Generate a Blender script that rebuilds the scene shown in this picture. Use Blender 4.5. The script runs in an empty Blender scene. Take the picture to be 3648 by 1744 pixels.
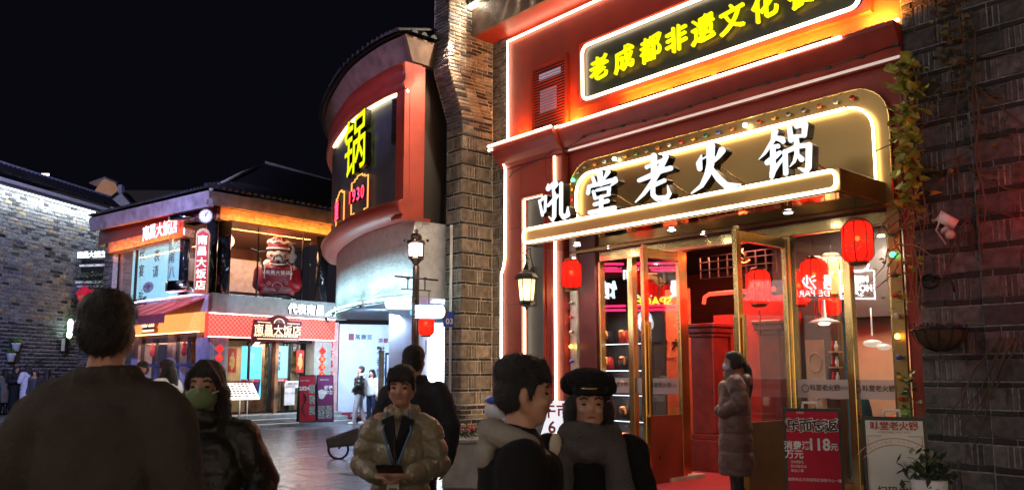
import bpy, bmesh, math, random
import numpy as np
from mathutils import Vector, Matrix, noise
random.seed(7); rng = random.Random(11)
SC = bpy.context.scene; COL = SC.collection
rad = math.radians
# ------------------------------------------------ camera
F_PX, PX0, PY0, CZ = 2900.0, 1824.0, 959.0, 1.5
TH = math.atan(361/2900.0)
cam = bpy.data.cameras.new('camera'); camo = bpy.data.objects.new('camera', cam); COL.objects.link(camo)
cam.sensor_width = 36; cam.lens = 36*F_PX/3648; cam.shift_y = 87/3648
camo.location = (0, 0, CZ); camo.rotation_euler = (math.pi/2+TH, 0, 0)
cam.clip_start = .1; cam.clip_end = 600
SC.camera = camo
cam.dof.use_dof = True; cam.dof.focus_distance = 12.5; cam.dof.aperture_fstop = 5.6
# ------------------------------------------------ world, moon, exposure
w = bpy.data.worlds.new('World'); SC.world = w; w.use_nodes = True
nt = w.node_tree; nt.nodes.clear()
sky = nt.nodes.new('ShaderNodeTexSky'); sky.sky_type = 'NISHITA'; sky.sun_disc = False
sky.sun_elevation = rad(-6); sky.sun_rotation = rad(200)
bgs = nt.nodes.new('ShaderNodeBackground'); bgs.inputs[1].default_value = 0.02
bgn = nt.nodes.new('ShaderNodeBackground'); bgn.inputs[0].default_value = (.0016, .0016, .0030, 1); bgn.inputs[1].default_value = .8
ad = nt.nodes.new('ShaderNodeAddShader'); wo = nt.nodes.new('ShaderNodeOutputWorld')
nt.links.new(sky.outputs[0], bgs.inputs[0]); nt.links.new(bgs.outputs[0], ad.inputs[0]); nt.links.new(bgn.outputs[0], ad.inputs[1]); nt.links.new(ad.outputs[0], wo.inputs[0])
sl = bpy.data.lights.new('sun', 'SUN'); sl.energy = .035; sl.angle = rad(30); sl.color = (.75, .8, 1)
so = bpy.data.objects.new('sun', sl); COL.objects.link(so); so.rotation_euler = (rad(35), rad(-20), 0)
SC.view_settings.view_transform = 'Standard'; SC.view_settings.look = 'None'; SC.view_settings.gamma = 1; SC.view_settings.use_curve_mapping = False
SC.view_settings.exposure = 0.9
SC.render.engine = 'CYCLES'
SC.cycles.use_denoising = True
SC.cycles.max_bounces = 7; SC.cycles.diffuse_bounces = 3; SC.cycles.glossy_bounces = 4; SC.cycles.transparent_max_bounces = 16
SC.cycles.sample_clamp_indirect = 4
SC.cycles.caustics_reflective = False; SC.cycles.caustics_refractive = False
try: SC.cycles.use_light_tree = True
except Exception: pass

def lamp(kind, name, loc, energy, color, size=.2, target=None, spot=None, size_y=None):
    l = bpy.data.lights.new(name, kind); l.energy = energy; l.color = color
    if kind == 'AREA':
        l.size = size
        if size_y: l.shape = 'RECTANGLE'; l.size_y = size_y
    else: l.shadow_soft_size = size
    if kind == 'SPOT': l.spot_size = rad(spot or 90); l.spot_blend = .6
    o = bpy.data.objects.new(name, l); COL.objects.link(o); o.location = loc
    if target is not None:
        o.rotation_euler = (Vector(target)-Vector(loc)).to_track_quat('-Z', 'Y').to_euler()
    return o
# ------------------------------------------------ projection helpers (measured geometry)
cT, sT = math.cos(TH), math.sin(TH)
def ray(x, y):
    a = (x-PX0)/F_PX; b = (PY0-y)/F_PX
    return Vector((a, cT-b*sT, sT+b*cT))
def ground_pt(x, y, z=0):
    d = ray(x, y); t = (z-CZ)/d.z; return Vector((d.x*t, d.y*t, z))
def at_y(x, y, Y):
    d = ray(x, y); return Vector((d.x*Y/d.y, Y, CZ+d.z*Y/d.y))
def proj(p):
    fw = p[1]*cT+(p[2]-CZ)*sT; up = -p[1]*sT+(p[2]-CZ)*cT
    if fw < .05: return (-9e3, -9e3, .05)
    return (PX0+F_PX*p[0]/fw, PY0-F_PX*up/fw, fw)
def inframe(p, m=60):
    x, y, f = proj(p); return -m < x < 3648+m and -m < y < 1744+m
class Frame:
    """vertical wall plane: s along u, z up, off outward towards the viewer"""
    def __init__(S, p, u, z0=0, n=None):
        l = math.hypot(*u[:2]); S.p = Vector((p[0], p[1], 0)); S.u = Vector((u[0]/l, u[1]/l, 0))
        if n is None:
            n = Vector((S.u.y, -S.u.x, 0))
            if n.dot(S.p) > 0: n = -n
        S.n = n; S.ang = math.atan2(S.u.y, S.u.x)
    def pt(S, s, z, o=0): return S.p+S.u*s+S.n*o+Vector((0, 0, z))
    def hit(S, x, y, o=0):
        d = ray(x, y); q = S.p+S.n*o; t = q.dot(S.n)/d.dot(S.n); P = d*t
        return ((P-q).dot(S.u), CZ+P.z)
    def shit(S, x, y, o=0): return S.hit(x*1.4161, y*1.4161, o)   # 2576-px-wide view coordinates
    def basis(S): # rotation: local x=u, local y=-n (into wall), z up
        return S.ang if Vector((S.u.y, -S.u.x, 0)).dot(S.n) > 0 else S.ang
# ------------------------------------------------ object helpers
WL = {}
def wloc(o): return WL.get(o.name, Vector((0, 0, 0))) if o else Vector((0, 0, 0))
def tag(o, label=None, cat=None, group=None, kind=None):
    if label: o['label'] = label
    if cat: o['category'] = cat
    if group: o['group'] = group
    if kind: o['kind'] = kind
    return o
def thing(name, loc, label, cat, group=None):
    o = bpy.data.objects.new(name, None); COL.objects.link(o); o.location = loc; o.empty_display_size = .1
    WL[o.name] = Vector(loc); tag(o, label, cat, group); return o
def link(name, me, parent=None, loc=None, rot=None):
    o = bpy.data.objects.new(name, me); COL.objects.link(o)
    if parent: o.parent = parent
    if loc is not None: o.location = Vector(loc)-wloc(parent)
    if rot is not None: o.rotation_euler = rot
    WL[o.name] = Vector(loc) if loc is not None else wloc(parent)
    return o
class MB:
    def __init__(S): S.v = []; S.f = []; S.m = []; S.mi = 0; S.sm = []; S.smooth = False
    def add(S, vs, fs):
        b = len(S.v); S.v += [tuple(x) for x in vs]
        for f in fs: S.f.append(tuple(b+i for i in f)); S.m.append(S.mi); S.sm.append(S.smooth)
        return S
    def hexa(S, c): # 8 corners bottom 0-3, top 4-7
        return S.add(c, [(0, 3, 2, 1), (4, 5, 6, 7), (0, 1, 5, 4), (1, 2, 6, 5), (2, 3, 7, 6), (3, 0, 4, 7)])
    def box(S, x0, x1, y0, y1, z0, z1):
        return S.hexa([(x0, y0, z0), (x1, y0, z0), (x1, y1, z0), (x0, y1, z0), (x0, y0, z1), (x1, y0, z1), (x1, y1, z1), (x0, y1, z1)])
    def fbox(S, fr, s0, s1, z0, z1, o0, o1):
        return S.hexa([fr.pt(s0, z0, o1), fr.pt(s1, z0, o1), fr.pt(s1, z0, o0), fr.pt(s0, z0, o0), fr.pt(s0, z1, o1), fr.pt(s1, z1, o1), fr.pt(s1, z1, o0), fr.pt(s0, z1, o0)])
    def tube(S, pts, r, n=6, closed=False, caps=True, smooth=True):
        pts = [Vector(p) for p in pts]; N = len(pts); rs = r if isinstance(r, (list, tuple)) else [r]*N
        old = S.smooth; S.smooth = smooth; b = len(S.v); prev = None
        for i, p in enumerate(pts):
            if closed: d = pts[(i+1) % N]-pts[i-1]
            else: d = pts[min(i+1, N-1)]-pts[max(i-1, 0)]
            if d.length < 1e-9: d = Vector((0, 0, 1))
            d.normalize()
            if prev is None:
                a = Vector((0, 0, 1)) if abs(d.z) < .9 else Vector((1, 0, 0)); x = d.cross(a).normalized()
            else:
                x = (prev-d*prev.dot(d))
                x = x.normalized() if x.length > 1e-6 else d.cross(Vector((0, 0, 1))).normalized()
            prev = x; y = d.cross(x)
            for k in range(n):
                t = 2*math.pi*k/n; S.v.append(tuple(p+(x*math.cos(t)+y*math.sin(t))*rs[i]))
        for i in range(N if closed else N-1):
            j = (i+1) % N
            for k in range(n):
                l = (k+1) % n; S.f.append((b+i*n+k, b+i*n+l, b+j*n+l, b+j*n+k)); S.m.append(S.mi); S.sm.append(smooth)
        if caps and not closed:
            S.f.append(tuple(b+k for k in range(n))[::-1]); S.m.append(S.mi); S.sm.append(False)
            S.f.append(tuple(b+(N-1)*n+k for k in range(n))); S.m.append(S.mi); S.sm.append(False)
        S.smooth = old; return S
    def ell(S, c, r, nu=10, nv=7, rot=None):
        if not isinstance(r, (tuple, list)): r = (r, r, r)
        vs = []; c = Vector(c)
        for j in range(1, nv):
            ph = math.pi*j/nv
            for i in range(nu):
                t = 2*math.pi*i/nu; q = Vector((r[0]*math.sin(ph)*math.cos(t), r[1]*math.sin(ph)*math.sin(t), r[2]*math.cos(ph)))
                if rot is not None: q = rot @ q
                vs.append(c+q)
        tp = Vector((0, 0, r[2])); 
        if rot is not None: tp = rot @ tp
        vs += [c+tp, c-tp]; T = len(vs)-2; B = T+1; fs = []
        for j in range(nv-2):
            for i in range(nu):
                k = (i+1) % nu; fs.append((j*nu+i, (j+1)*nu+i, (j+1)*nu+k, j*nu+k))
        for i in range(nu):
            k = (i+1) % nu; fs.append((T, i, k)); fs.append((B, (nv-2)*nu+k, (nv-2)*nu+i))
        old = S.smooth; S.smooth = True; S.add(vs, fs); S.smooth = old; return S
    def lathe(S, c, prof, n=12, ax=None, flat=False, a0=0):
        c = Vector(c); b = len(S.v)
        for (r, z) in prof:
            for k in range(n):
                t = a0+2*math.pi*k/n; q = Vector((r*math.cos(t), r*math.sin(t), z))
                if ax is not None: q = ax @ q
                S.v.append(tuple(c+q))
        for i in range(len(prof)-1):
            for k in range(n):
                l = (k+1) % n; S.f.append((b+i*n+k, b+i*n+l, b+(i+1)*n+l, b+(i+1)*n+k)); S.m.append(S.mi); S.sm.append(not flat)
        S.f.append(tuple(b+k for k in range(n))[::-1]); S.m.append(S.mi); S.sm.append(False)
        S.f.append(tuple(b+(len(prof)-1)*n+k for k in range(n))); S.m.append(S.mi); S.sm.append(False)
        return S
    def poly(S, fr, pts, o0, o1): # prism from (s,z) polygon between offsets
        n = len(pts); S.add([fr.pt(s, z, o0) for s, z in pts]+[fr.pt(s, z, o1) for s, z in pts],
              [tuple(range(n)), tuple(range(n, 2*n))[::-1]]+[(i, (i+1) % n, n+(i+1) % n, n+i) for i in range(n)]); return S
    def build(S, name, mat, parent=None, kind=None, label=None, cat=None, recalc=True, bevel=0):
        me = bpy.data.meshes.new(name); wl = wloc(parent)
        me.from_pydata([tuple(Vector(v)-wl) for v in S.v], [], S.f)
        for m in (mat if isinstance(mat, (list, tuple)) else [mat]): me.materials.append(m)
        me.polygons.foreach_set('material_index', S.m); me.polygons.foreach_set('use_smooth', S.sm)
        if recalc or bevel:
            bm = bmesh.new(); bm.from_mesh(me)
            if recalc: bmesh.ops.recalc_face_normals(bm, faces=bm.faces)
            if bevel:
                es = [e for e in bm.edges if len(e.link_faces) == 2 and e.calc_face_angle(0) > .6]
                bmesh.ops.bevel(bm, geom=es, offset=bevel, segments=1, affect='EDGES', clamp_overlap=True)
            bm.to_mesh(me); bm.free()
        me.update()
        o = bpy.data.objects.new(name, me); COL.objects.link(o)
        if parent: o.parent = parent
        WL[o.name] = wl; tag(o, label, cat, None, kind); return o
def fbox(name, mat, parent, fr, s0, s1, z0, z1, o0, o1, **k): return MB().fbox(fr, s0, s1, z0, z1, o0, o1).build(name, mat, parent, **k)
# ------------------------------------------------ materials
def mat(name, col, rough=.6, metal=0, var=.15, scale=6, bump=0, bscale=40, emit=None, es=0, rand=0, col2=None, spec=None, trans=0, detail=4):
    m = bpy.data.materials.new(name); m.use_nodes = True; t = m.node_tree; N = t.nodes; L = t.links
    b = N['Principled BSDF']; b.inputs['Roughness'].default_value = rough; b.inputs['Metallic'].default_value = metal
    if spec is not None: b.inputs['Specular IOR Level'].default_value = spec
    tc = N.new('ShaderNodeTexCoord'); nz = N.new('ShaderNodeTexNoise'); nz.inputs['Scale'].default_value = scale; nz.inputs['Detail'].default_value = detail
    gp = N.new('ShaderNodeNewGeometry'); L.new(gp.outputs['Position'], nz.inputs['Vector'])
    rp = N.new('ShaderNodeValToRGB'); c2 = col2 or tuple(max(0, c*(1-var*2)) for c in col)
    rp.color_ramp.elements[0].position = .3; rp.color_ramp.elements[1].position = .7
    rp.color_ramp.elements[0].color = (*c2[:3], 1); rp.color_ramp.elements[1].color = (*[min(1, c*(1+var*.5)) for c in col[:3]], 1)
    L.new(nz.outputs['Fac'], rp.inputs[0]); out = rp.outputs[0]
    if rand:
        oi = N.new('ShaderNodeObjectInfo'); at = N.new('ShaderNodeAttribute'); at.attribute_name = 'rnd'
        s = N.new('ShaderNodeMath'); s.operation = 'ADD'; L.new(oi.outputs['Random'], s.inputs[0]); L.new(at.outputs['Fac'], s.inputs[1])
        fr = N.new('ShaderNodeMath'); fr.operation = 'FRACT'; L.new(s.outputs[0], fr.inputs[0])
        mr = N.new('ShaderNodeMapRange'); mr.inputs[3].default_value = 1-rand; mr.inputs[4].default_value = 1+rand*.8; L.new(fr.outputs[0], mr.inputs[0])
        mx = N.new('ShaderNodeVectorMath'); mx.operation = 'SCALE'; L.new(out, mx.inputs[0]); L.new(mr.outputs[0], mx.inputs['Scale']); out = mx.outputs[0]
    L.new(out, b.inputs['Base Color'])
    rr = N.new('ShaderNodeMapRange'); rr.inputs[3].default_value = max(.02, rough-.1*min(1, rough*2)); rr.inputs[4].default_value = min(1, rough+.1*min(1, rough*2)); L.new(nz.outputs['Fac'], rr.inputs[0]); L.new(rr.outputs[0], b.inputs['Roughness'])
    if bump:
        n2 = N.new('ShaderNodeTexNoise'); n2.inputs['Scale'].default_value = bscale; n2.inputs['Detail'].default_value = 6; L.new(gp.outputs['Position'], n2.inputs['Vector'])
        bp = N.new('ShaderNodeBump'); bp.inputs['Strength'].default_value = bump; bp.inputs['Distance'].default_value = .02; L.new(n2.outputs['Fac'], bp.inputs['Height']); L.new(bp.outputs[0], b.inputs['Normal'])
    if emit: b.inputs['Emission Color'].default_value = (*emit, 1); b.inputs['Emission Strength'].default_value = es
    if trans: b.inputs['Transmission Weight'].default_value = trans
    return m
def emat(name, col, s): return mat(name, tuple(c*.5 for c in col), .5, emit=col, es=s)
def glassmat(name, tint=(.95, .97, 1), refl=1.0, ior=1.5, base=.03):
    m = bpy.data.materials.new(name); m.use_nodes = True; t = m.node_tree; N = t.nodes; L = t.links; N.clear()
    o = N.new('ShaderNodeOutputMaterial'); tr = N.new('ShaderNodeBsdfTransparent'); tr.inputs[0].default_value = (*tint, 1)
    g = N.new('ShaderNodeBsdfGlossy'); g.inputs['Roughness'].default_value = .01
    nz = N.new('ShaderNodeTexNoise'); nz.inputs['Scale'].default_value = 1.3; nz.inputs['Detail'].default_value = 1
    gp = N.new('ShaderNodeNewGeometry'); L.new(gp.outputs['Position'], nz.inputs['Vector'])
    bp = N.new('ShaderNodeBump'); bp.inputs['Strength'].default_value = .06; bp.inputs['Distance'].default_value = .02; L.new(nz.outputs['Fac'], bp.inputs['Height']); L.new(bp.outputs[0], g.inputs['Normal'])
    fr = N.new('ShaderNodeLayerWeight'); fr.inputs[0].default_value = .5
    pw = N.new('ShaderNodeMath'); pw.operation = 'POWER'; pw.inputs[1].default_value = 3.5; L.new(fr.outputs['Facing'], pw.inputs[0])
    ma = N.new('ShaderNodeMath'); ma.operation = 'MULTIPLY_ADD'; ma.inputs[1].default_value = refl*.7; ma.inputs[2].default_value = base; ma.use_clamp = True; L.new(pw.outputs[0], ma.inputs[0])
    mx = N.new('ShaderNodeMixShader'); L.new(ma.outputs[0], mx.inputs[0]); L.new(tr.outputs[0], mx.inputs[1]); L.new(g.outputs[0], mx.inputs[2]); L.new(mx.outputs[0], o.inputs[0]); return m
def lanternmat(name, col, emi, tr=.35):
    m = bpy.data.materials.new(name); m.use_nodes = True; t = m.node_tree; N = t.nodes; L = t.links; N.clear()
    o = N.new('ShaderNodeOutputMaterial'); a = N.new('ShaderNodeBsdfTransparent'); a.inputs[0].default_value = (*col, 1)
    b = N.new('ShaderNodeBsdfTranslucent'); b.inputs[0].default_value = (*col, 1); e = N.new('ShaderNodeEmission'); e.inputs[0].default_value = (*col, 1); e.inputs[1].default_value = emi
    d = N.new('ShaderNodeBsdfDiffuse'); d.inputs[0].default_value = (*[c*.8 for c in col], 1)
    nz = N.new('ShaderNodeTexNoise'); nz.inputs['Scale'].default_value = 25; mr = N.new('ShaderNodeMapRange'); mr.inputs[3].default_value = .7*emi; mr.inputs[4].default_value = 1.3*emi; L.new(nz.outputs['Fac'], mr.inputs[0]); L.new(mr.outputs[0], e.inputs[1])
    m1 = N.new('ShaderNodeMixShader'); m1.inputs[0].default_value = tr; L.new(b.outputs[0], m1.inputs[1]); L.new(a.outputs[0], m1.inputs[2])
    m2 = N.new('ShaderNodeMixShader'); m2.inputs[0].default_value = .25; L.new(m1.outputs[0], m2.inputs[1]); L.new(d.outputs[0], m2.inputs[2])
    s = N.new('ShaderNodeAddShader'); L.new(m2.outputs[0], s.inputs[0]); L.new(e.outputs[0], s.inputs[1]); L.new(s.outputs[0], o.inputs[0]); return m
M = {}
M['red'] = mat('red_wall_paint', (.34, .038, .019), .55, var=.12, scale=2.5, bump=.25, bscale=60)
M['redtrim'] = mat('red_trim_paint', (.30, .034, .018), .45, var=.12, scale=5, bump=.1)
M['maroon'] = mat('maroon_paint', (.11, .02, .018), .4, var=.15)
M['bluepanel'] = mat('dark_blue_panel', (.012, .026, .036), .6, var=.2, scale=3)
M['signdark'] = mat('dark_green_sign_face', (.012, .02, .018), .4, var=.25, scale=2)
M['gold'] = mat('brushed_gold_metal', (.72, .5, .2), .22, 1, var=.1, scale=3)
M['goldpanel'] = mat('gold_sign_panel', (.40, .26, .095), .42, .85, var=.16, scale=.9, bump=.08, bscale=3, detail=1)
M['canopysoffit'] = mat('mirror_canopy_soffit', (.42, .32, .2), .06, 1, var=.1, bump=.12, bscale=2.5)
M['neon'] = emat('warm_white_neon', (1, .74, .47), 7)
M['neonoff'] = emat('faint_white_tube', (1, .8, .72), .32)  # small emission lifts a tube that is itself unlit
M['letterwhite'] = emat('white_letter_face', (.86, .95, 1), .62)
M['letteryellow'] = emat('yellow_letter_face', (.78, .9, .0), .62)
M['letterside'] = mat('black_letter_side', (.02, .018, .018), .25, .3)
M['black'] = mat('black_metal', (.015, .014, .014), .4, .4)
M['darkbronze'] = mat('dark_bronze', (.05, .032, .022), .35, .8)
M['dark'] = mat('dark_interior', (.02, .016, .014), .7)
M['glass'] = glassmat('door_glass', base=.10, refl=1.0)
M['glassfar'] = glassmat('window_glass', base=.05, refl=1.2)
M['brick'] = mat('grey_brick', (.105, .10, .105), .8, var=.35, scale=14, bump=.7, bscale=90, rand=.5)
M['brickdark'] = mat('dark_brick', (.018, .018, .02), .7, var=.3, scale=14, bump=.7, bscale=90, rand=.4)
M['brickbrown'] = mat('brown_grey_brick', (.25, .20, .15), .8, var=.3, scale=10, bump=.7, bscale=90, rand=.45)
M['bricktan'] = mat('tan_brick', (.33, .25, .13), .8, var=.25, scale=10, bump=.6, bscale=90, rand=.3)
M['brickpale'] = mat('pale_grey_brick', (.19, .19, .19), .8, var=.3, scale=12, bump=.7, bscale=60, rand=.3)
M['mortar'] = mat('pale_mortar', (.55, .48, .38), .9, var=.25, scale=20, bump=.5)
M['mortarpale'] = mat('bluish_white_mortar', (.36, .36, .37), .9, var=.3, scale=20, bump=.5)
M['mortardark'] = mat('grey_mortar', (.34, .33, .34), .9, var=.3, scale=20, bump=.5)
M['tile'] = mat('dark_roof_tile', (.022, .022, .025), .6, var=.3, scale=20, bump=.4, rand=.4)
M['fascia'] = mat('stained_wood_fascia', (.2, .12, .08), .6, var=.3, scale=4, bump=.3, col2=(.09, .06, .05))
M['white_render'] = mat('white_stucco', (.55, .55, .55), .75, var=.1, scale=8, bump=.9, bscale=18)
M['white'] = mat('white_paint', (.75, .75, .75), .5, var=.08)
M['lavender'] = mat('painted_pale_blue_column', (.4, .42, .52), .6, var=.1)
M['skin'] = mat('skin', (.45, .23, .155), .5, var=.12, scale=18, bump=.05)
M['hair'] = mat('black_hair', (.012, .009, .008), .45, var=.3, scale=60, bump=.6, bscale=180)
M['screenblue'] = emat('lit_blue_screen', (.12, .55, .8), .9)
M['lightbox'] = emat('white_light_box', (.8, .9, 1), 3)
M['redlantern'] = lanternmat('red_lantern_silk', (1, .035, .02), .28)
M['redlanterndim'] = lanternmat('dim_red_lantern_silk', (.9, .035, .025), .16)
M['palelantern'] = lanternmat('pale_lantern_silk', (.85, .7, .4), .12)
M['bulbhot'] = emat('glowing_bulb', (1, .42, .08), 40)
# ------------------------------------------------ glyphs: marching squares over a distance field
def contour(val, xs, ys):
    """val>0 is inside; returns 2D verts, faces, boundary edges"""
    vs = []; key = {}; fs = []
    ny, nx = val.shape
    def V(k, x, y):
        if k not in key: key[k] = len(vs); vs.append((x, y))
        return key[k]
    act = (val[:-1, :-1] > 0) | (val[1:, :-1] > 0) | (val[:-1, 1:] > 0) | (val[1:, 1:] > 0)
    for j, i in zip(*np.nonzero(act)):
        cs = [(j, i), (j, i+1), (j+1, i+1), (j+1, i)]; poly = []
        for a in range(4):
            c, d = cs[a], cs[(a+1) % 4]; vc, vd = val[c], val[d]
            if vc > 0: poly.append(V(c, xs[c[1]], ys[c[0]]))
            if (vc > 0) != (vd > 0):
                t = vc/(vc-vd); k = (min(c, d), max(c, d)); poly.append(V(k, xs[c[1]]+(xs[d[1]]-xs[c[1]])*t, ys[c[0]]+(ys[d[0]]-ys[c[0]])*t))
        if len(poly) > 2: fs.append(tuple(poly))
    cnt = {}
    for f in fs:
        for a in range(len(f)):
            e = (f[a], f[(a+1) % len(f)]); k = (min(e), max(e)); cnt.setdefault(k, []).append(e)
    return vs, fs, [v[0] for v in cnt.values() if len(v) == 1]
def strokes_glyph(chains, cell=9):
    xs0 = min(p[0]-p[2] for c in chains for p in c)-cell*2; xs1 = max(p[0]+p[2] for c in chains for p in c)+cell*2
    ys0 = min(p[1]-p[2] for c in chains for p in c)-cell*2; ys1 = max(p[1]+p[2] for c in chains for p in c)+cell*2
    xs = np.arange(xs0, xs1, cell); ys = np.arange(ys0, ys1, cell); X, Y = np.meshgrid(xs, ys); val = np.full(X.shape, -1e3)
    for c in chains:
        for a, b in zip(c[:-1], c[1:]):
            dx, dy = b[0]-a[0], b[1]-a[1]; t = np.clip(((X-a[0])*dx+(Y-a[1])*dy)/(dx*dx+dy*dy+1e-9), 0, 1)
            d = np.hypot(X-a[0]-t*dx, Y-a[1]-t*dy); val = np.maximum(val, a[2]+(b[2]-a[2])*t-d)
    return contour(val, xs, ys)
def font_mesh(text, size=1, align='CENTER', bold=0):
    cu = bpy.data.curves.new('t', 'FONT'); cu.body = text; cu.size = size; cu.align_x = align; cu.align_y = 'CENTER' if align == 'CENTER' else 'BOTTOM_BASELINE'; cu.resolution_u = 3; cu.offset = bold
    o = bpy.data.objects.new('t', cu); COL.objects.link(o)
    me = bpy.data.meshes.new_from_object(o.evaluated_get(bpy.context.evaluated_depsgraph_get()))
    vs = [tuple(v.co[:2]) for v in me.vertices]; fs = [tuple(p.vertices) for p in me.polygons]
    bpy.data.objects.remove(o); bpy.data.meshes.remove(me); bpy.data.curves.remove(cu); return vs, fs
GC = {}
def bold_glyph(ch, bold=.03, n=44, shear=0):
    k = (ch, bold, n, shear)
    if k in GC: return GC[k]
    vs, fs = font_mesh(ch); V = np.array(vs); m = .08
    xs = np.linspace(V[:, 0].min()-m, V[:, 0].max()+m, n); ys = np.linspace(V[:, 1].min()-m, V[:, 1].max()+m, n); X, Y = np.meshgrid(xs, ys)
    inside = np.zeros(X.shape, bool); cnt = {}
    for f in fs:
        for a in range(len(f)): e = (f[a], f[(a+1) % len(f)]); cnt[(min(e), max(e))] = cnt.get((min(e), max(e)), 0)+1
        for b in range(1, len(f)-1):
            p, q, r = V[f[0]], V[f[b]], V[f[b+1]]
            d1 = (q[0]-p[0])*(Y-p[1])-(q[1]-p[1])*(X-p[0]); d2 = (r[0]-q[0])*(Y-q[1])-(r[1]-q[1])*(X-q[0]); d3 = (p[0]-r[0])*(Y-r[1])-(p[1]-r[1])*(X-r[0])
            inside |= ((d1 >= 0) & (d2 >= 0) & (d3 >= 0)) | ((d1 <= 0) & (d2 <= 0) & (d3 <= 0))
    dist = np.full(X.shape, 9.)
    for (a, b), c in cnt.items():
        if c == 1:
            p, q = V[a], V[b]; dx, dy = q-p; t = np.clip(((X-p[0])*dx+(Y-p[1])*dy)/(dx*dx+dy*dy+1e-12), 0, 1)
            dist = np.minimum(dist, np.hypot(X-p[0]-t*dx, Y-p[1]-t*dy))
    val = np.where(inside, dist, -dist)+bold*(.75+.5*np.sin(X*7+1)*np.sin(Y*6+2) if shear else 1)
    vs, fs, es = contour(val, xs, ys)
    cx = (V[:, 0].min()+V[:, 0].max())/2; cy = (V[:, 1].min()+V[:, 1].max())/2
    vs = [(x-cx, y-cy+shear*(x-cx)) for x, y in vs]; GC[k] = (vs, fs, es); return GC[k]
def solid(mb, glyph, mapf, side=True, back=0):
    """mapf(x, y, depth01) -> world; front faces material 0, sides material 1"""
    vs, fs, es = glyph; n = len(vs); old = mb.mi
    mb.mi = 0; mb.add([mapf(x, y, 1) for x, y in vs], fs)
    if side:
        b = len(mb.v); mb.v += [tuple(mapf(x, y, 0)) for x, y in vs]; f0 = b-n
        for a, c in es: mb.f.append((f0+c, f0+a, b+a, b+c)); mb.m.append(1); mb.sm.append(False)
    mb.mi = old
def letters(fr, text, s, z, size, off, thick, face, parent, name='lettering', bold=.03, spacing=1.05, side=None, vertical=False, shear=0, flip=1, n=40, squash=1):
    """a run of upright raised characters centred on (s, z)"""
    mb = MB(); N = len(text)
    for i, ch in enumerate(text):
        if ch == ' ': continue
        k = (i-(N-1)/2)*spacing*size
        cs, cz = (s, z-k) if vertical else (s+k*flip, z)
        g = bold_glyph(ch, bold, n, shear)
        solid(mb, g, lambda x, y, d: fr.pt(cs+x*size*flip*squash, cz+y*size, off+thick*d))
    return mb.build(name, [face, side or M['letterside']], parent, recalc=False)
def print_text(fr, text, s, z, size, off, m, parent, name='lettering', flip=1, align='CENTER', rot=0, bold=0, squash=1):
    """flat print lying 3 mm proud of its surface"""
    vs, fs = font_mesh(text, size, align, bold); mb = MB(); c, sn = math.cos(rot), math.sin(rot)
    mb.add([fr.pt(s+(x*c-y*sn)*flip*squash, z+x*sn+y*c, off) for x, y in vs], fs)
    return mb.build(name, m, parent, recalc=False)
# ------------------------------------------------ bricks
BC = {}
def brick_verts(l, h, d, c=.006):
    return ([(0, 0, 0), (l, 0, 0), (l, 0, h), (0, 0, h), (0, -d+c, 0), (l, -d+c, 0), (l, -d+c, h), (0, -d+c, h), (c, -d, c), (l-c, -d, c), (l-c, -d, h-c), (c, -d, h-c)],
            [(0, 1, 5, 4), (1, 2, 6, 5), (2, 3, 7, 6), (3, 0, 4, 7), (4, 5, 9, 8), (5, 6, 10, 9), (6, 7, 11, 10), (7, 4, 8, 11), (8, 9, 10, 11)])
def lay(fr, rects, parent, off=0, limit=300):
    """rects: (s0, s1, z0, z1, proud, material). Largest in the photo become objects, the rest one stuff part."""
    S = []
    for r in rects:
        c = fr.pt((r[0]+r[1])/2, (r[2]+r[3])/2, off)
        x, y, f = proj(c); S.append(((r[1]-r[0])/f if inframe(c, 20) else 0, r))
    S.sort(key=lambda a: -a[0]); one = [r for a, r in S[:limit] if a > 0]; rest = [r for a, r in S if a == 0]+[r for a, r in S[limit:] if a > 0]
    # local frame: x=u, y=-n, z up ; if u x z handedness gives y=+n use mirrored build
    hand = 1 if Vector((-fr.u.y, fr.u.x, 0)).dot(-fr.n) > 0 else -1
    for r in one:
        l, h, d = round((r[1]-r[0])/.01)*.01, round((r[3]-r[2])/.01)*.01, round(r[4], 3)
        l = max(l, .02); h = max(h, .02)
        k = (l, h, d, r[5].name, hand)
        if k not in BC:
            v, f = brick_verts(l, h, d); me = bpy.data.meshes.new('brick'); me.from_pydata([(a, b*hand, c) for a, b, c in v], [], f if hand > 0 else [q[::-1] for q in f]); me.materials.append(r[5]); BC[k] = me
        link('brick', BC[k], parent, fr.pt(r[0], r[2], off), (0, 0, fr.ang))
    if rest:
        mb = MB(); rn = []; mats = []
        for r in rest:
            if r[5] not in mats: mats.append(r[5])
            mb.mi = mats.index(r[5]); v, f = brick_verts(r[1]-r[0], r[3]-r[2], r[4])
            mb.add([fr.pt(r[0]+a, r[2]+c, off-b) for a, b, c in v], f); rn += [rng.random()]*len(f)
        o = mb.build('brickwork', mats, parent, kind='stuff', recalc=False)
        at = o.data.attributes.new('rnd', 'FLOAT', 'FACE'); at.data.foreach_set('value', rn)
def running(s0, s1, z0, z1, L, H, j, keep=None, prot=(.006, .02), ms=None):
    R = []; z = z0; k = 0; ms = ms or [(M['brick'], 1)]
    while z < z1-.02:
        h = min(H-j, z1-z); s = s0-(L*.5 if k % 2 else 0)
        while s < s1:
            a, b = max(s, s0), min(s+L-j, s1)
            if b-a > .03 and (keep is None or keep((a+b)/2, z+h/2)):
                q = rng.random()*sum(m[1] for m in ms); 
                for m, wt in ms:
                    q -= wt
                    if q <= 0: break
                R.append((a, b, z, z+h, rng.uniform(*prot), m))
            s += L
        z += H; k += 1
    return R
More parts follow.
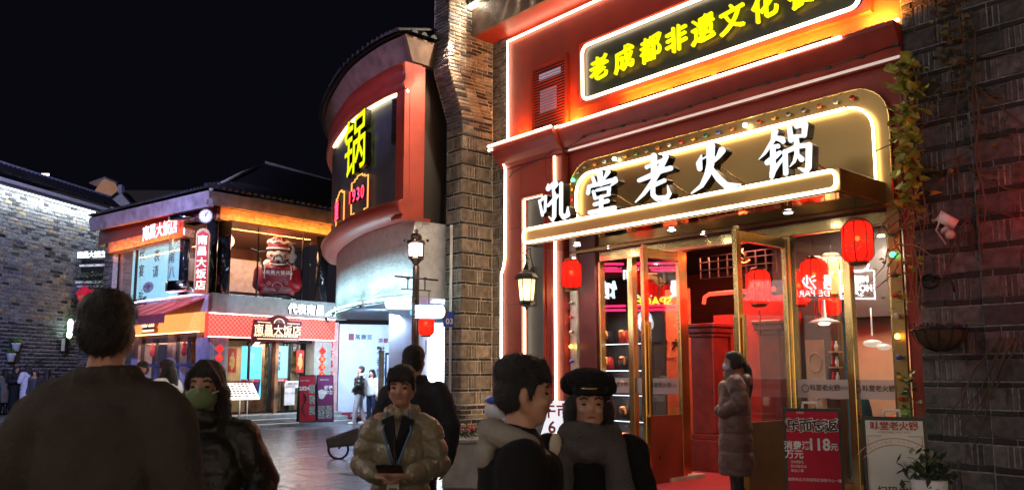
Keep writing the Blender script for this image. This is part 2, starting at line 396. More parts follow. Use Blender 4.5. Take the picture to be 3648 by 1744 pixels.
def boxbond(s0, s1, z0, z1, ht=.205, hs=.055, j=.016, blk=.34, sol=.062, mt=None, ms_=None, ph=0):
    """tall course (block + soldiers) alternating with a thin dark stretcher course"""
    R = []; z = z0; k = 0
    while z < z1-.03:
        s = s0-((k+ph) % 2)*(blk*.55)-rng.random()*.05; h = min(ht-j, z1-z)
        while s < s1:
            a, b = max(s, s0), min(s+blk-j, s1)
            if b-a > .02: R.append((a, b, z, z+h, rng.uniform(.008, .02), mt))
            s += blk; ns = 3
            for q in range(ns):
                a, b = max(s, s0), min(s+sol-j*1.2, s1)
                if b-a > .015: R.append((a, b, z, z+h, rng.uniform(.004, .016), mt))
                s += sol
        z += ht
        if z < z1-.03:
            s = s0-rng.random()*.2; h = min(hs-j, z1-z)
            while s < s1:
                L = rng.choice([.24, .26, .28]); a, b = max(s, s0), min(s+L-j, s1)
                if b-a > .02: R.append((a, b, z, z+h, rng.uniform(.006, .02), ms_))
                s += L
            z += hs
        k += 1
    return R
def tile_mesh(r, l, m, n=6):
    k = ('tile', r, l, m.name)
    if k not in BC:
        mb = MB(); vs = []; fs = []
        for i in range(n+1):
            t = math.pi*i/n; c, s = math.cos(t)*r, math.sin(t)*r
            vs += [(c, 0, s), (c, l, s), (c*.8, 0, s*.8)]
        for i in range(n): a = i*3; fs += [(a, a+3, a+4, a+1), (a, a+2, a+5, a+3)]
        fs.append(tuple(i*3+2 for i in range(n+1)))
        me = bpy.data.meshes.new('tile'); me.from_pydata(vs, [], fs); me.materials.append(m); BC[k] = me
    return BC[k]
# ================================================= GROUND
gmat = mat('plaza_stone', (.17, .17, .22), .25, var=.3, scale=1.2, bump=.35, bscale=14, rand=.25)
gm2 = mat('plaza_joint', (.07, .07, .075), .6, var=.3, scale=3, bump=.4)
mb = MB(); mb.add([(-150, -60, 0), (150, -60, 0), (150, 250, 0), (-150, 250, 0)], [(0, 1, 2, 3)])
ground = mb.build('ground', gm2, None, kind='structure')
GF = Vector((.649, .760, 0)); GR = Vector((-.760, .649, 0)); cnt = 0; restv = MB(); rr_ = []
pav = {}
for i in range(-24, 50):
    for j in range(-10, 60):
        L_, W_ = .9, .45
        p = GF*(i*L_+(j % 2)*.45)+GR*(j*W_); c = p+GF*L_/2+GR*W_/2
        if not (4 < c.y < 32) or not inframe(c, 150): continue
        vx, vy, _ = proj(c); hh = .02+.006*rng.random()
        if 560 < vx < 1400 and vy > 1490 and cnt < 300 and c.y < 24 or (vx < 300 and vy > 1470 and cnt < 300 and c.y < 24):
            if 'm' not in pav:
                pm = MB().box(0, L_-.02, 0, W_-.02, 0, .012); pm.build('paver', gmat, ground, bevel=.004); oo = bpy.data.objects['paver']; pav['m'] = oo.data; bpy.data.objects.remove(oo)
            o = link('paver', pav['m'], ground, (p.x, p.y, rng.uniform(-.002, .003)), (0, 0, math.atan2(GF.y, GF.x))); cnt += 1
        else:
            q = [p, p+GF*(L_-.02), p+GF*(L_-.02)+GR*(W_-.02), p+GR*(W_-.02)]; z = .012
            restv.add([(a.x, a.y, z) for a in q], [(0, 1, 2, 3)]); rr_.append(rng.random())
o = restv.build('paving_field', gmat, ground, kind='stuff'); a = o.data.attributes.new('rnd', 'FLOAT', 'FACE'); a.data.foreach_set('value', rr_)

# ================================================= HOTPOT RESTAURANT (right)
FA = Frame((.02, 13.86), (.659, -.752))
H = thing('hotpot_restaurant', FA.pt(3.3, 0), 'red two storey hotpot restaurant front outlined in white neon with a gold canopy', 'restaurant')
def neon(fr, pts, off, name='neon_tube', parent=H, r=.02, m=None, closed=False):
    return MB().tube([fr.pt(s, z, off) for s, z in pts], r, 5, closed=closed).build(name, m or M['neon'], parent)
def arc(cs, cz, r, a0, a1, n=6): return [(cs+r*math.cos(rad(a0+(a1-a0)*i/n)), cz+r*math.sin(rad(a0+(a1-a0)*i/n))) for i in range(n+1)]
fbox('upper_wall', M['red'], H, FA, -.14, 6.7, 4.95, 8.6, -.25, 0)
# lower wall either side of the entrance
fbox('lower_wall', M['red'], H, FA, -.14, 1.42, 0, 4.95, -.25, 0)
fbox('lower_wall', M['red'], H, FA, 6.56, 6.7, 0, 4.95, -.25, 0)
fbox('lower_wall', M['red'], H, FA, 1.42, 6.56, 3.32, 4.95, -.25, 0)
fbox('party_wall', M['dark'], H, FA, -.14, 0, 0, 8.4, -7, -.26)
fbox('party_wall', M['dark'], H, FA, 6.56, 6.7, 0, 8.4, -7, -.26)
# roof eave above the upper wall
ev = MB(); z0 = 7.42
ev.fbox(FA, -.62, 6.7, z0, z0+.5, .46, .52); ev.fbox(FA, -.62, -.56, z0, z0+.5, -.6, .46)
ev.build('eave_fascia', M['fascia'], H)
fbox('eave_soffit', M['redtrim'], H, FA, -.56, 6.7, z0, z0+.05, 0, .46)
for k in range(34):
    p = FA.pt(-.55+k*.21, z0+.56, .62); link('tile', tile_mesh(.085, 1.6, M['tile']), H, p, (rad(24), 0, FA.ang))
fbox('roof', M['tile'], H, FA, -.6, 6.7, 8.6, 8.7, -3, .1)
# cornice in stepped mouldings
for (a, b, e) in ((-.2, 1.34, .12), (1.34, 6.7, 0)):
    P_ = [(0, 5.385), (.25+e, 5.385), (.25+e, 5.33), (.215+e, 5.26), (.15+e*.8, 5.14), (.09+e*.5, 5.06), (.06+e*.4, 4.98), (0, 4.96)]
    s = MB(); s.add([FA.pt(a, z, o) for o, z in P_]+[FA.pt(b, z, o) for o, z in P_], [tuple(range(8)), tuple(range(8, 16))[::-1]]+[(k, (k+1) % 8, 8+(k+1) % 8, 8+k) for k in range(8)])
    s.build('cornice', M['redtrim'], H, bevel=.006)
neon(FA, [(-.11, 5.46), (-.11, 7.33), (6.7, 7.33)], .03)
neon(FA, [(-.22, 5.36), (1.36, 5.36)], .39); neon(FA, [(1.36, 5.36), (1.42, 5.36)], .3); neon(FA, [(1.42, 5.36), (6.1, 5.36)], .27); neon(FA, [(6.06, 5.42), (6.7, 5.42)], .1)
neon(FA, [(-.24, 5.3), (-.14, 5.3)], .36); neon(FA, [(-.24, 5.28), (-.12, 5.14), (-.05, 4.97), (-.06, 3.4), (-.1, 3.25), (-.15, 3.15), (-.15, .5)], .14)
neon(FA, [(1.5, 4.98), (6.7, 4.98)], .14, 'unlit_tube', r=.018, m=M['neonoff'])
# cable with clips under the cornice
c = MB(); PC_ = [(.1, 4.78), (.25, 4.86), (.5, 4.9), (1.0, 4.96), (1.2, 5.02), (1.5, 5.0)]+[(1.5+i*.4, 5.09+.02*math.sin(i)) for i in range(1, 14)]
c.tube([FA.pt(s, z, .2) for s, z in PC_], .009, 5)
for i in range(5, len(PC_)): c.fbox(FA, PC_[i][0]-.03, PC_[i][0]+.03, PC_[i][1]-.014, PC_[i][1]+.014, .18, .22)
c.build('cable', M['black'], H)
# wash lights standing on the cornice
for a, b in ((2.6, 3.5), (3.62, 4.25), (4.35, 5.25), (5.36, 5.95)):
    o = fbox('wash_light', M['black'], H, FA, a, b, 5.40, 5.44, .16, .21)
    fbox('lens', emat('amber_led', (1, .3, .03), 10), o, FA, a+.02, b-.02, 5.441, 5.447, .165, .195)
    q = FA.pt((a+b)/2, 5.46, .17); lamp('AREA', 'amber_wash', q, 50*(b-a), (1, .26, .02), b-a, FA.pt((a+b)/2, 5.8, .02), size_y=.04)
for s_, e_ in ((.3, 7), (1.5, 18), (6.45, 40)):
    lamp('AREA', 'amber_wash', FA.pt(s_, 5.46, .15), e_, (1, .26, .02), .25, FA.pt(s_, 5.8, .0), size_y=.04)
    fbox('wash_light', M['black'], H, FA, s_-.12, s_+.12, 5.39, 5.42, .12, .18)
# louvre window
fr_ = MB()
for a in ((.5, .56, 5.46, 6.66), (1.34, 1.4, 5.46, 6.66)): fr_.fbox(FA, *a, 0, .06)
fr_.fbox(FA, .56, 1.34, 6.6, 6.66, 0, .06); lou = fr_.build('louvre_window', M['redtrim'], H)
fbox('backing', M['dark'], lou, FA, .56, 1.34, 5.46, 6.6, .001, .006)
fbox('lit_gap', emat('pale_blue_window', (.5, .65, .85), .22), lou, FA, .68, 1.2, 6.38, 6.5, .007, .010)
fbox('lit_gap', emat('pale_blue_window_dim', (.5, .65, .85), .08), lou, FA, .7, 1.1, 5.8, 6.2, .007, .010)
sl0 = MB().hexa([FA.pt(.56, 5.5, .045), FA.pt(1.34, 5.5, .045), FA.pt(1.34, 5.515, .012), FA.pt(.56, 5.515, .012), FA.pt(.56, 5.512, .05), FA.pt(1.34, 5.512, .05), FA.pt(1.34, 5.527, .017), FA.pt(.56, 5.527, .017)]).build('slat', M['redtrim'], lou)
for k in range(1, 23):
    o = sl0.copy(); COL.objects.link(o); o.parent = lou; o.location = (0, 0, k*.0485)
# upper sign board
def rrect(s0, s1, z0, z1, r, n=5): return arc(s1-r, z0+r, r, -90, 0, n)+arc(s1-r, z1-r, r, 0, 90, n)+arc(s0+r, z1-r, r, 90, 180, n)+arc(s0+r, z0+r, r, 180, 270, n)
us = MB().poly(FA, rrect(1.78, 6.26, 5.76, 6.62, .12), 0, .05).build('upper_sign_board', M['signdark'], H)
fm = MB()
for a in ((1.66, 6.38, 5.64, 5.70), (1.66, 6.38, 6.68, 6.74), (1.66, 1.72, 5.70, 6.68), (6.32, 6.38, 5.70, 6.68)): fm.fbox(FA, *a, 0, .10)
fm.build('sign_frame', M['redtrim'], us)
neon(FA, rrect(1.78, 6.26, 5.74, 6.62, .12), .1, 'neon_border', us, r=.024, closed=True)
ys_ = [1508, 1571, 1638, 1703, 1770, 1843, 1925, 2018, 2105]; yy = [182, 160, 133, 110, 83, 55, 22, -8, -42]
for ch, x, y in zip('老成都非遗文化餐厅', ys_, yy):
    s, z = FA.shit(x, y, .1)
    letters(FA, ch, s, 6.17 if ch != 'x' else z, .40, .09, .05, M['letteryellow'], us, 'character', bold=.010, shear=.16, n=50, side=M['letteryellow'])
# gold arched sign panel with bulb border
out = [(1.42, 3.33)]+[(1.42, 4.3)]+arc(1.87, 4.32, .45, 180, 90, 7)+arc(6.1, 4.36, .41, 90, 0, 7)+[(6.51, 3.33)]
gp = MB().poly(FA, out, 0, .05).build('gold_sign_panel', M['goldpanel'], H)
MB().tube([FA.pt(s, z, .06) for s, z in out], .014, 5).build('panel_edge', M['gold'], gp)
neon(FA, [(1.62, 3.65), (1.62, 4.25)]+arc(1.92, 4.25, .3, 180, 90, 6)+[(6.02, 4.55)], .1, 'neon_border', gp, r=.024)
neon(FA, arc(6.04, 4.25, .3, 88, 0, 6)+[(6.34, 3.42)], .1, 'neon_border', gp, r=.016)
BCOL = [('red', (.5, .03, .02)), ('amber', (.6, .32, .03)), ('green', (.03, .18, .08)), ('blue', (.08, .08, .4)), ('orange', (.6, .15, .02)), ('white', (.5, .5, .42)), ('grey', (.15, .16, .13))]
BM = {n: mat(n+'_bulb_glass', c, .15, var=.1) for n, c in BCOL}; BE = {'white': emat('lit_white_bulb', (.9, 1, 1), 8), 'green': emat('lit_green_bulb', (.05, 1, .5), 4), 'amber': emat('lit_amber_bulb', (1, .45, .05), 7)}
def bulb(s, z, off, m, parent):
    o = MB().ell(FA.pt(s, z, off+.055), (.034, .034, .03), 8, 6).build('bulb', m, parent)
    MB().tube([FA.pt(s, z, off), FA.pt(s, z+.005, off+.04)], .013, 6).build('bulb_base', M['black'], o); return o
seq = ['amber', 'white', 'grey', 'orange', 'white', 'red', 'amber', 'green', 'grey', 'orange', 'white', 'red', 'amber', 'green', 'blue', 'orange', 'white', 'red', 'amber', 'grey', 'grey', 'orange', 'white', 'red', 'amber']
path = [(1.51, 3.72), (1.51, 3.95), (1.51, 4.18)]+arc(1.86, 4.32, .35, 175, 100, 3)
for i, (s, z) in enumerate(path): bulb(s, z, .05, [BE['amber'], BM['orange'], BM['red'], BM['amber'], BE['green'], BM['grey'], BM['grey']][i], gp)
for i in range(21):
    s = 2.02+i*.205; n = seq[(i+3) % len(seq)]; bulb(s, 4.665, .05, BE['white'] if i in (2, 13) else BM[n], gp)
# canopy
can = MB(); can.fbox(FA, 1.47, 6.42, 3.36, 3.61, .05, 1.1); can = can.build('canopy', M['goldpanel'], H, bevel=.008)
fbox('soffit', M['canopysoffit'], can, FA, 1.5, 6.39, 3.35, 3.357, .06, 1.07)
bd = rrect(1.5, 6.38, 3.385, 3.585, .07, 4)
neon(FA, bd, 1.115, 'neon_border', can, r=.021, closed=True)
for s0_, z0_ in ((1.75, 3.585), (3.0, 3.585), (4.2, 3.585), (5.3, 3.585), (2.6, 3.385), (4.0, 3.385), (5.2, 3.385)): fbox('tube_joint', M['gold'], can, FA, s0_-.008, s0_+.008, z0_-.02, z0_+.02, 1.1, 1.142)
def dl(x, y):
    # underside downlight located on the soffit plane
    d = ray(x*1.4161, y*1.4161); t = (3.345-CZ)/d.z; p = d*t; p.z = 3.345
    p = Vector((d.x*t, d.y*t, 3.345)); o = MB().lathe(p, [(.075, .004), (.075, -.006), (.055, -.008)], 14).build('downlight', M['gold'], can)
    MB().lathe(p+Vector((0, 0, -.011)), [(.05, 0), (.048, -.002)], 12).build('lens', emat('cold_led', (.75, .83, 1), 24), o)
    lamp('SPOT', 'downlight_beam', p+Vector((0, 0, -.03)), 60, (1, .86, .7), .04, (p.x, p.y, 0), 120)
    return p
DLP = [dl(x, y) for x, y in ((1452, 615), (1535, 623), (1690, 577), (1772, 587), (1983, 533), (2062, 547), (2216, 592))]
# the five white characters standing on the canopy
G = {}
G['吼'] = (.2111, 1890, 600, [[(150, 545, 24), (200, 790, 24)], [(165, 545, 24), (250, 475, 30)], [(255, 470, 26), (245, 700, 22)], [(195, 765, 24), (250, 712, 20)],
    [(290, 330, 34), (300, 265, 14)], [(295, 345, 38), (420, 235, 40), (448, 268, 26), (375, 370, 18)], [(385, 365, 26), (405, 450, 36), (400, 800, 36), (372, 880, 20), (310, 812, 12)], [(295, 625, 26), (400, 520, 36), (460, 455, 26)],
    [(518, 255, 34), (515, 760, 34), (560, 820, 40), (630, 780, 40), (628, 650, 14)]])
G['堂'] = (.2111, 1890, 600, [[(1165, 60, 54), (1185, 260, 44)], [(1050, 150, 30), (1090, 270, 36)], [(1310, 55, 42), (1235, 185, 18)], [(985, 305, 32), (970, 415, 36)], [(1000, 300, 32), (1200, 250, 40), (1420, 190, 40)], [(1430, 175, 38), (1445, 215, 30), (1350, 295, 14)],
    [(1060, 390, 30), (1090, 500, 30)], [(1115, 368, 24), (1310, 325, 32)], [(1325, 330, 34), (1318, 430, 30)], [(1085, 505, 26), (1330, 440, 24)], [(1195, 480, 38), (1190, 690, 38)], [(1080, 605, 34), (1300, 545, 38)], [(1000, 742, 38), (1415, 665, 42)]])
G['老'] = (.2111, 2230, 500, [[(470, 265, 56), (475, 620, 52)], [(350, 450, 36), (470, 400, 30), (600, 335, 26)], [(222, 675, 36), (430, 590, 46), (600, 510, 44), (755, 468, 44)], [(675, 280, 46), (560, 500, 52), (450, 700, 44), (300, 900, 32), (160, 1040, 12)],
    [(480, 750, 38), (650, 675, 36)], [(455, 780, 40), (455, 920, 42), (520, 980, 44), (690, 965, 44), (735, 900, 36), (700, 760, 10)]])
G['火'] = (.2111, 2230, 500, [[(1275, 250, 14), (1235, 390, 54), (1245, 475, 46)], [(1295, 310, 14), (1370, 265, 16)], [(1430, 95, 74), (1425, 400, 66), (1375, 580, 56), (1280, 760, 38), (1105, 892, 14)], [(1620, 170, 62), (1560, 270, 40), (1470, 370, 22)], [(1430, 470, 44), (1560, 640, 56), (1690, 760, 58), (1940, 742, 10)]])
G['锅'] = (.2111, 2670, 410, [[(430, 270, 58), (395, 430, 40), (260, 640, 26), (155, 752, 6)], [(440, 385, 40), (550, 410, 54), (565, 440, 46)], [(400, 530, 30), (480, 525, 42)], [(395, 560, 48), (395, 950, 50), (375, 1040, 40)], [(300, 800, 48), (450, 680, 50), (515, 630, 34)], [(380, 980, 46), (470, 850, 34), (570, 720, 26)],
    [(675, 215, 46), (700, 420, 48)], [(795, 190, 42), (940, 150, 48)], [(935, 160, 58), (925, 340, 44)], [(700, 365, 32), (930, 345, 30)], [(790, 370, 40), (800, 500, 50)], [(600, 620, 46), (612, 980, 46)], [(620, 612, 40), (820, 525, 44), (1000, 505, 40)], [(1005, 510, 56), (995, 880, 54), (955, 945, 46), (820, 890, 10)], [(790, 500, 46), (800, 650, 42), (750, 790, 26), (680, 870, 8)], [(830, 685, 36), (880, 742, 50)]])
for ch, (sc, ox, oy, chains) in G.items():
    g = strokes_glyph(chains, 9); mb = MB(); off = 1.0
    def mp(x, y, d, sc=sc, ox=ox, oy=oy):
        s, z = FA.hit(ox+x*sc, oy+y*sc, off); return FA.pt(s, z, off-.14+.14*d)
    solid(mb, g, mp); o = mb.build('sign_character', [M['letterwhite'], M['letterside']], H, recalc=False)
    ss = [FA.hit(ox+p[0]*sc, oy+p[1]*sc, off) for c in chains for p in c]; sm = sum(a[0] for a in ss)/len(ss)
    MB().tube([FA.pt(sm+.05, 3.95, .87), FA.pt(sm+.3, 3.62, .3)], .012, 5).build('strut', M['gold'], o)
    MB().fbox(FA, sm-.22, sm+.22, 3.612, 3.64, .84, .88).build('rail', M['black'], o)
# left pilasters with dark blue panel
pl = MB(); 
for a in ((-.12, .34, 0, 4.97), (.94, 1.06, 0, 4.97), (.34, .94, 4.42, 4.97), (.34, .94, 0, .35)): pl.fbox(FA, *a, 0, .12)
pl = pl.build('pilaster', M['red'], H, bevel=.01)
fbox('panel', M['bluepanel'], pl, FA, .34, .94, .35, 4.42, .001, .03)
pf = MB()
for a in ((.34, .38, .39, 4.38), (.9, .94, .39, 4.38), (.34, .94, 4.38, 4.42), (.34, .94, .35, .39)): pf.fbox(FA, *a, .03, .15)
pf.build('panel_moulding', M['redtrim'], pl)
neon(FA, [(.4, .4), (.4, 4.36), (.88, 4.36), (.88, .4)], .10, 'neon_tube', pl)
fbox('pilaster', M['redtrim'], H, FA, 1.08, 1.38, 0, 4.95, 0, .16, bevel=.02)
neon(FA, [(1.22, .4), (1.22, 4.94)], .185)
for z in (1.35, 2.6, 3.9): fbox('groove', M['maroon'], pl, FA, -.11, .33, z, z+.012, .12, .121)
# bulb strips beside the entrance
for s0_, s1_ in ((1.42, 1.56), (6.42, 6.55)):
    st = fbox('bulb_strip', M['goldpanel'] if s0_ > 3 else mat('pale_metal_strip', (.7, .66, .55), .35, .6), H, FA, s0_, s1_, .2, 3.33, .01, .06)
    for k in range(13):
        z = 3.0-k*.225; q = ['green', 'red', 'grey', 'red', 'white', 'amber', 'blue', 'amber', 'red', 'green', 'grey', 'blue', 'white'][k]
        bulb((s0_+s1_)/2, z, .06, BE['amber'] if (k == 5) else BE['green'] if k in (1, 9) else BM[q], st)
# entrance: jamb, beams, posts, fixed panes
fbox('jamb', M['maroon'], H, FA, 1.57, 1.93, 0, 3.32, -.12, .02, bevel=.01)
fbox('lintel', M['gold'], H, FA, 1.93, 6.4, 3.16, 3.31, -.14, -.04, bevel=.008)
fbox('transom_recess', M['maroon'], H, FA, 1.57, 6.4, 3.31, 3.34, -.2, .0)
PS = [(1.94, 1.99), (2.53, 2.63), (3.46, 3.53), (5.07, 5.17), (5.83, 5.92), (6.36, 6.41)]
for a, b in PS: fbox('door_post', M['gold'], H, FA, a, b, .12, 3.16, -.13, -.02, bevel=.006)
for a, b in ((1.99, 2.53), (2.63, 3.46), (5.17, 5.83), (5.92, 6.36)):
    fbox('window_pane', M['glass'], H, FA, a, b, .22, 3.16, -.085, -.075)
    fbox('bottom_rail', M['gold'], H, FA, a, b, .1, .22, -.12, -.03)
frost = mat('frosted_band', (.42, .3, .3), .6)
def frostmat():
    m = bpy.data.materials.new('frosted_film'); m.use_nodes = True; t = m.node_tree; N = t.nodes; L = t.links; b = N['Principled BSDF']; b.inputs['Alpha'].default_value = .55
    nz = N.new('ShaderNodeTexNoise'); nz.inputs['Scale'].default_value = 40; r = N.new('ShaderNodeValToRGB'); r.color_ramp.elements[0].color = (.4, .33, .33, 1); r.color_ramp.elements[1].color = (.5, .42, .42, 1); L.new(nz.outputs[0], r.inputs[0]); L.new(r.outputs[0], b.inputs['Base Color']); b.inputs['Emission Color'].default_value = (.5, .38, .36, 1); b.inputs['Emission Strength'].default_value = .0; return m
frost = frostmat(); inkm = mat('dark_print', (.03, .02, .02), .6)
for a, b in ((1.99, 2.53), (2.63, 3.46), (5.17, 5.83), (5.92, 6.36)):
    fb = fbox('frosted_strip', frost, H, FA, a, b, 1.18, 1.40, -.074, -.072)
    ms_ = (a+b)/2
    print_text(FA, '吼堂老火锅', ms_+.02, 1.30, .075, -.069, inkm, fb, 'lettering', bold=.002)
    print_text(FA, 'HOUTANG\nHOT POT', ms_+.25 if b-a > .5 else ms_+.2, 1.30, .022, -.069, inkm, fb)
    MB().tube([FA.pt(ms_-.23+.045*math.cos(t*.628), 1.295+.045*math.sin(t*.628), -.07) for t in range(10)], .005, 4, closed=True).build('emblem', inkm, fb)
fbox('threshold', mat('pale_stone_step', (.4, .36, .28), .5, bump=.2), H, FA, 1.5, 3.55, 0, .1, -.4, .35)
fbox('threshold', mat('dark_stone_step', (.12, .08, .06), .5, bump=.2), H, FA, 3.55, 6.56, 0, .03, -.4, .35)
red_carpet = fbox('doormat', mat('red_carpet', (.3, .012, .015), .95, bump=.8, bscale=150), None, FA, 3.0, 5.4, .034, .05, -1.6, 1.15); tag(red_carpet, 'red carpet laid across the open hotpot doorway', 'carpet')
# door leaves: local frames along the outward normal
def leaf(s_h, wd, flip=False):
    fr = Frame(FA.pt(s_h, 0, -.04), FA.n, n=-FA.u)          # s runs outwards, the seen face looks to the left
    t = MB(); z0, z1 = .06, 3.12
    d = MB(); d.fbox(fr, 0, .09, z0, z1, -.03, .03); d.fbox(fr, wd-.1, wd, z0, z1, -.03, .03); d.fbox(fr, .09, wd-.1, z1-.12, z1, -.03, .03)
    dl_ = d.build('door_leaf', M['gold'], H, bevel=.006)
    pm = mat('red_door_panel', (.17, .028, .014), .3, var=.2, scale=3) if not flip else mat('brown_door_panel', (.13, .07, .03), .35, var=.2, scale=3)
    p = MB(); p.fbox(fr, .09, wd-.1, z0, .92, -.025, .025); pp = p.build('panel', pm, dl_)
    f = MB()
    for a in ((.2, wd-.2, .72, .76), (.2, wd-.2, .2, .24), (.2, .235, .24, .72), (wd-.235, wd-.2, .24, .72)): f.fbox(fr, *a, .025, .045)
    f.build('panel_moulding', pm, dl_)
    fbox('pane', M['glass'], dl_, fr, .09, wd-.1, .92, z1-.12, -.005, .005)
    for sg in (.06, -.06):
        hn = MB(); hm = sg
        hn.fbox(fr, wd-.085, wd-.045, .95, 2.1, hm-.014, hm+.014); hn.fbox(fr, wd-.085, wd-.045, 2.1, 2.14, min(0, hm-.014), max(0, hm+.014)); hn.fbox(fr, wd-.085, wd-.045, .91, .95, min(0, hm-.014), max(0, hm+.014))
        hn.build('handle', M['gold'], dl_)
    MB().fbox(fr, wd-.08, wd-.02, z1, z1+.05, -.02, .02).build('pivot', M['gold'], dl_)
    return fr
def leafwidth(s_h, px, z=1.0):
    w_ = .3
    while w_ < 2.5:
        x, y, f = proj(FA.pt(s_h, z, w_-.04))
        if x < px: return w_
        w_ += .01
    return 1
w1 = leafwidth(3.5, 1622*1.4161); w2 = leafwidth(5.12, 1862*1.4161); print('LEAF', w1, w2)
LF1 = leaf(3.5, min(w1, 1.2)); LF2 = leaf(5.12, min(w2, 1.3), True)
# ----- interior room (positions read on planes behind the glass)
inm = mat('red_interior_wall', (.4, .03, .02), .6, var=.1)
ix = lambda px, o: FA.hit(px, 1250, o)[0]
iz = lambda px, y, o: FA.hit(px, y, o)[1]
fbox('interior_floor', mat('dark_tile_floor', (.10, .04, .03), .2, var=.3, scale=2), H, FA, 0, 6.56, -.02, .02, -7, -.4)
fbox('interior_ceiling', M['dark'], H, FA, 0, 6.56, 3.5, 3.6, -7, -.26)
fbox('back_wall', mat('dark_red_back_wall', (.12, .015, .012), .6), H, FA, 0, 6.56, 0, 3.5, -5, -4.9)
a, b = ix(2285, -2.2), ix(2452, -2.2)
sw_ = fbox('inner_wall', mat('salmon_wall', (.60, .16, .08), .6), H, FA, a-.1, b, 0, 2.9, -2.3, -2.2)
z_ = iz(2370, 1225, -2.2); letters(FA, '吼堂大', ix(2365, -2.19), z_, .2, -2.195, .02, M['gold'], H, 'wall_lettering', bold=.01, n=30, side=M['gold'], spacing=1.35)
print_text(FA, 'HOUTANG', ix(2365, -2.19), iz(2370, 1280, -2.2), .11, -2.19, M['gold'], H, 'wall_lettering')
def column(px0, px1, off, nm='gate_column'):
    a, b = ix(px0, off), ix(px1, off); s = (a+b)/2; w_ = (b-a)/2*.82; c = MB(); fr = Frame(FA.pt(s, 0, off-w_), FA.u)
    for (r, z0_, z1_) in ((1.22, 0, .50), (1.12, .5, .58), (1, .58, 2.0), (1.12, 2.0, 2.06), (1.28, 2.06, 2.14), (1.42, 2.14, 2.2)):
        c.fbox(fr, -w_*r, w_*r, z0_, z1_, -w_*r, w_*r)
    return c.build(nm, BC.get('dcol') or BC.setdefault('dcol', mat('dark_red_column', (.22, .025, .02), .3, var=.2)), H, bevel=.012)
column(2452, 2549, -1.0); column(2695, 2785, -1.0)
fbox('inner_wall', inm, H, FA, ix(2545, -1.5), ix(2605, -1.5), 0, 2.35, -1.6, -1.5)
fbox('inner_wall', inm, H, FA, ix(2640, -1.6), ix(2800, -1.6), 0, 2.6, -1.7, -1.6)
q0, q1 = ix(2512, -.85), ix(2770, -.85); za = iz(2550, 1045, -.85)
MB().tube([FA.pt(s, z, -.85) for s, z in [(q0, za-.14), (q0+.02, za-.04), (q0+.1, za), (q1, za)]], .03, 6).build('red_arch', emat('red_neon', (1, .06, .03), 1.3), H)
lat = MB(); l0, l1 = ix(2500, -.8), ix(2775, -.8); zb_ = iz(2600, 985, -.8); zt2 = iz(2600, 905, -.8)
for k in range(9): lat.fbox(FA, l0+k*(l1-l0)/8.01, l0+k*(l1-l0)/8.01+.015, zb_, zt2, -.82, -.8)
for z in (zb_, zb_+(zt2-zb_)*.4, zb_+(zt2-zb_)*.75, zt2): lat.fbox(FA, l0, l1, z, z+.014, -.82, -.8)
lat.build('lattice', mat('grey_lattice_wood', (.05, .045, .04), .5), H)
es_, ez_ = FA.hit(2652, 895, -.7)
MB().tube([FA.pt(es_+.13*math.cos(t*.39), ez_+.17*math.sin(t*.39), -.7) for t in range(2, 15)], [.008+.016*math.sin(t/14*3.1) for t in range(13)], 6).tube([FA.pt(es_, ez_+.12, -.7), FA.pt(es_-.04, ez_, -.7), FA.pt(es_+.04, ez_-.12, -.7)], .016, 5).tube([FA.pt(es_-.1, ez_+.08, -.7), FA.pt(es_-.08, ez_-.06, -.7), FA.pt(es_, ez_-.14, -.7)], .012, 5).build('flame_emblem', M['gold'], H)
lamp('AREA', 'room_light', FA.pt(ix(2365, -1.5), 3.0, -1.5), 48, (1, .42, .22), .6, FA.pt(ix(2370, -2.2), 1.0, -2.2))
lamp('AREA', 'room_light', FA.pt(ix(2575, -1.0), 3.2, -1.1), 34, (1, .2, .12), .6, FA.pt(ix(2600, -1.5), .8, -1.6))
lamp('AREA', 'room_light', FA.pt(ix(2740, -1.3), 3.2, -.7), 16, (1, .2, .12), .5, FA.pt(ix(2740, -1.6), .8, -1.6))
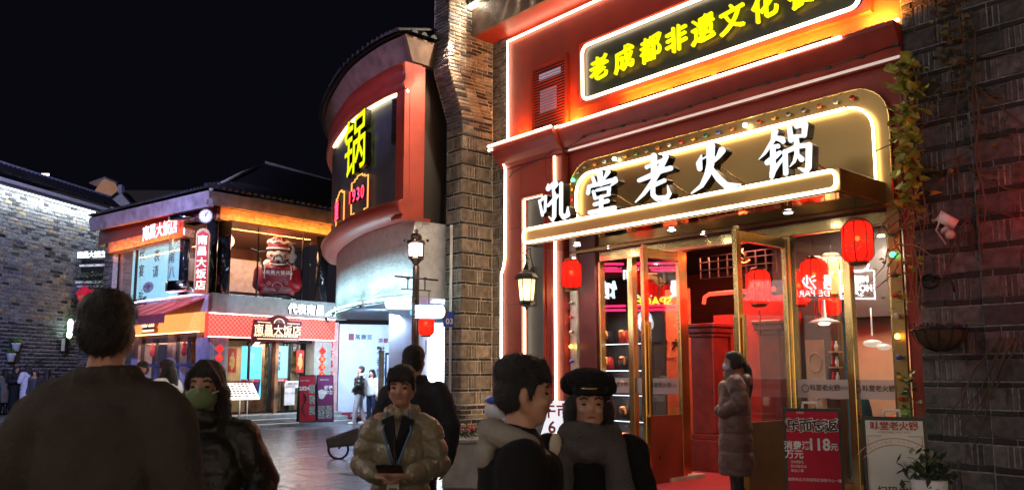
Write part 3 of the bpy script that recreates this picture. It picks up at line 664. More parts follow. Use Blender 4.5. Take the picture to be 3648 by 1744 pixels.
# shelf with gift bags behind the left pane
o_ = -.45; a, b = ix(2128, o_), ix(2250, o_)
shf = thing('display_shelf', FA.pt((a+b)/2, 0, o_-.2), 'black display shelf with lit boards of red gift bags behind the left door glass', 'shelf')
fbox('back_board', M['dark'], shf, FA, a-.1, b+.35, .02, 3.0, o_-.4, o_-.36)
bagm = mat('red_gift_bag', (.5, .03, .025), .4, var=.2, rand=.3); bagd = mat('black_gift_bag', (.02, .02, .02), .5); ribm = mat('orange_ribbon', (.7, .2, .04), .4)
WHERE = ['on the lowest lit board', 'on the second board from below', 'on the middle board', 'on the fourth board from below', 'on the top board']
for k, y in enumerate((1590, 1496, 1405, 1318, 1224)):
    z = iz(2190, y, o_)
    b_ = fbox('board', M['black'], shf, FA, a-.05, b+.3, z, z+.02, o_-.36, o_)
    fbox('led_strip', emat('shelf_led', (.8, .9, 1), 2.5) if 'sled' not in BC else BC['sled'], b_, FA, a, b+.25, z-.010, z-.002, o_-.03, o_-.015); BC['sled'] = bpy.data.materials['shelf_led']
    lamp('AREA', 'shelf_light', FA.pt((a+b)/2, z+.34, o_-.03), 2.2, (1, .9, .8), .6, FA.pt((a+b)/2, z+.05, o_-.2), size_y=.03)
    for q in range(2):
        s = ix((2157, 2218)[q], o_-.1)+.0; m = bagm if (k+q) % 2 else bagd
        bg = MB().hexa([FA.pt(s-.08, z+.022, o_-.10), FA.pt(s+.08, z+.022, o_-.10), FA.pt(s+.08, z+.022, o_-.22), FA.pt(s-.08, z+.022, o_-.22), FA.pt(s-.07, z+.21, o_-.13), FA.pt(s+.07, z+.21, o_-.13), FA.pt(s+.07, z+.21, o_-.19), FA.pt(s-.07, z+.21, o_-.19)])
        o = bg.build('gift_bag', m, None); tag(o, '%s gift bag with bow, %s, %s' % ('red' if m is bagm else 'black', WHERE[k], 'away from the door' if q == 0 else 'beside the door'), 'bag', 'gift bags on the display shelf')
        MB().ell(FA.pt(s, z+.19, o_-.08), (.05, .03, .03)).ell(FA.pt(s-.04, z+.14, o_-.08), (.02, .02, .05)).ell(FA.pt(s+.05, z+.13, o_-.08), (.02, .02, .05)).build('bow', ribm, o)
# bamboo chair in the salmon room
c0_ = ix(2372, -1.8); bc = thing('bamboo_chair', FA.pt(c0_, 0, -1.8), 'light bamboo chair in the red lit room behind the open door', 'chair')
bam = mat('bamboo', (.6, .3, .1), .4)
for a, b in ((0, 0), (.36, 0), (0, .3), (.36, .3)): MB().tube([FA.pt(c0_-.18+a, .02, -1.65-b), FA.pt(c0_-.16+a*.9, .95 if b else .45, -1.66-b*1.05)], .018, 6).build('leg', bam, bc)
fbox('seat', bam, bc, FA, c0_-.18, c0_+.2, .44, .47, -2.0, -1.62); fbox('backrest', bam, bc, FA, c0_-.16, c0_+.16, .62, .9, -2.02, -1.99)
# cabinet and room in the right window
k_ = -1.2; a, b = ix(2800, k_), ix(2985, k_)
cab = thing('display_cabinet', FA.pt((a+b)/2, 0, k_-.3), 'tall dark wooden display cabinet with round fretwork behind the right window', 'cabinet')
fbox('carcass', mat('dark_walnut', (.05, .025, .018), .4), cab, FA, a, b, .02, iz(2900, 1130, k_), k_-.4, k_)
cm_ = mat('pale_wood', (.35, .2, .1), .5); cx_ = ix(2905, k_)
for y in (1290, 1385, 1480): MB().tube([FA.pt(cx_+.09*math.cos(t*.524), iz(2905, y, k_)+.13*math.sin(t*.524), k_+.02) for t in range(12)], .014, 5, closed=True).build('fret_ring', cm_, cab)
fbox('pale_post', cm_, cab, FA, cx_-.14, cx_+.13, .3, iz(2905, 1210, k_), k_, k_+.008)
for y in (1255, 1310, 1365, 1420):
    z = iz(2985, y, k_); bo = fbox('board', cm_, cab, FA, ix(2968, k_), ix(3003, k_), z, z+.02, k_+.005, k_+.14)
    for q in range(2): MB().lathe(FA.pt(ix(2975+q*14, k_), z+.021, k_+.07), [(.022, 0), (.026, .07), (.012, .11), (.016, .13)], 8).build('bottle', M['white'] if q else bagm, bo)
k2 = -2.4
fbox('cafe_wall', mat('beige_wall', (.6, .42, .28), .6, var=.05), H, FA, ix(2995, k2), ix(3300, k2), 0, iz(3100, 1132, k2), k2-.1, k2)
fbox('cafe_bulkhead', mat('grey_bulkhead', (.028, .025, .024), .6), H, FA, ix(2800, k2), ix(3300, k2), iz(3100, 1132, k2), 3.5, k2-.1, k2+.3)
fbox('teal_partition', mat('teal_panel', (.02, .14, .16), .5), H, FA, ix(3008, -.7), ix(3050, -.7), 0, iz(3030, 1052, -.7), -.75, -.7)
MB().ell(FA.pt(ix(3065, -.7), .75, -.7), (.12, .08, .5), 14, 10).build('teal_chair_back', bpy.data.materials['teal_panel'], H)
lamp('AREA', 'room_light', FA.pt(ix(3100, -1.7), 3.2, -1.4), 50, (1, .74, .5), 1.0, FA.pt(ix(3100, k2), .8, k2))
tb = thing('serving_counter', FA.pt(ix(3120, -1), 0, -1), 'counter with folded red cloth behind the far right window pane', 'counter')
zc_ = iz(3150, 1492, -.6)
fbox('counter_top', mat('black_counter', (.03, .03, .03), .3), tb, FA, ix(3085, -.6), 6.5, zc_-.05, zc_, -.9, -.4); fbox('counter_front', mat('beige_counter', (.4, .35, .28), .5), tb, FA, ix(3095, -.6), 6.5, .02, zc_-.05, -.85, -.45)
o = MB().ell(FA.pt(ix(3190, -.55), zc_+.03, -.6), (.16, .12, .04)).build('folded_cloth', bagm, None); tag(o, 'bright red folded cloth lying on the counter behind the right window', 'cloth')
ps_ = ix(2955, -1.0); pz_ = iz(2955, 1150, -1.0)
pend = MB().lathe(FA.pt(ps_, pz_, -.9), [(.20, 0), (.16, .03), (.03, .07), (.02, .3)], 16).build('pendant_lamp', M['white'], None); tag(pend, 'white saucer pendant lamp glowing behind the right window', 'lamp')
MB().ell(FA.pt(ps_, pz_-.01, -.9), (.07, .07, .02)).build('bulb', emat('warm_bulb', (1, .75, .45), 12), pend)
MB().tube([FA.pt(ix(3110, -1.2), 2.3, -1.2), FA.pt(ix(3110, -1.2), 1.95, -1.2)], .01, 4).ell(FA.pt(ix(3110, -1.2), 1.85, -1.2), (.12, .12, .05)).ell(FA.pt(ix(3150, -1.2), 1.8, -1.2), (.09, .09, .04)).build('crystal_lamp', mat('glassy_lamp', (.6, .55, .45), .1, .5, emit=(1, .8, .6), es=.4), H)
# ================================================= lanterns
def lantern(p, sc, m, hot, label, tassel=True, thread=.3):
    o = thing('red_lantern' if 'pale' not in label else 'pale_lantern', p, label, 'lantern', 'silk lanterns at the hotpot entrance')
    p = Vector(p); R_ = .17*sc; H_ = .46*sc; prof = [(.62, 0), (.86, .06), (.98, .14), (1, .3), (1, .7), (.98, .86), (.86, .94), (.62, 1)]
    n = 8; b = MB()
    b.lathe(p, [(R_*r, (z-.5)*H_) for r, z in prof], 24); b.f = b.f[:-2]; b.m = b.m[:-2]; b.sm = b.sm[:-2]; b.build('silk_shell', m, o)
    for k in range(n):
        t = k*math.pi*2/n+.2; MB().tube([p+Vector((R_*1.01*r*math.cos(t), R_*1.01*r*math.sin(t), (z-.5)*H_)) for r, z in prof], .008*sc, 4).build('rib', mat('dark_red_wire', (.12, .01, .01), .5) if 'rb' not in BC else BC['rb'], o)
        if 'rb' not in BC: BC['rb'] = bpy.data.materials['dark_red_wire']
    for zz, sg in ((.5, 1), (-.5, -1)):
        MB().lathe(p+Vector((0, 0, zz*H_+.0)), [(R_*.64, 0), (R_*.66, .02*sc*sg), (R_*.5, .045*sc*sg)], 18).build('collar_ring', mat('gilt_lantern_ring', (.3, .12, .05), .4, .6) if 'gr' not in BC else BC['gr'], o)
        if 'gr' not in BC: BC['gr'] = bpy.data.materials['gilt_lantern_ring']
    if hot: 
        MB().ell(p+Vector((0, 0, .04*sc)), .03*sc, 8, 6).build('bulb', M['bulbhot'], o)
        lamp('POINT', 'lantern_light', p+Vector((0, 0, -.04*sc)), hot, (1, .12, .05), .06)
    MB().tube([p+Vector((0, 0, H_/2)), p+Vector((0, 0, H_/2+thread))], .004, 4).build('cord', M['black'], o)
    if tassel: MB().tube([p-Vector((0, 0, H_/2+.02)), p-Vector((0, 0, H_/2+.1*sc)), p-Vector((0, 0, H_/2+.12*sc)), p-Vector((0, 0, H_/2+.42*sc))], [.004, .004, .018*sc, .010*sc], 6).build('tassel', bagm, o)
    # scattered gold print
    g = MB()
    for k in range(26):
        t = rng.random()*6.28; z = rng.uniform(-.33, .33)*H_; q = p+Vector((R_*1.012*math.cos(t), R_*1.012*math.sin(t), z)); tx = Vector((-math.sin(t), math.cos(t), 0)); u = .008*sc
        g.add([q-tx*u+Vector((0, 0, -u)), q+tx*u+Vector((0, 0, -u*.5)), q+tx*u*.4+Vector((0, 0, u)), q-tx*u+Vector((0, 0, u*.6))], [(0, 1, 2, 3)])
    g.build('gold_print', BC.get('gpr') or BC.setdefault('gpr', mat('faded_gold_print', (.7, .3, .15), .5)), o)
    fx = Frame((p.x, p.y), (1, 0))
    print_text(fx, '福', 0, p.z, .1*sc, R_*1.03, BC['gpr'], o, 'lettering')
    return o
def lpos(x, y, off): # position on plane parallel to the facade
    s, z = FA.shit(x, y, off); return FA.pt(s, z, off)
lantern(lpos(1437, 690, .75), .86, M['redlanterndim'], .8, 'dim red lantern hanging at the left end of the gold canopy', False)
lantern(lpos(2157, 608, .75), .92, M['redlanterndim'], 2, 'large red lantern hanging at the right end under the gold canopy', False)
lantern(lpos(1908, 722, -.45), .95, M['redlantern'], 9, 'glowing red lantern with tassel seen through the open right door leaf', True, .5)
lantern(lpos(2048, 697, -.9), 1.0, M['redlantern'], 7, 'brightest glowing red lantern behind the reflected white perfume shop name')
lantern(lpos(2010, 724, -1.2), .95, M['redlantern'], 6, 'glowing red lantern with tassel left of the pale lantern group, partly hidden', True)
lantern(lpos(2088, 757, -1.6), .85, M['redlantern'], 4, 'small low red lantern under the pale lantern', False)
lantern(lpos(2092, 693, -1.3), 1.1, M['palelantern'], 3, 'pale cream lantern painted with a flower behind the glass', False)
# bracket lamp on the blue panel
wl_p = lpos(1325, 728, .42); wl_ = thing('wall_lantern', wl_p, 'ornate black coach lamp on a scroll bracket beside the blue panel', 'lamp')
q = wl_p
MB().lathe(q+Vector((0, 0, .17)), [(.19, -.01), (.19, .02), (.15, .08), (.06, .15), (.04, .22), (.015, .26)], 6, flat=True).build('hood', M['black'], wl_)
MB().lathe(q+Vector((0, 0, -.22)), [(.01, -.12), (.03, -.07), (.1, -.03), (.13, 0), (.13, .04)], 6, flat=True).build('base', M['black'], wl_)
MB().lathe(q, [(.105, -.18), (.14, .16)], 6, flat=True).build('glass', lanternmat('amber_glass', (1, .8, .5), .35, .5), wl_)
for k in range(6):
    t = k*math.pi/3; MB().tube([q+Vector((.108*math.cos(t), .108*math.sin(t), -.18)), q+Vector((.143*math.cos(t), .143*math.sin(t), .16))], .008, 4).build('cage_bar', M['black'], wl_)
    t += math.pi/6; MB().tube([q+Vector((.1*math.cos(t+.25*math.sin(a*1.57)), .1*math.sin(t+.25*math.sin(a*1.57)), -.17+a*.04))*1 for a in range(9)], .004, 4).build('scroll', M['black'], wl_)
MB().ell(q+Vector((0, 0, .02)), (.025, .025, .05)).build('bulb', emat('warm_bulb_small', (1, .8, .5), 25), wl_)
br = MB(); W0 = FA.pt(FA.hit(*proj(q)[:2], .0)[0]+.33, q.z+.05, .15)
br.tube([q+Vector((0, 0, .42)), q+Vector((0, 0, .52)), q+Vector((-.05, 0, .6)), q+Vector((.06, .04, .68)), q*.5+W0*.5+Vector((0, 0, .58)), W0+Vector((0, 0, .3)), W0], .014, 6)
br.tube([q+Vector((0, 0, .42))+Vector((.05*math.cos(t), 0, .05*math.sin(t)+.05)) for t in [i*.7 for i in range(9)]], .008, 5)
br.build('bracket', M['black'], wl_); MB().fbox(Frame((W0.x, W0.y), FA.u), -.05, .05, W0.z-.3, W0.z+.35, -.03, .02).build('back_plate', M['black'], wl_)
lamp('POINT', 'coach_light', q+Vector((0, 0, -.05)), 3, (1, .75, .45), .05)
# ================================================= BRICK GABLE PIER (centre)
A_ = Vector((-.86, 13.8, 0)); UP = (.755, .656); UL = (-.659, .752)
PR = Frame(A_, UP); PL = Frame(A_, UL)
GP = thing('brick_pier', A_, 'tall grey brick gable pier corbelled near its top beside the hotpot restaurant', 'wall')
def solidbox(name, m, parent, s0, s1, w, z0, z1, ox=0, inset=.004):
    # box behind the two visible faces (PR plane s0..s1, depth w along UL)
    a = PR.pt(s0+inset, z0, -inset); u = PR.u*(s1-s0-inset); v = Vector((UL[0], UL[1], 0)).normalized()*w
    return MB().hexa([a, a+u, a+u+v, a+v]+[p+Vector((0, 0, z1-z0)) for p in (a, a+u, a+u+v, a+v)]).build(name, m, parent)
solidbox('mortar_core', M['mortar'], GP, 0, .7, .46, 0, 5.9)
solidbox('mortar_core', M['mortar'], GP, -.31, .68, .45, 6.75, 8.9)
bl = boxbond(0, .66, .95, 5.72, mt=M['brickbrown'], ms_=M['brickdark'], blk=.33, sol=.058)+running(0, .66, .0, .95, .24, .078, .017, ms=[(M['brickbrown'], 2), (M['brickdark'], 3)])+running(0, .66, 5.72, 5.9, .24, .062, .01, ms=[(M['brickbrown'], 2), (M['brickdark'], 2)])
bl += running(-.31, .66, 6.75, 8.9, .25, .066, .017, ms=[(M['brickbrown'], 3), (M['brickdark'], 1), (M['brick'], 2)])
left = boxbond(0, .45, .95, 5.72, mt=M['brickbrown'], ms_=M['brickdark'], blk=.24, sol=.058, ph=1)+running(0, .45, 0, .95, .24, .078, .012, ms=[(M['brick'], 2), (M['brickdark'], 3)])+running(0, .45, 5.72, 5.9, .24, .062, .01)
N_ = 14; zz = 5.9
for i in range(N_):
    z0_, z1_ = 5.9+i*.85/N_, 5.9+(i+1)*.85/N_; o_ = .31*(i+.8)/N_
    solidbox('mortar_core', M['mortar'], GP, -o_, .68, .45, z0_, z1_-.001)
    bl += running(-o_, .66, z0_, z1_-.011, .24, .0607, .014, ms=[(M['brickbrown'], 3), (M['brickdark'], 1)])
    lay(PL, running(0 if i % 2 else .0, .42, z0_, z1_-.011, .22, .0607, .008), GP, off=o_, limit=4)
lay(PR, bl, GP, limit=150); lay(PL, left, GP, limit=36)
lay(PL, running(0, .42, 6.75, 8.9, .22, .062, .012), GP, off=.31, limit=16)
MB().tube([FA.pt(-.62, .2, .14), FA.pt(-.62, 7.7, .14)], .045, 8).build('downpipe', M['black'], GP)
for z in (1.5, 3, 4.5, 6, 7.2): MB().tube([FA.pt(-.62, z, .14), FA.pt(-.62, z+.04, .14)], .055, 8).build('pipe_bracket', M['black'], GP)
for s in (.24, .28): MB().tube([PL.pt(s, .3, .03), PL.pt(s, 4.02, .03)], .012, 6).build('conduit', M['white'], GP)
fbox('side_strip_core', M['mortar'], GP, FA, -.6, -.145, 0, 8.6, -.3, -.004)
lay(FA, boxbond(-.56, -.15, .95, 5.0, mt=M['brickbrown'], ms_=M['brickbrown'], blk=.24)+running(-.56, -.15, 0, .95, .24, .07, .012)+running(-.56, -.15, 5.0, 8.6, .24, .062, .012, ms=[(M['brickbrown'], 1)]), GP, limit=40)
ptl = thing('eave_spotlight', PR.pt(.2, 8.6, .8), 'spotlight at the head of the brick gable pier washing its top', 'lamp')
MB().tube([PR.pt(.1, 8.75, 0), PR.pt(.1, 8.8, 1.45)], .02, 6).box(*[q for c in (PR.pt(.1, 8.7, 1.5),) for q in (c.x-.08, c.x+.08, c.y-.08, c.y+.08, c.z, c.z+.12)]).build('fitting', M['black'], ptl)
lamp('SPOT', 'pier_wash', PR.pt(.1, 8.65, 1.5), 620, (1, .88, .66), .08, PR.pt(.2, 5.2, 0), 95)  # spot assumed from the bright pier top, its fitting unseen
lamp('SPOT', 'return_wash', FA.pt(-.5, 7.2, 1.0), 420, (1, .7, .45), .08, (-1.6, 13.7, 5.4), 60)  # added spot without a fitting, brightening the red sign return
lamp('POINT', 'strip_glow', FA.pt(-.35, 8.0, .5), 30, (1, .85, .6), .1)
# ================================================= RIGHT BRICK PIER
RP = thing('brick_wall', FA.pt(7.1, 0), 'dark grey patterned brick wall with bare vines on the right', 'wall')
fbox('mortar_core', M['mortardark'], RP, FA, 6.705, 7.35, 0, 8.8, -.4, .046)
fbox('mortar_core', M['mortardark'], RP, FA, 7.35, 9.2, 0, 8.8, -.4, .096)
lay(FA, boxbond(6.71, 7.34, 0, 8.0, .215, .065, .01, .40, .055, M['brick'], M['brickdark']), RP, off=.05, limit=170)
lay(FA, boxbond(7.36, 8.7, 0, 8.0, .215, .065, .01, .40, .055, M['brick'], M['brickdark'], 1), RP, off=.10, limit=130)
# ================================================= CURVED BUILDING
ctrl = [(-1.2, 13.25), (-1.65, 13.7), (-2.12, 14.18), (-2.81, 15.2), (-3.43, 16.6), (-3.82, 17.7), (-4.08, 18.8), (-4.22, 19.9), (-4.3, 21)]
PTH = []
for i in range(1, len(ctrl)-2):
    p0, p1, p2, p3 = [Vector((*c, 0)) for c in ctrl[i-1:i+3]]
    for k in range(6):
        t = k/6; PTH.append(.5*((2*p1)+(-p0+p2)*t+(2*p0-5*p1+4*p2-p3)*t*t+(-p0+3*p1-3*p2+p3)*t**3))
PTH.append(Vector((*ctrl[-2], 0)))
NRM = []
for i in range(len(PTH)):
    d = (PTH[min(i+1, len(PTH)-1)]-PTH[max(i-1, 0)]).normalized()
    if i == 0: d = Vector((-.70, .714, 0)).normalized()
    NRM.append(Vector((-d.y, d.x, 0)))
def sweep(prof, name, m, parent, i0=0, i1=None, **k):
    i1 = i1 or len(PTH)-1; mb = MB(); n = len(prof); mb.smooth = True
    for i in range(i0, i1+1):
        for o, z in prof: mb.v.append(tuple(PTH[i]+NRM[i]*o+Vector((0, 0, z))))
    for i in range(i1-i0):
        for j in range(n-1): a = i*n+j; mb.f.append((a, a+n, a+n+1, a+1)); mb.m.append(0); mb.sm.append(True)
    mb.f.append(tuple(range(n))); mb.m.append(0); mb.sm.append(False)
    return mb.build(name, m, parent, **k)
CB = thing('curved_building', PTH[0], 'round fronted building with white stucco wall below a red framed dark sign', 'building')
sweep([(-.15, 2.75), (0, 2.75), (0, 4.05), (-.15, 4.05)], 'stucco_wall', M['white_render'], CB)
CR = Frame(PTH[0], UP)
fbox('stucco_wall', M['white_render'], CB, CR, .0, .72, 2.75, 4.05, -.2, -.002)
sm_ = MB(); sm_.v = [tuple(p+Vector((0, 0, 2.752))) for p in PTH]+[(-1.1, 14.3, 2.752), (-1.0, 21, 2.752)]; n = len(sm_.v)
for i in range(len(PTH)-1): sm_.f.append((i, i+1, n-1) if i > 8 else (i, i+1, n-2)); sm_.m.append(0); sm_.sm.append(False)
sm_.f.append((9, n-1, n-2)); sm_.m.append(0); sm_.sm.append(False)
sm_.build('soffit', mat('pale_blue_soffit', (.34, .38, .45), .5), CB)
sweep([(.0, 4.06), (.24, 4.1), (.34, 4.18), (.36, 4.28), (.28, 4.38), (.12, 4.42), (-.1, 4.42)], 'lower_cornice', M['redtrim'], CB)
sweep([(.14, 4.42), (.16, 6.32)], 'sign_face', mat('slate_blue_sign_face', (.05, .058, .075), .5, var=.15), CB)
sweep([(.16, 6.3), (.26, 6.32), (.3, 6.42), (.24, 6.52), (.27, 6.62), (.27, 6.8), (-.1, 6.82)], 'upper_cornice', M['redtrim'], CB)
fbox('sign_return', M['red'], CB, CR, -.26, .16, 4.1, 6.8, -.25, .004)
fbox('side_wall', mat('dark_brown_side', (.022, .014, .009), .7), CB, CR, .16, .72, 4.06, 6.9, -.3, -.14)
fbox('sill', M['redtrim'], CB, CR, -.3, .3, 4.05, 4.1, -.3, .02)
sweep([(.10, 6.84), (.34, 7.24), (.30, 7.26), (-.3, 7.26)], 'eave_fascia', M['fascia'], CB)
MB().hexa([CR.pt(-.12, 6.84, .02), CR.pt(.66, 6.84, .02), CR.pt(.66, 6.84, -.5), CR.pt(-.12, 6.84, -.5), CR.pt(-.34, 7.24, .12), CR.pt(.66, 7.24, .12), CR.pt(.66, 7.24, -.5), CR.pt(-.34, 7.24, -.5)]).build('eave_end', M['fascia'], CB)
rf = MB(); nP = len(PTH)
rf.v = [tuple(PTH[i]+NRM[i]*.42+Vector((0, 0, 7.27))) for i in range(nP)]+[tuple(PTH[i]-NRM[i]*1.2+Vector((0, 0, 7.75))) for i in range(nP)]
for i in range(nP-1): rf.f.append((i, i+1, nP+i+1, nP+i)); rf.m.append(0); rf.sm.append(False)
rf.build('roof', M['tile'], CB)
L_ = 0; 
for i in range(nP-1):
    seg = (PTH[i+1]-PTH[i]).length; k = max(1, round(seg/.17))
    for q in range(k):
        t = q/k; p = PTH[i].lerp(PTH[i+1], t)+NRM[i].lerp(NRM[i+1], t)*.46; nn = NRM[i].lerp(NRM[i+1], t)
        link('tile', tile_mesh(.062, 1.5, M['tile']), CB, (p.x, p.y, 7.29), (rad(16), 0, math.atan2(-nn.y, -nn.x)-math.pi/2))
for k in range(3): link('tile', tile_mesh(.062, 1.0, M['tile']), CB, CR.pt(-.2+k*.2, 7.28, .2), (rad(10), 0, CR.ang))
MB().tube([PTH[i]+NRM[i]*.2+Vector((0, 0, 6.29)) for i in range(0, 22)], .028, 6).build('neon_tube', emat('cove_neon', (1, .85, .45), 6), CB)
# surface frames on the curve
def cframe(px, off, y=600):
    best = None
    for i in range(len(PTH)-1):
        for t in (0, .25, .5, .75):
            p = PTH[i].lerp(PTH[i+1], t); n = NRM[i].lerp(NRM[i+1], t).normalized(); q = p+n*off
            e = abs(proj((q.x, q.y, 5))[0]-px)
            if best is None or e < best[0]: best = (e, p, n)
    _, p, n = best; return Frame((p.x, p.y), (-n.y*-1*-1, n.x*-1*-1) if False else (n.y, -n.x), n=n)
f1 = cframe(1276, .22); zc = f1.hit(1276, 520, .22)[1]
def f_sgn(fr): return 1 if proj(fr.pt(.2, 5))[0] > proj(fr.pt(0, 5))[0] else -1
mgold = M['gold']
o = letters(f1, '锅', 0, zc, 1.18, .2, .12, M['letteryellow'], CB, 'sign_character', bold=.012, flip=f_sgn(f1), n=60, shear=.08)
f2 = cframe(1281, .2); z2 = f2.hit(1281, 694, .2)[1]
fl = f_sgn(f2)
rl = emat('red_neon_digit', (1, .03, .08), 3)
letters(f2, '1930', 0, z2, .33, .22, .05, rl, CB, 'year_digits', bold=.02, flip=fl, spacing=.66)
def ring(fr, z, w, h, name, m, r=.014): 
    a = w*.32; b = h*.2
    P = [(-w, -h+b), (-w, h-b), (-a*1.9, h-b), (-a*1.9, h-b/2), (-a, h-b/2), (-a, h), (a, h), (a, h-b/2), (a*1.9, h-b/2), (a*1.9, h-b), (w, h-b), (w, -h+b), (a*1.9, -h+b), (a*1.9, -h+b/2), (a, -h+b/2), (a, -h), (-a, -h), (-a, -h+b/2), (-a*1.9, -h+b/2), (-a*1.9, -h+b)]
    return MB().tube([fr.pt(s, z+q, .2) for s, q in P], r, 4, closed=True).build(name, m, CB)
gb = emat('amber_outline', (1, .45, .08), .8)
ring(f2, z2, .42, .38, 'ornate_outline', gb)
f3 = cframe(1213, .2); z3 = f3.hit(1220, 742, .2)[1]; ring(f3, z3, .42, .4, 'ornate_outline', gb); letters(f3, '重', 0, z3, .42, .22, .05, rl, CB, 'red_character', bold=.02, flip=f_sgn(f3))
f4 = cframe(1418, .17); z4a = f4.hit(1418, 490, .17)[1]; z4b = f4.hit(1418, 320, .17)[1]
lv = MB().fbox(f4, -.16, .2, z4a-.1, z4b+.05, .16, .175).build('louvre_window', M['signdark'], CB)
for k in range(18): 
    z = z4a-.06+k*(z4b-z4a+.1)/18; fbox('slat', M['darkbronze'], lv, f4, -.14, .18, z, z+.02, .176, .2)
# recessed shop below the curve
fbox('shop_column', M['lavender'], CB, Frame((-2.5, 16.6), (1, .12)), 0, .56, 0, 2.75, -.5, 0)
fbox('shop_back_wall', mat('blue_shop_wall', (.25, .35, .5), .6), CB, Frame((-2.0, 19), (1, .3)), -.3, 1.4, 0, 2.75, -.1, 0)
lb = fbox('light_box', M['lightbox'], CB, Frame((-1.68, 16.4), (1, .1)), 0, .32, .1, 2.46, -.06, 0)
fbox('light_box_frame', M['lavender'], CB, Frame((-1.95, 16.5), (1, .1)), 0, .26, 0, 2.5, -.08, 0)
fbox('blue_beam', emat('blue_led_beam', (.1, .42, .85), .9), CB, Frame((-1.9, 15.3), (1, .6)), 0, .62, 2.55, 2.74, -.05, 0)
lamp('AREA', 'shop_front_light', (-1.6, 16.0, 2.3), 22, (.6, .75, 1), .5, (-2.2, 13.8, 1.2))
lamp('AREA', 'soffit_light', (-2.6, 16.6, 2.68), 45, (.55, .75, 1), .6, (-3.2, 19, .8))
lantern((-1.61, 15.3, 2.36), .85, M['redlantern'], 1.5, 'red lantern hanging below the two lit direction signs', True, .25)
# LED line and wash lamps assumed from the bright foot of the curved white wall
for i0 in (2, 10, 18, 26):
    pts = [PTH[i]+NRM[i]*.2+Vector((0, 0, 2.68)) for i in range(i0, min(i0+8, len(PTH)))]
    ch_ = MB().tube([p-Vector((0, 0, .02)) for p in pts], .03, 6).build('light_channel', M['black'], CB)
    MB().tube([p+Vector((0, 0, .045)) for p in pts], .014, 5).build('led_line', emat('cyan_led_line', (.5, .95, .95), 12) if 'cll' not in BC else BC['cll'], ch_); BC['cll'] = bpy.data.materials['cyan_led_line']
for i0 in (1, 7, 13, 19):
    p = PTH[i0+2]+NRM[i0+2]*.32+Vector((0, 0, 2.6)); lamp('AREA', 'wall_wash', p, 9, (.5, .85, 1), 1.0, PTH[i0+2]+Vector((0, 0, 3.7)), size_y=.08)  # added lamps without fittings, washing the curved wall
# ================================================= HOARDING with banner, end of the lane
BF = Frame((-5.2, 24.6), (1, .3)); BP = Frame((-5.56, 24.1), (.36, .5))
HB = thing('banner_hoarding', BF.pt(.8, 0), 'pale blue printed hoarding banner with vertical characters beside the dining room steps', 'banner')
bm_ = mat('pale_banner_cloth', (.5, .62, .78), .6, var=.08, scale=3, bump=.5, bscale=4)
fbox('cloth', bm_, HB, BF, 0, 2.2, .12, 2.9, -.05, 0)
fbox('maroon_strip', mat('maroon_print', (.2, .02, .05), .5), HB, BF, 0, 2.2, .1, .28, .001, .006)
pr = mat('maroon_ink', (.2, .03, .05), .6); tl = mat('teal_ink', (.03, .12, .18), .6); wi = mat('white_ink', (.8, .8, .8), .6)
letters(BF, '萬壽宮', .72, 2.52, .17, .004, .004, tl, HB, bold=.02); letters(BF, '洪都大拇指', 1.55, 2.42, .15, .004, .004, pr, HB, bold=.03)
fbox('emblem', pr, HB, BF, .27, .43, 2.42, 2.62, .002, .006)
letters(BF, '洪都制造', 1.25, 1.62, .27, .004, .004, tl, HB, bold=.01, vertical=True, spacing=1.25)
print_text(BF, '洪都大拇指 萬壽宮 即将开业', 1.0, .19, .10, .012, wi, HB)
g_ = emat('green_neon_line', (.3, 1, .7), 2)
MB().tube([BF.pt(s, z, .03) for s, z in ((1.5, 2.15), (1.62, 2.2), (1.55, 1.98), (1.66, 2.05), (1.6, 1.8), (1.5, 1.88))], .012, 4).tube([BF.pt(s, z, .03) for s, z in ((1.72, 2.22), (1.86, 2.22), (1.86, 1.8), (1.72, 1.8))], .012, 4).build('neon_logo', g_, HB)
PB = thing('pink_hoarding', BP.pt(.3, 0), 'narrow salmon pink hoarding with red vertical opening notice between shop and blue banner', 'banner')
fbox('cloth', mat('salmon_banner_cloth', (.7, .42, .38), .6, bump=.3, bscale=5), PB, BP, 0, .58, .1, 2.95, -.05, 0)
letters(BP, '即将开幕敬请期待', .27, 1.55, .25, .004, .004, mat('red_ink', (.5, .02, .02), .6), PB, bold=.02, vertical=True, spacing=1.18, flip=f_sgn(BP))
lamp('AREA', 'hoarding_light', (-4.3, 22.3, 2.6), 90, (.6, .75, 1), .8, BF.pt(.9, 1.2))
wp = thing('wooden_post_sign', at_y(1365, 1400, 21), 'tall slim curved wooden board standing before the blue banner', 'sign')
fbox('board', mat('light_wood_board', (.4, .28, .18), .5), wp, Frame((-3.42, 21), (1, .1)), 0, .14, .05, 2.0, -.04, 0); MB().tube([(-3.4, 21, 1.98), (-3.36, 21, 2.06), (-3.46, 21, 2.1)], .04, 6).build('curled_top', bpy.data.materials['light_wood_board'], wp)
fbox('foot', M['black'], wp, Frame((-3.5, 21), (1, .1)), 0, .3, 0.01, .05, -.15, .15)
bf_ = thing('black_frame', at_y(1385, 1420, 20.4), 'slim black metal display frame beside the pale column', 'frame')
fbox('upright', M['black'], bf_, Frame((-3.16, 20.4), (1, .1)), 0, .04, 0.01, 1.95, -.04, 0); fbox('top_rail', M['black'], bf_, Frame((-3.12, 20.4), (1, .1)), 0, .3, 1.9, 1.95, -.04, 0)
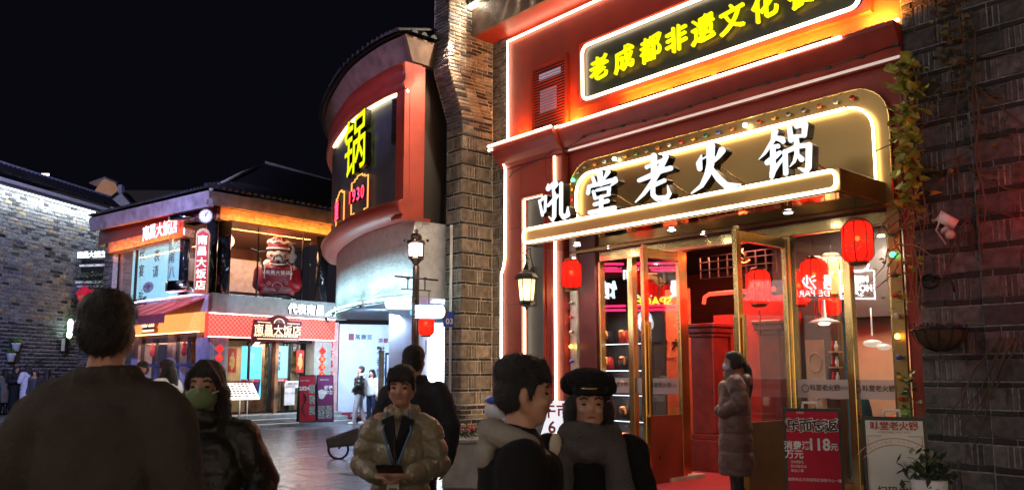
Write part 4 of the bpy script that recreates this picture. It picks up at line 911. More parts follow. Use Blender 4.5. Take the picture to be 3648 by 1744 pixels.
# ================================================= DINING ROOM BUILDING
K_ = (-7.89, 21.5); R = Frame(K_, (.649, .760)); L = Frame(K_, (-.743, .669))
DB = thing('dining_room_building', (K_[0], K_[1], 0), 'two storey corner dining hall with tiled eaves, glass upper floor and a red front', 'restaurant')
orange = mat('orange_glazed_brick', (.55, .22, .08), .6, var=.25, scale=9, bump=.3); greeng = mat('grey_green_wall', (.34, .38, .34), .6, var=.1); colm = mat('dark_glass_column', (.03, .035, .04), .1, .6)
lav = mat('lavender_painted_pillar', (.28, .28, .42), .6); redcloth = mat('red_awning_cloth', (.5, .04, .03), .6, var=.2, scale=4, bump=.2)
# right (R) face, ground floor
st = MB(); 
for k, (o, z) in enumerate(((1.0, .11), (.72, .22), (.44, .33))): fbox('step', mat('step_stone', (.3, .33, .33), .6, bump=.3) if k == 0 else bpy.data.materials['step_stone'], DB, R, -.35+k*.1, 3.95, 0 if k == 0 else .11*k+.001, z, -.2, o, bevel=.01)
fbox('green_pier', greeng, DB, R, -.05, .4, .33, 2.4, -.3, .12); fbox('green_pier', greeng, DB, R, 3.15, 3.75, .33, 2.4, -.3, .12)
fbox('entrance_back', mat('door_interior_wall', (.3, .22, .12), .6), DB, R, .4, 3.15, .33, 2.4, -1.6, -1.5)
fbox('door_head', M['black'], DB, R, .4, 3.15, 2.3, 2.4, -.12, .0)
gl = [(.45, 1.1), (1.15, 1.75), (1.8, 2.4), (2.45, 3.1)]
for i, (a, b) in enumerate(gl):
    pn = fbox('door_pane', M['glassfar'], DB, R, a, b, .4, 2.3, -.06, -.05)
    fr_ = MB()
    for q in ((a-.04, a, .36, 2.3), (b, b+.0, .36, 2.3)): 
        if q[1]-q[0] > .01: fr_.fbox(R, *q, -.09, -.02)
    fr_.fbox(R, a, b, .36, .4, -.09, -.02).build('door_frame', M['black'], pn)
cur = mat('amber_plastic_curtain', (.25, .17, .07), .25, var=.4, scale=7, bump=1, bscale=6)
for k in range(2):
    s0 = 1.7+k*.62; mb = MB(); pts = []
    for i in range(11): 
        s = s0+i*.055; o = -.2+.03*math.sin(i*1.9)
        mb.v += [tuple(R.pt(s, .36, o)), tuple(R.pt(s, 2.28, o*.9))]
    for i in range(10): mb.f.append((2*i, 2*i+2, 2*i+3, 2*i+1)); mb.m.append(0); mb.sm.append(True)
    mb.build('plastic_curtain', cur, DB)
cy = emat('cyan_lit_poster', (.12, .6, .75), .9); cy2 = emat('cyan_lit_poster_pale', (.3, .75, .8), .8); pur = mat('purple_cup_print', (.25, .1, .3), .5)
p1 = fbox('lit_poster', cy, DB, R, 1.05, 1.68, .75, 2.18, -.3, -.28); letters(R, '南八', 1.35, 1.8, .2, -.278, .003, cy2, p1, 'lettering', vertical=True)
MB().lathe(R.pt(1.42, .85, -.2), [(.12, 0), (.17, .4), (.18, .42)], 10).build('cup_print', pur, p1)
p2 = fbox('lit_poster', cy2, DB, R, 1.98, 2.42, 1.3, 2.2, -.13, -.12); letters(R, '代表南昌', 2.12, 1.78, .13, -.118, .003, tl, p2, vertical=True)
rp = mat('red_poster', (.5, .04, .02), .5, var=.3, scale=12); gdp = mat('gold_poster_print', (.6, .4, .12), .5)
for s in (.62, 2.78):
    dp = fbox('door_god_poster', rp, DB, R, s-.13, s+.13, 1.45, 2.1, -.045, -.04)
    MB().poly(R, [(s+.08*math.cos(t*.5)*(1+.3*math.sin(t*3)), 1.75+.2*math.sin(t*.5)*(1+.2*math.cos(t*2))) for t in range(12)], -.04, -.035).build('gold_figure_print', gdp, dp)
    MB().ell(R.pt(s, 1.95, -.035), (.04, .02, .05)).build('face_print', wi, dp)
for a, b in ((.9, 1.45), (1.9, 2.35)):
    r_ = fbox('red_arrow_strip', mat('red_strip_print', (.5, .03, .06), .5) if a < 1 else bpy.data.materials['red_strip_print'], DB, R, a, b, 1.2, 1.28, -.03, -.026); print_text(R, '欢迎光临', (a+b)/2, 1.24, .06, -.024, wi, r_)
for (s, z, w_, h_, m_) in ((.75, .95, .3, .2, bpy.data.materials['red_strip_print']), (2.45, .75, .34, .62, wi), (2.55, 1.02, .5, .2, wi)):
    n_ = fbox('notice_sheet', m_, DB, R, s-w_/2, s+w_/2, z-h_/2+.1, z+h_/2+.1, -.022-.006*(w_ > .4), -.018)
    print_text(R, '印章打卡' if m_ is not wi else '南昌大饭店', s, z+.12, .07, -.014, wi if m_ is not wi else pr, n_)
lamp('AREA', 'parapet_wash', R.pt(2, 3.6, 1.4), 12, (.8, .9, 1), 3, R.pt(2, 3.2, 0), size_y=.2)
lamp('AREA', 'entrance_light', R.pt(1.8, 2.25, -.7), 50, (1, .75, .5), .8, R.pt(1.8, 0, -.6))
lamp('AREA', 'canopy_downlight', R.pt(1.8, 2.3, .5), 26, (1, .85, .75), 1.4, R.pt(1.8, 0, .6), size_y=.1)
# diamond couplet tiles
for s, t in ((.14, ' 代表南昌大饭'), (3.42, ' 宴请八方来客')):
    MB().tube([R.pt(s, 2.32, .14), R.pt(s, .9, .14)], .004, 4).build('cord', M['black'], DB)
    for k in range(6):
        z = 2.08-k*.235; q = MB().poly(R, [(s-.13, z), (s, z-.13), (s+.13, z), (s, z+.13)], .13, .15).build('couplet_diamond', emat('red_couplet', (.7, .02, .02), .8) if 'cd' not in BC else BC['cd'], DB); BC['cd'] = bpy.data.materials['red_couplet']
        MB().tube([R.pt(s+a*.13, z+b*.13, .152) for a, b in ((-1, 0), (0, -1), (1, 0), (0, 1))], .005, 4, closed=True).build('gold_edge', gdp, q)
        if t[k % len(t)] != ' ': print_text(R, t[k], s, z, .12, .153, gdp, q, bold=.002)
# red diamond-quilted canopy band
rb = mat('backlit_red_panel', (.5, .03, .02), .4, emit=(1, .07, .05), es=.7, var=.2, scale=6); gb2 = mat('backlit_gold_scale_panel', (.6, .2, .05), .35, emit=(1, .28, .08), es=.9, var=.3, scale=12)
lt = emat('pink_lattice_line', (1, .3, .25), .9); led = emat('pink_white_led', (1, .55, .45), 5)
cb = fbox('red_canopy', rb, DB, R, -.3, 3.72, 2.38, 3.0, .12, .3)
for k in range(-4, 34):
    for sg in (1, -1):
        s = -.3+k*.125; a, b = s, s+sg*.62; pa, pb = [(a, 2.38), (b, 3.0)]
        def clip(p, q):
            (x0, y0), (x1, y1) = p, q; t0, t1 = 0, 1; dx = x1-x0
            for lo, hi in (((-.3-x0)/dx, (3.72-x0)/dx),):
                lo, hi = min(lo, hi), max(lo, hi); t0 = max(t0, lo); t1 = min(t1, hi)
            return None if t1-t0 < .05 else ((x0+dx*t0, y0+(y1-y0)*t0), (x0+dx*t1, y0+(y1-y0)*t1))
        r_ = clip(pa, pb)
        if r_: cbm = BC.setdefault('cbm', MB()); cbm.tube([R.pt(*r_[0], .302), R.pt(*r_[1], .302)], .006, 3, caps=False)
BC['cbm'].build('diamond_lattice', lt, cb)
for z in (2.385, 2.995): MB().tube([R.pt(-.3, z, .31), R.pt(3.72, z, .31), R.pt(3.72, z, .12)], .012, 4).build('led_strip', led, cb)
cl = fbox('gold_scale_band', gb2, DB, L, .12, 5.6, 2.52, 3.04, .12, .3)
sc_ = MB()
for r in range(6):
    for k in range(52):
        s = .16+k*.105+(r % 2)*.052; z = 2.98-r*.085
        sc_.add([L.pt(s-.045, z, .302), L.pt(s, z+.05, .302), L.pt(s+.045, z, .302), L.pt(s, z-.05, .302), L.pt(s, z, .33)], [(0, 1, 4), (1, 2, 4), (2, 3, 4), (3, 0, 4)])
sc_.build('scales', gb2, cl, kind='stuff')
MB().tube([L.pt(.12, 2.525, .31), L.pt(5.6, 2.525, .31)], .012, 4).build('led_strip', emat('amber_led_strip', (1, .5, .2), 5), cl)
# maroon name board with arched crown
NB = R; pm_ = mat('maroon_sign_board', (.16, .012, .03), .5, emit=(.5, .02, .08), es=.05)
def rz(x, y, off): return R.hit(500+x*.41386, 1050+y*.41386, off)
pts = [rz(*p, .5) for p in ((960, 390), (985, 210), (1095, 215), (1120, 190), (1190, 172), (1260, 190), (1285, 222), (1395, 228), (1360, 400))]
nb = MB().poly(R, pts, .42, .5).build('name_board', pm_, DB)
lg = emat('pale_gold_lit_letter', (1, .75, .45), 1.1)
s_, z_ = rz(1180, 300, .5); letters(R, '南昌大饭店', s_, z_, .30, .5, .04, lg, nb, bold=.02, spacing=1.0, shear=.06, n=36)
s_, z_ = rz(1170, 350, .5); print_text(R, 'NAN CHANG DINING ROOM', s_, z_, .105, .506, lg, nb, bold=.004)
MB().tube([R.pt(*rz(1005, 375, .5), .505), R.pt(*rz(1350, 383, .5), .505)], .01, 4).tube([R.pt(*rz(1010, 230, .5), .505), R.pt(*rz(1120, 238, .5), .505)], .01, 4).tube([R.pt(*rz(1265, 245, .5), .505), R.pt(*rz(1370, 250, .5), .505)], .01, 4).build('gold_rule', lg, nb)
s_, z_ = rz(1195, 245, .5); MB().tube([R.pt(s_+.16*math.cos(t*.314), z_+.13*math.sin(t*.314), .505) for t in range(11)], .014, 4).build('arch_rule', lg, nb); print_text(R, '万寿宫', s_, z_+.05, .1, .508, wi, nb)
ls_ = L.hit(530, 1165, .4); sb = fbox('gold_side_sign', mat('gold_side_board', (.4, .12, .04), .4), DB, L, ls_[0]-.38, ls_[0]+.42, 2.56, 3.0, .3, .4); letters(L, '南昌大饭店', ls_[0], 2.82, .2, .4, .03, lg, sb, bold=.03, flip=f_sgn(L), n=30, spacing=.8)
fbox('lit_rule', lg, sb, L, ls_[0]-.34, ls_[0]+.38, 2.60, 2.66, .401, .41)
# pale parapet and white letters
fbox('parapet', mat('parapet_grey_green', (.3, .36, .34), .6, var=.1), DB, R, -.02, 4.3, 3.02, 3.52, -.3, .1)
letters(R, '代表南昌 宴请', 3.25, 3.26, .30, .14, .06, emat('white_lit_letter', (.85, .95, 1), 1.6), DB, 'lit_letters', bold=.045, n=34)
fbox('parapet', mat('parapet_l', (.3, .3, .34), .6), DB, L, -.1, 6.25, 3.04, 3.55, -.3, .1)
# upper floor room
fbox('floor_slab', M['dark'], DB, R, 0, 4.3, 3.3, 3.5, -5, -.01)
rm = mat('warm_upper_wall', (.4, .16, .1), .7, var=.2, scale=2)
fbox('upper_back_wall', rm, DB, R, .6, 4.4, 3.5, 5.8, -4.2, -4.1); fbox('upper_side_wall', rm, DB, L, 6.0, 6.1, 3.5, 5.6, -4.2, 0)
fbox('upper_ceiling', mat('orange_ceiling', (.5, .18, .07), .5), DB, R, 0.05, 4.3, 5.5, 5.56, -4.2, -.05)
fbox('beige_booth', mat('beige_booth_tiles', (.45, .36, .25), .6), DB, R, .9, 4.2, 3.9, 4.9, -2.6, -2.5)
lamp('AREA', 'upper_room_light', R.pt(2.2, 5.45, -1.2), 95, (1, .55, .3), 1.6, R.pt(2.2, 3.5, -1.4))
for s, z in ((1.1, 4.55), (2.85, 4.75), (3.25, 4.3), (.95, 5.15)): 
    MB().ell(R.pt(s, z, -2.0 if s > 1 else -1), (.14, .14, .17)).build('globe_lamp', emat('cream_globe', (1, .8, .5), 1.6) if 'gl' not in BC else BC['gl'], DB); BC['gl'] = bpy.data.materials['cream_globe']
fbox('window_pane', M['glassfar'], DB, R, .36, 3.0, 3.54, 5.48, -.02, -.01); fbox('window_pane', M['glassfar'], DB, R, 3.6, 4.2, 3.54, 5.48, -.02, -.01)
for s in (1.25, 2.72): fbox('mullion', M['darkbronze'], DB, R, s, s+.03, 3.54, 5.48, -.05, .0)
for s in (.12, 3.3): MB().lathe(R.pt(s+.1, 3.53, .02), [(.17, 0), (.17, 1.95)], 16).build('dark_column', colm, DB)
# orange band with glazed bricks + fascia + tiles, right face
def ob(fr, s0, s1, z0, z1, name, cnt):
    b = fbox(name, orange, DB, fr, s0, s1, z0, z1, .0, .3); rects = []
    for k in range(cnt):
        s = rng.uniform(s0+.1, s1-.3); z = z0+.04+rng.randrange(int((z1-z0)/.075))*.075; rects.append((s, s+.24, z, z+.055))
    for r in rects: fbox('pale_brick', M['bricktan'], b, fr, *r, .3, .31)
ob(R, -.1, 4.2, 5.48, 5.80, 'orange_band', 14); ob(L, 1.3, 6.35, 5.18, 5.52, 'orange_band', 11)
lamp('AREA', 'band_uplight', R.pt(2, 5.44, .55), 34, (1, .38, .08), 4, R.pt(2, 5.75, .25), size_y=.05); lamp('AREA', 'band_uplight', L.pt(3.8, 5.1, .55), 30, (1, .3, .08), 4.5, L.pt(3.8, 5.45, .25), size_y=.05)
MB().tube([R.pt(0, 5.43, .58), R.pt(4, 5.43, .58)], .015, 5).build('light_rail', M['black'], DB); MB().tube([L.pt(1.4, 5.08, .58), L.pt(6.2, 5.08, .58)], .015, 5).build('light_rail', M['black'], DB)
fbox('under_eave', M['maroon'], DB, R, -.1, 4.3, 5.80, 6.0, 0, .3); fbox('under_eave', M['maroon'], DB, L, -.1, 7.2, 5.52, 6.0, -.1, .28)
CX = R.n*.6+L.n*.6+Vector((K_[0], K_[1], 0))     # eave corner
FR2 = Frame((CX.x, CX.y), (.649, .760)); FL2 = Frame((CX.x, CX.y), (-.743, .669))
zt = FR2.hit(715, 673)[1]; zb = FR2.hit(717, 720)[1]; print('EAVE', zt, zb, FR2.hit(1211, 755), FR2.hit(1208, 800), FL2.hit(320, 773), FL2.hit(345, 820), FL2.hit(715, 673))
def fascia(fr, s1, zt0, zt1, h, m):
    return MB().hexa([fr.pt(0, zt0-h, -.03), fr.pt(s1, zt1-h, -.03), fr.pt(s1, zt1-h, -.14), fr.pt(0, zt0-h, -.14), fr.pt(0, zt0, .04), fr.pt(s1, zt1, .04), fr.pt(s1, zt1, -.05), fr.pt(0, zt0, -.05)]).build('eave_fascia', m, DB)
pf_ = mat('pale_stained_fascia', (.33, .27, .3), .7, var=.25, scale=3, bump=.2)
fascia(FR2, 5.2, zt, zt, zt-zb, M['fascia']); fascia(FL2, 7.8, zt, zt+.24, zt-zb+.06, pf_)
MB().add([FR2.pt(0, zt-.25, -.1), FR2.pt(5.2, zt-.25, -.1), FR2.pt(5.2, zt-.2, -.8), FR2.pt(.8, zt-.2, -.8)], [(0, 1, 2, 3)]).build('eave_soffit', M['redtrim'], DB)
MB().add([FL2.pt(0, zt-.26, -.1), FL2.pt(7.8, zt-.1, -.1), FL2.pt(7.8, zt-.1, -.8), FL2.pt(.8, zt-.26, -.8)], [(0, 1, 2, 3)]).build('eave_soffit', M['redtrim'], DB)
for k in range(27): link('tile', tile_mesh(.075, min(1.3, round(.2+k*.17, 2)), M['tile']), DB, FR2.pt(-.05+k*.19, zt+.06, .1), (rad(24), 0, FR2.ang))
for k in range(41): link('tile', tile_mesh(.075, min(1.3, round(.2+k*.17, 2)), M['tile']), DB, FL2.pt(.05+k*.19, zt+.06+.031*k*.19, .1), (rad(3), 0, FL2.ang+math.pi))
# roof planes with ridge
rA = at_y(945, 582, 26); rB = at_y(1215, 655, 28.8); rB.z = rA.z
e0 = FR2.pt(0, zt+.03, .06); e1 = FR2.pt(5.2, zt+.03, .06); e2 = FL2.pt(7.8, zt+.26, .06); back = e0+Vector((-1.5, 6.5, -.1))
MB().add([e0, e1, rB, rA, e2, back], [(0, 1, 2, 3), (0, 5, 4), (0, 3, 5)]).build('roof', M['tile'], DB, recalc=False)
MB().tube([rA-Vector((0, 0, .05)), rA*.5+e0*.5+Vector((0, 0, .04)), e0], .05, 5).build('hip_ridge', mat('pale_mortar_ridge', (.4, .36, .32), .8), DB)
MB().hexa([rA+Vector((0, 0, -.06)), rB+Vector((0, 0, -.1)), rB+Vector((.1, .2, -.1)), rA+Vector((.1, .2, -.06)), rA+Vector((0, -.05, .07)), rB+Vector((0, -.05, .04)), rB+Vector((.1, .2, .04)), rA+Vector((.1, .2, .07))]).build('ridge', bpy.data.materials['pale_mortar_ridge'], DB)
# left (L) face: upper glass, lit menu board
fbox('window_pane', M['glassfar'], DB, L, 2.0, 6.2, 3.56, 5.18, -.02, -.01)
for s in (1.9, 4.9, 6.16): fbox('mullion', M['darkbronze'], DB, L, s, s+.05, 3.56, 5.18, -.05, .02)
fbox('window_pane', M['glassfar'], DB, L, .4, 1.9, 3.56, 5.5, -.02, -.01)
MB().lathe(L.pt(.25, 3.53, 0), [(.15, 0), (.15, 2.0)], 14).build('dark_column', colm, DB); MB().lathe(L.pt(1.75, 3.53, .02), [(.13, 0), (.13, 2.0)], 14).build('dark_column', colm, DB)
mbm = emat('lit_menu_board', (.40, .82, .9), .62); mi = mat('maroon_board_ink', (.13, .02, .05), .6)
bx0 = L.hit(640, 900, -.35)[0]; bx1 = L.hit(465, 900, -.35)[0]
mbd = fbox('lit_board', mbm, DB, L, bx0, bx1, 3.5, 5.46, -.4, -.35); fl = f_sgn(L)
def lt_(ch, px, py, sz):
    s, z = L.hit(px, py, -.34); print_or = letters(L, ch, s, z, sz, -.349, .004, mi, mbd, bold=.012, flip=fl, n=40)
for ch, px, py in (('代', 506, 905), ('表', 558, 910), ('宴', 503, 963), ('请', 553, 966), ('南', 611, 913), ('八', 611, 970)): lt_(ch, px, py, .40)
ps, pz = L.hit(527, 1022, -.34); 
dish = MB().poly(L, [(ps+.38*math.cos(t*.314), pz+.17*math.sin(t*.314)) for t in range(20)], -.349, -.345).build('dish_print', wi, mbd)
dm = mat('noodle_print', (.4, .12, .12), .6, var=.4, scale=20); dd = MB()
for k in range(14):
    a = rng.random()*6.28; rr2 = rng.uniform(0, .75); s, z = ps+.34*rr2*math.cos(a), pz+.14*rr2*math.sin(a)
    dd.tube([L.pt(s+.07*math.cos(t+a), z+.03*math.sin(t*1.3), -.343) for t in (0, 1, 2, 3)], .009, 3)
dd.build('noodle_print', dm, dish)
print_text(L, 'NAN CHANG DINING ROOM · NAN CHANG DINING ROOM', (bx0+bx1)/2, 5.27, .12, -.346, mi, mbd, flip=fl)
lamp('AREA', 'left_room_light', L.pt(3.5, 5.0, -1.2), 25, (.6, .85, 1), 1.5, L.pt(3.5, 3.5, -1.2))
s_, z_ = L.hit(565, 822, .55); letters(L, '南昌大饭店', s_, z_+.04, .44, .45, .08, emat('pinkish_white_letter', (1, .8, .9), 1.6), DB, 'lit_letters', bold=.03, flip=fl, side=emat('red_glow_edge', (1, .05, .05), 1.5), spacing=.98, shear=.04, n=36)
# steel ringed glass bay
bp = L.pt(1.15, 0, .25)
bay = MB().lathe(bp+Vector((0, 0, 3.62)), [(.48, 0), (.5, .02), (.5, .26), (.46, .28)], 28).build('steel_ring', mat('polished_steel', (.6, .6, .62), .12, 1), DB)
MB().lathe(bp+Vector((0, 0, 5.52)), [(.42, 0), (.52, .07), (.52, .14), (.1, .16)], 28).build('steel_ring', bpy.data.materials['polished_steel'], DB)
gb_ = MB().lathe(bp+Vector((0, 0, 3.9)), [(.46, 0), (.46, 1.62)], 28); gb_.f = gb_.f[:-2]; gb_.m = gb_.m[:-2]; gb_.sm = gb_.sm[:-2]; gb_.build('curved_glass', M['glassfar'], DB)
MB().tube([bp+Vector((0, 0, 5.68)), bp+Vector((0, 0, 6.0))], .015, 6).build('hanger', M['black'], DB)
# brick end pillar of the L face
fbox('brick_pillar_core', M['mortar'], DB, L, 6.26, 6.95, 0, 5.55, -.4, .146)
lay(L, running(6.28, 6.93, 0, 5.5, .23, .085, .012, ms=[(M['brickbrown'], 1), (M['brick'], 1)]), DB, off=.15, limit=120)
# ground floor L: lavender piers and windows
fbox('ground_wall', lav, DB, L, -.1, 6.3, 0, 1.0, -.3, .1)
for a, b in ((-.12, .62), (1.95, 2.3), (4.15, 4.6)): fbox('lavender_pier', lav, DB, L, a, b, 1.0, 2.52, -.3, .12)
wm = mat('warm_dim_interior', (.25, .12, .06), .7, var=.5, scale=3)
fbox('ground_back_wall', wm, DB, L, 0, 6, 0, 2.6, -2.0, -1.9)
for a, b in ((.62, 1.95), (2.3, 4.15), (4.6, 6.2)):
    wf = MB()
    for q in ((a, a+.05, 1.0, 2.5), (b-.05, b, 1.0, 2.5), (a, b, 2.42, 2.5), (a, b, 1.62, 1.70), ((a+b)/2-.025, (a+b)/2+.025, 1.0, 2.42)): wf.fbox(L, *q, -.05, .03)
    wo = wf.build('window_frame', mat('navy_window_frame', (.04, .05, .12), .4) if 'nv' not in BC else BC['nv'], DB); BC['nv'] = bpy.data.materials['navy_window_frame']
    fbox('pane', M['glassfar'], wo, L, a, b, 1.0, 2.5, -.02, -.01)
    MB().ell(L.pt((a+b)/2+.25, 2.05, -.01), (.09, .02, .15)).ell(L.pt((a+b)/2+.25, 2.23, -.01), (.07, .02, .07)).build('pink_window_sticker', mat('pink_sticker', (.6, .1, .2), .5) if 'pk' not in BC else BC['pk'], wo); BC['pk'] = bpy.data.materials['pink_sticker']
lamp('AREA', 'ground_room_light', L.pt(2.8, 2.4, -1.0), 50, (1, .5, .25), 2.5, L.pt(2.8, .5, -1.2))
# awning over the L face
aw = MB(); s0, s1 = .3, 5.2
aw.hexa([L.pt(s0, 2.95, 1.15), L.pt(s1, 2.95, 1.15), L.pt(s1, 3.42, .12), L.pt(s0, 3.42, .12), L.pt(s0, 2.97, 1.15), L.pt(s1, 2.97, 1.15), L.pt(s1, 3.44, .12), L.pt(s0, 3.44, .12)])
awn = aw.build('awning', redcloth, DB)
va = MB()
for k in range(40):
    a = s0+k*(s1-s0)/40; b = a+(s1-s0)/40; va.add([L.pt(a, 2.96, 1.16), L.pt(b, 2.96, 1.16), L.pt(b, 2.74, 1.17), L.pt((a+b)/2, 2.70, 1.17), L.pt(a, 2.74, 1.17)], [(0, 1, 2, 3, 4)])
va.build('valance', mat('maroon_valance_cloth', (.16, .03, .04), .7), awn)
letters(L, '南昌大饭店', 3.0, 2.85, .2, 1.175, .004, mat('faded_pink_print', (.45, .3, .28), .6), awn, bold=.01, flip=fl, spacing=1.4, n=30)
for k in range(6): MB().hexa([L.pt(s0+.2+k*.85, 2.975, 1.14), L.pt(s0+.32+k*.85, 2.975, 1.14), L.pt(s0+.32+k*.85, 3.445, .13), L.pt(s0+.2+k*.85, 3.445, .13), L.pt(s0+.2+k*.85, 2.985, 1.14), L.pt(s0+.32+k*.85, 2.985, 1.14), L.pt(s0+.32+k*.85, 3.455, .13), L.pt(s0+.2+k*.85, 3.455, .13)]).build('pale_stripe', mat('pale_stripe_cloth', (.6, .3, .2), .7) if 'ps' not in BC else BC['ps'], awn); BC['ps'] = bpy.data.materials['pale_stripe_cloth']
for a, b in ((.2, 2.2), (2.3, 4.2), (4.3, 6.1)): MB().tube([L.pt(a, 3.53, .2), L.pt(b, 3.55, .2)], .02, 5).build('led_tube', emat('pink_purple_tube', (.8, .6, 1), 3) if 'pp' not in BC else BC['pp'], DB); BC['pp'] = bpy.data.materials['pink_purple_tube']
MB().tube([L.pt(.2, 3.44, .6), L.pt(2.0, 3.46, .5)], .02, 5).build('led_tube', emat('red_led_tube', (1, .08, .05), 4), DB)
# hanging vertical sign and clock at the corner
VF = Frame((K_[0]-.02, K_[1]-.75), (1, .12)); vs = VF.hit(719, 930)[0]
vt = VF.hit(722, 815)[1]; vb = VF.hit(716, 1046)[1]
vg = thing('vertical_sign', VF.pt(vs, vb), 'tall red and gold vertical name sign hanging at the corner of the dining hall', 'sign')
vf_ = mat('red_sign_face', (.3, .01, .01), .6, emit=(1, .02, .02), es=.22); w2_ = .17
MB().poly(VF, [(vs-w2_, vb), (vs+w2_, vb), (vs+w2_, vt-.12)]+[(vs+w2_*math.cos(t*.52)*.9, vt-.1+.12*math.sin(t*.52)) for t in range(0, 7)]+[(vs-w2_, vt-.12)], -.12, 0).build('gold_case', gdp, vg)
MB().poly(VF, [(vs-w2_+.03, vb+.03), (vs+w2_-.03, vb+.03), (vs+w2_-.03, vt-.13), (vs, vt-.04), (vs-w2_+.03, vt-.13)], 0, .012).build('face', vf_, vg)
letters(VF, '南昌大饭店', vs, (vt+vb)/2-.03, .26, .012, .02, emat('cream_lit_letter', (1, .8, .6), 1.2), vg, bold=.02, vertical=True, spacing=1.12, n=36)
print_text(VF, 'NAN CHANG\nDINING ROOM', vs, vb+.09, .045, .014, gdp, vg)
cs_, cz_ = VF.hit(737, 772); cp = VF.pt(cs_, cz_, .05); ax = Matrix(((1, 0, 0), (0, 0, -1), (0, 1, 0))).to_3x3()
ck = thing('round_clock', cp, 'round double faced clock with black rim above the vertical sign', 'clock')
MB().lathe(cp, [(.19, -.05), (.2, 0), (.19, .05)], 24, ax=ax).build('rim', M['black'], ck)
MB().lathe(cp-Vector((0, .052, 0)), [(.165, 0), (.165, .004)], 24, ax=ax).build('dial', mat('cream_dial', (.7, .68, .6), .4, emit=(1, .95, .85), es=.1), ck)
for t, l in ((100, .1), (65, .13)): MB().tube([cp-Vector((0, .062, 0)), cp+Vector((l*math.cos(rad(t)), -.062, l*math.sin(rad(t))))], .007, 4).build('hand', M['black'], ck)
nm = MB()
for k in range(12): a = k*math.pi/6; nm.tube([cp+Vector((.135*math.cos(a), -.06, .135*math.sin(a))), cp+Vector((.155*math.cos(a), -.06, .155*math.sin(a)))], .008, 4)
nm.build('hour_marks', M['black'], ck)
MB().tube([cp-Vector((0, 0, .19)), VF.pt(vs+.02, vt+.02, -.06)], .015, 5).tube([cp, cp+Vector((-.1, .6, .1))], .02, 5).build('bracket', M['black'], ck)
# street steps side: plants inside the upper window
pl_m = mat('dark_leaf', (.03, .07, .03), .6, var=.3)
for i, (s, lab) in enumerate(((5.3, 'left'), (4.3, 'middle'))):
    o = thing('window_plant', L.pt(s, 3.56, .0), 'leafy dark plant in the upper window below the %s of the lit board' % ('left edge' if i == 0 else 'noodle dish'), 'plant', 'plants on the upper window ledge')
    mb = MB()
    for k in range(60):
        p = L.pt(s+rng.gauss(0, .22), 3.6+abs(rng.gauss(0, .16)), .05+rng.gauss(0, .04)); d = Vector((rng.gauss(0, 1), rng.gauss(0, 1), rng.gauss(0, 1))).normalized()*.05; e = d.cross(Vector((0, 0, 1))).normalized()*.025
        mb.add([p-d, p+e, p+d, p-e], [(0, 1, 2, 3)])
    mb.build('foliage', pl_m, o); MB().fbox(L, s-.15, s+.15, 3.56, 3.64, .0, .1).build('pot', M['black'], o)
# door steps furniture: menu stand, two A boards
def poster(fr, s0, s1, z0, z1, o, m, parent, name='poster'): return fbox(name, m, parent, fr, s0, s1, z0, z1, o, o+.012)
TM = Frame(at_y(790, 1400, 19.8).to_2d().to_tuple(), (1, .1)) ; 
ms = thing('menu_stand', at_y(790, 1540, 19.8)*1, 'tilted white lit menu board on thin legs in front of the dining hall door', 'stand'); 
p = [at_y(x, y, Y) for x, y, Y in ((790, 1420, 19.4), (925, 1417, 19.4), (898, 1357, 19.8), (768, 1357, 19.8))]
MB().add(p+[q-Vector((0, -.02, .03)) for q in p], [(0, 1, 2, 3), (7, 6, 5, 4), (0, 4, 5, 1), (1, 5, 6, 2), (2, 6, 7, 3), (3, 7, 4, 0)]).build('menu_board', mat('lit_menu_sheet', (.7, .65, .6), .5, emit=(1, .95, .9), es=.9), ms)
tx = MB()
for r in range(6):
    for c in range(9):
        u, v = .06+c*.1, .1+r*.14
        if rng.random() < .85:
            a = p[0].lerp(p[1], u).lerp(p[3].lerp(p[2], u), v); b = p[0].lerp(p[1], u+.07).lerp(p[3].lerp(p[2], u+.07), v); h = (p[3]-p[0])*.07; n_ = Vector((0, -.004, .006))
            tx.add([a+n_, b+n_, b+h+n_, a+h+n_], [(0, 1, 2, 3)])
tx.build('menu_print', mat('menu_photo_print', (.35, .2, .15), .6, var=.5, scale=25), ms)
a, b = p[3], p[2]; h = (p[0]-p[3])*.1; n_ = Vector((0, -.004, .006)); MB().add([a+n_, b+n_, b+h+n_, a+h+n_], [(0, 1, 2, 3)]).build('menu_header', bpy.data.materials['red_strip_print'], ms)
for x in (855, 882): q = at_y(x, 1425, 19.6); MB().tube([q, Vector((q.x, q.y, 0.01))], .014, 6).build('leg', M['white'], ms)
